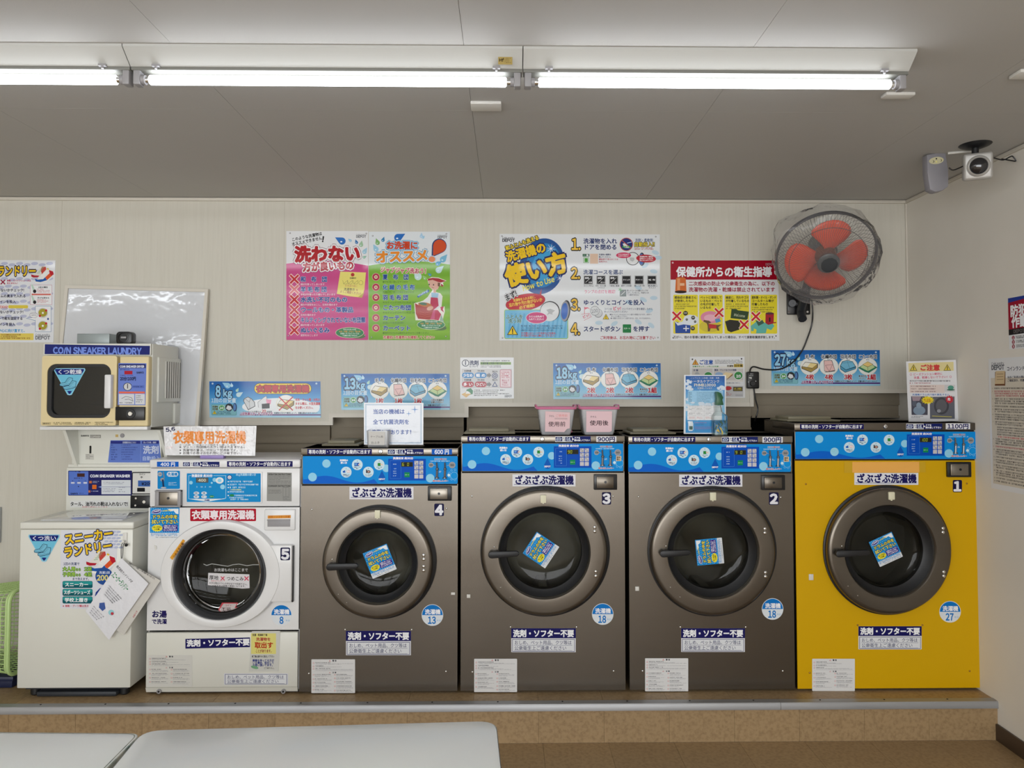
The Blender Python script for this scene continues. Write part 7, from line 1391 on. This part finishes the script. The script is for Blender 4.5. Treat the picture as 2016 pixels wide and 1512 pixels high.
# pink cloth seen at the foot of the left tub
mb = MB(); c = q(1095, 850, 3.74); 
for k in range(14): mb.sph((c.x+random.uniform(-.055, .055), 3.76+random.uniform(-.04, .04), ZT(1)+.014+random.uniform(0, .02)), .018, 0, 10, (1.5, 1, .7))
tag(mb.build('cloth', mat('pink_cloth', (216, 130, 150), .9)), 'crumpled pink cloth at the bottom of the left frosted tub', 'cloth')
t, cx, w_, z1, z0 = tub('plastic_cup', 721, 766, 848, 879, 3.66, .07, M_tubtub, .9, 'small frosted cup with handwriting in front of the blue lettered card', 'container', ZT(0))
p = Print(plY(3.657)); p.o(640, 780, 7.2); p.slab([(622, 500), (850, 506), (846, 694), (616, 690)], .0003, (208, 206, 202)); p.text('テーブル用', 640, 574, 34, (60, 56, 54), w=182, b=0); p.text('台ふき', 650, 658, 38, (60, 56, 54), w=126, b=0); p.build('label', P_satin, t)
# sky card with spray bottle
p = Print(plY(3.71)); p.o(1320, 700, 8.894); p.slab([(240, 338), (970, 342), (968, 1376), (232, 1372)], .003, (228, 232, 236)); 
for i in range(6):
    cs = [(20, 84, 160), (40, 116, 190), (96, 164, 216), (150, 200, 228), (110, 180, 224), (40, 140, 205), (44, 146, 210)]; p.grad(264, 356+i*166, 950, 356+(i+1)*166, cs[i], cs[i+1])
rr_ = random.Random(5)
for x, y, r in ((300, 430, 40), (330, 470, 36), (290, 500, 44), (320, 560, 60), (370, 600, 40), (890, 540, 46), (920, 570, 44), (850, 580, 36), (700, 690, 40), (740, 720, 44), (320, 760, 50), (400, 800, 60), (540, 840, 70), (660, 850, 60), (780, 850, 60), (300, 880, 50), (280, 940, 40), (880, 620, 30)):
    for k in range(3): p.ell(x+rr_.uniform(-20, 20), y+rr_.uniform(-14, 14), r*.7, r*.5, (206, 220, 234), 0, 12)
p.text('ノンアルコール除菌・抗菌・消臭', 350, 392, 32, (210, 220, 235), w=506, b=.0); p.text('トータルケアコンク', 340, 452, 58, (226, 230, 236), w=520, b=.01); p.text('PHMB10000', 414, 516, 62, (230, 226, 200), w=380, b=.02); p.text('を使用しています', 470, 570, 34, (226, 228, 220), w=266, b=.0)
p.rect(306, 614, 918, 812, (150, 200, 232)); 
for i in range(7): p.micro(318, 646+i*25, 378, 658+i*25, 1, (24, 50, 90), .9); p.micro(460, 646+i*25, 790, 658+i*25, 1, (60, 100, 140), .7)
p.rect(298, 876, 900, 1130, (228, 230, 233)); 
for y in (905, 975, 1052): p.line([(298, y), (900, y)], 2, (150, 150, 156))
for x in (430, 588, 752): p.line([(x, 876), (x, 1126)], 2, (150, 150, 156))
for x in (310, 446, 604): 
    for y, c in ((880, (60, 60, 70)), (926, (90, 90, 96)), (1004, (90, 90, 96)), (1074, (206, 110, 110))): p.micro(x+8, y, x+120, y+(14 if y == 880 else 36), 1 if y == 880 else 2, c, .45)
p.poly([(302, 1150), (350, 1148), (356, 1162), (370, 1146), (384, 1150), (400, 1190), (398, 1300), (380, 1322), (330, 1322), (312, 1306), (310, 1190)], (214, 226, 234)); p.rect(328, 1236, 388, 1296, (60, 96, 90)); p.micro(418, 1172, 640, 1186, 1, (190, 90, 140), .7); p.micro(418, 1200, 740, 1218, 1, (60, 90, 150), .6)
for i in range(3): p.micro(420, 1246+i*18, 730, 1256+i*18, 1, (170, 70, 130), .7)
p.build('card', P_lam, None, 'blue sky product card in a clear stand on washer number 2', 'sign')
sb = thing('spray_bottle', q(1419, 853, 3.67), 'clear spray bottle with green trigger head in front of the blue sky card', 'bottle'); zb3 = ZT(2)+.001
ua, ub = q(1405, 820, 3.66).x, q(1433.5, 820, 3.66).x; z_sh = q(1419, 820, 3.66).z; z_nk = q(1415, 798, 3.66).z; cxn = q(1416, 800, 3.66).x; cyb = 3.685
mb = MB(); w_ = ub-ua; cxm = (ua+ub)/2; vs = []; fs = []
L0 = [(w_/2, .026, zb3, cxm), (w_/2, .026, z_sh, cxm), (w_*.46, .022, z_sh+.006, cxm), (w_*.24, .016, z_sh+.022, (cxm+cxn)/2), (w_*.2, .0135, z_nk, cxn)]
for hw_, hd_, z, c in L0: LL = rrect(-hw_, -hd_, hw_, hd_, min(hw_, hd_)*.5, 4); n = len(LL); vs += [(c+x, cyb+y, z) for x, y in LL]
for j in range(len(L0)-1):
    for i in range(n): fs.append((j*n+i, j*n+(i+1) % n, (j+1)*n+(i+1) % n, (j+1)*n+i))
fs.append(tuple(range(n))); mb.add(vs, fs, 0, True); mb.build('flask', clearmat('bottle_clear', (246, 250, 250), .03, .1, ior=1.2), sb)
mb = MB(); m_ = w_/2-.004; mb.box(cxm-m_, cxm+m_, cyb-.02, cyb+.02, zb3+.003, zb3+(z_sh-zb3)*.78, 0, .004); mb.build('liquid', clearmat('pale_liquid', (232, 242, 242), .02, .08, ior=1.15), sb)
rr_ = random.Random(9)
for k in range(16):
    x = cxm+rr_.uniform(-m_*.85, m_*.85); z = zb3+rr_.uniform(.01, .075); y = cyb-.026+rr_.uniform(-.0005, .0005); l = rr_.uniform(.006, .013); aa = rr_.uniform(-.6, .6); mb = MB(); d = Vector((math.sin(aa), 0, math.cos(aa)))*l; s_ = Vector((math.cos(aa), 0, -math.sin(aa)))*l*.32; c = Vector((x, y, z))
    mb.prism([c-d, c-d*.2+s_, c+d, c-d*.2-s_], (0, .0012, 0)); mb.build('sprig', mat('sprig_green', (52, 82, 50), .6) if k % 3 else mat('sprig_yellow', (214, 186, 70), .6), sb)
mb = MB(); H_ = [(1409.5, 797.5), (1411, 785), (1410, 772), (1413, 771), (1420, 774), (1424.5, 783), (1422.5, 787), (1425, 797.5)]
mb.prism([q(u, v, cyb-.018)[:] for u, v in H_], (0, .034, 0), 0, .003); mb.prism([q(u, v, cyb-.008)[:] for u, v in ((1411, 786), (1408.6, 792), (1409.6, 796), (1412, 790))], (0, .014, 0)); mb.build('trigger_head', mat('dark_green_plastic', (36, 92, 58), .35), sb)
# laminated warning on washer 1
p = Print(plY(3.76)); p.o(1780, 700, 10.083); p.slab([(40, 118), (1030, 84), (1052, 560), (1076, 1300), (90, 1330), (60, 700)], .0015, (224, 224, 227)); p.poly([(84, 150), (980, 124), (984, 300), (90, 330)], (222, 208, 150))
for cx in (186, 856): warn_tri(p, cx, 172, 300, (40, 36, 24), (222, 200, 80))
p.text('ご注意', 310, 240, 124, (206, 60, 60), w=400, b=.05); p.text('○ ビーズクッション絶対に', 110, 376, 54, (206, 90, 120), w=650, b=.02, rot=-1.5); p.text('洗濯、乾燥しないで下さい！○', 190, 440, 54, (206, 90, 120), w=760, b=.02, rot=-1.5)
p.micro(110, 490, 940, 520, 1, (80, 76, 84), .9, rag=False); p.micro(110, 536, 560, 564, 1, (170, 60, 70), .8, rag=False); p.rect(110, 580, 800, 740, (222, 206, 200)); 
for i in range(3): p.micro(130, 600+i*52, 640, 624+i*52, 1, (110, 70, 70), .8, rag=False)
p.rect(800, 580, 1010, 720, (206, 204, 206)); p.ell(925, 636, 60, 42, (80, 150, 130)); p.ell(925, 680, 80, 16, (50, 110, 90)); p.text('洗濯機ドラム内で破れ散乱すると', 160, 776, 40, (60, 110, 180), w=740, b=.02)
p.poly([(138, 808), (472, 812), (466, 1180), (148, 1178)], (74, 74, 88)); p.ell(300, 1090, 120, 90, (130, 150, 170)); p.ell(290, 990, 50, 60, (140, 158, 176)); p.ell(200, 950, 44, 60, (90, 96, 110)); p.poly([(150, 812), (340, 816), (300, 900), (170, 900)], (160, 140, 150))
p.poly([(508, 820), (1000, 812), (1006, 1256), (514, 1256)], (96, 98, 108)); p.ell(740, 1000, 150, 170, (66, 66, 74)); p.ell(740, 1000, 110, 130, (92, 92, 98)); p.ell(690, 1100, 40, 34, (150, 152, 160)); p.star(466, 885, 140, 96, 14, (236, 214, 40), 0, .62); p.text('破れ・洗い残し', 390, 872, 36, (206, 110, 30), w=140, b=.03); p.text('で大変な事に!', 400, 906, 32, (206, 110, 30), w=150, b=.03); p.star(900, 870, 90, 60, 11, (196, 40, 56)); p.text('危', 860, 866, 60, WHT, b=.03)
p.micro(140, 1200, 480, 1250, 2, (90, 90, 96), .5); p.line([(560, 1200), (940, 1216)], 16, (186, 176, 90))
p.build('warning_card', P_lam, None, 'crinkled laminated warning card with yellow band standing on washer number 1', 'sign')
# ================================================================== tables in front
ZTB = .70
def table(cor, label, worn, name='table'):
    """rounded top drawn from four plan corners, four steel legs"""
    P = [Vector((c[0], c[1], 0)) for c in cor]; C = sum(P, Vector())/4
    t = thing(name, (C.x, C.y, 0), label, 'table', None); out = []
    for i in range(4):
        p = P[i]; a = (P[i-1]-p).normalized(); b_ = (P[(i+1) % 4]-p).normalized(); r = .055 if not worn else .03
        s_ = p+a*r; e = p+b_*r
        for k in range(7): f = k/6; out.append(s_*(1-f)**2+p*2*f*(1-f)+e*f*f)
    MB().prism([(v.x, v.y, ZTB) for v in out], (0, 0, -.022), 0, .0025).build('tabletop', M_table, t)
    n = len(out); ctr = C
    vs = []; fs = []
    for v in out:
        d = (v-ctr).normalized(); vs += [(v+d*.0015)+Vector((0, 0, ZTB-.001)), (v+d*.0015)+Vector((0, 0, ZTB-.02))]
    for i in range(n): j = (i+1) % n; fs.append((2*i, 2*j, 2*j+1, 2*i+1))
    if worn:
        for v in out: d = (v-ctr).normalized(); vs += [v-d*.008+Vector((0, 0, ZTB+.0006))]
        for i in range(n): j = (i+1) % n; fs.append((2*i, 2*j, 2*n+j, 2*n+i))
    MB().add(vs, fs).build('edge_band', M_tabedge if worn else M_white, t)
    for i in range(4):
        p = P[i].lerp(C, .13); MB().cyl((p.x, p.y, 0), (0, 0, 1), .016, 0, ZTB-.022, 16).build('leg', M_alu, t)
A_ = qz(283, 1438, ZTB); B_ = qz(976, 1419, ZTB); C_ = qz(222, 1512, ZTB); D_ = qz(986, 1512, ZTB)
ex_ = (B_-A_).normalized(); ey_ = Vector((ex_.y, -ex_.x, 0)); W_ = (B_-A_).length
dl = (C_-A_).normalized(); dr_ = (D_-B_).normalized()
print('TABLE', A_, B_, W_, dl, dr_, ey_)
table([A_, B_, B_+dr_*.62, A_+dl*.62], 'white topped table in the foreground, right one with rounded corners', False)
A2 = qz(-420, 1440, ZTB-.004); B2 = qz(277, 1446.5, ZTB-.004); D2 = qz(213, 1512, ZTB-.004); d2 = (D2-B2).normalized()
table([A2, B2, B2+d2*.62, A2+d2*.62], 'white topped table with chipped blue edge at the lower left corner', True)
# ------------------------------------------------------------------ laundry basket and box at the left edge
bk = thing('laundry_basket', (q(-10, 1320, 3.8).x, 3.85, ZP), 'green laundry basket on its side at the left edge of the photo', 'basket')
r0 = q(13, 1163, 3.64); r1 = q(13, 1318, 3.64); r2_ = q(46, 1163, 3.98); zt4, zb4 = q(20, 1158, 3.75).z, q(20, 1320, 3.75).z
ya, yb = 3.66, 4.02; xm = r0.x; dep_ = .34                     # mouth plane x = xm, body reaches left
mb = MB(); L = [(xm, ya, zt4), (xm+.03, yb, zt4), (xm+.03, yb, zb4), (xm, ya, zb4)]
def rr3(k):                                       # rounded section at depth k (0 mouth, 1 bottom)
    sh = .035*k; y0, y1, z0, z1 = ya+sh, yb-sh, zb4+sh, zt4-sh
    return [(xm-dep_*k+.03*(y-ya)/(yb-ya), y, z) for y, z in rrect(y0, z0, y1, z1, .05, 4)]
NL = 24
def latt(k0, k1, n):
    a = rr3(k0); b2 = rr3(k1); m = len(a); 
    peri = [0]; 
    for i in range(m): peri.append(peri[-1]+(Vector(a[(i+1) % m])-Vector(a[i])).length)
    for s_ in range(n):
        tgt = peri[-1]*s_/n; i = max(j for j in range(m) if peri[j] <= tgt); f = (tgt-peri[i])/max(1e-9, peri[i+1]-peri[i])
        pa = Vector(a[i]).lerp(Vector(a[(i+1) % m]), f); pb = Vector(b2[i]).lerp(Vector(b2[(i+1) % m]), f)
        mb.tube([pa, pb], .0026, 4, 0, caps=False)
latt(.05, .98, 62)
for k in range(1, 13): mb.tube([Vector(p) for p in rr3(.05+k*.075)], .0026, 4, 0, closed=True)
g = mb.build('lattice', M_green, bk)
mb = MB(); mb.tube([Vector(p) for p in rr3(0)], .010, 8, 0, closed=True); mb.tube([Vector(p) for p in rr3(.04)], .005, 8, 0, closed=True); mb.build('rim', M_green, bk)
mb = MB(); mb.tube([Vector(p) for p in rr3(.99)], .008, 8, 0, closed=True); mb.add([p for p in rr3(1.0)], [tuple(range(len(rr3(1.0))))]); mb.build('base', M_green, bk)
mb = MB(); mb.box(xm-.40, xm-.015, 3.72, 4.0, ZP, zb4-.015, 0, .01); mb.box(xm-.41, xm-.005, 3.71, 4.01, zb4-.04, zb4-.016, 0, .006); tag(mb.build('storage_box', mat('dark_blue_plastic', (26, 34, 66), .4)), 'dark blue box under the green basket at the left edge', 'box')
a = q(-30, 1068, YW); b_ = q(4.5, 998, YW); mb = MB(); mb.box(a.x, b_.x, YW-.03, YW, a.z, b_.z, 0, .004); tag(mb.build('wall_panel_box', mat('pale_grey_box', (176, 180, 184), .4)), 'pale grey box on the back wall cut by the left edge', 'box')
bpy.data.objects.remove(_fo)
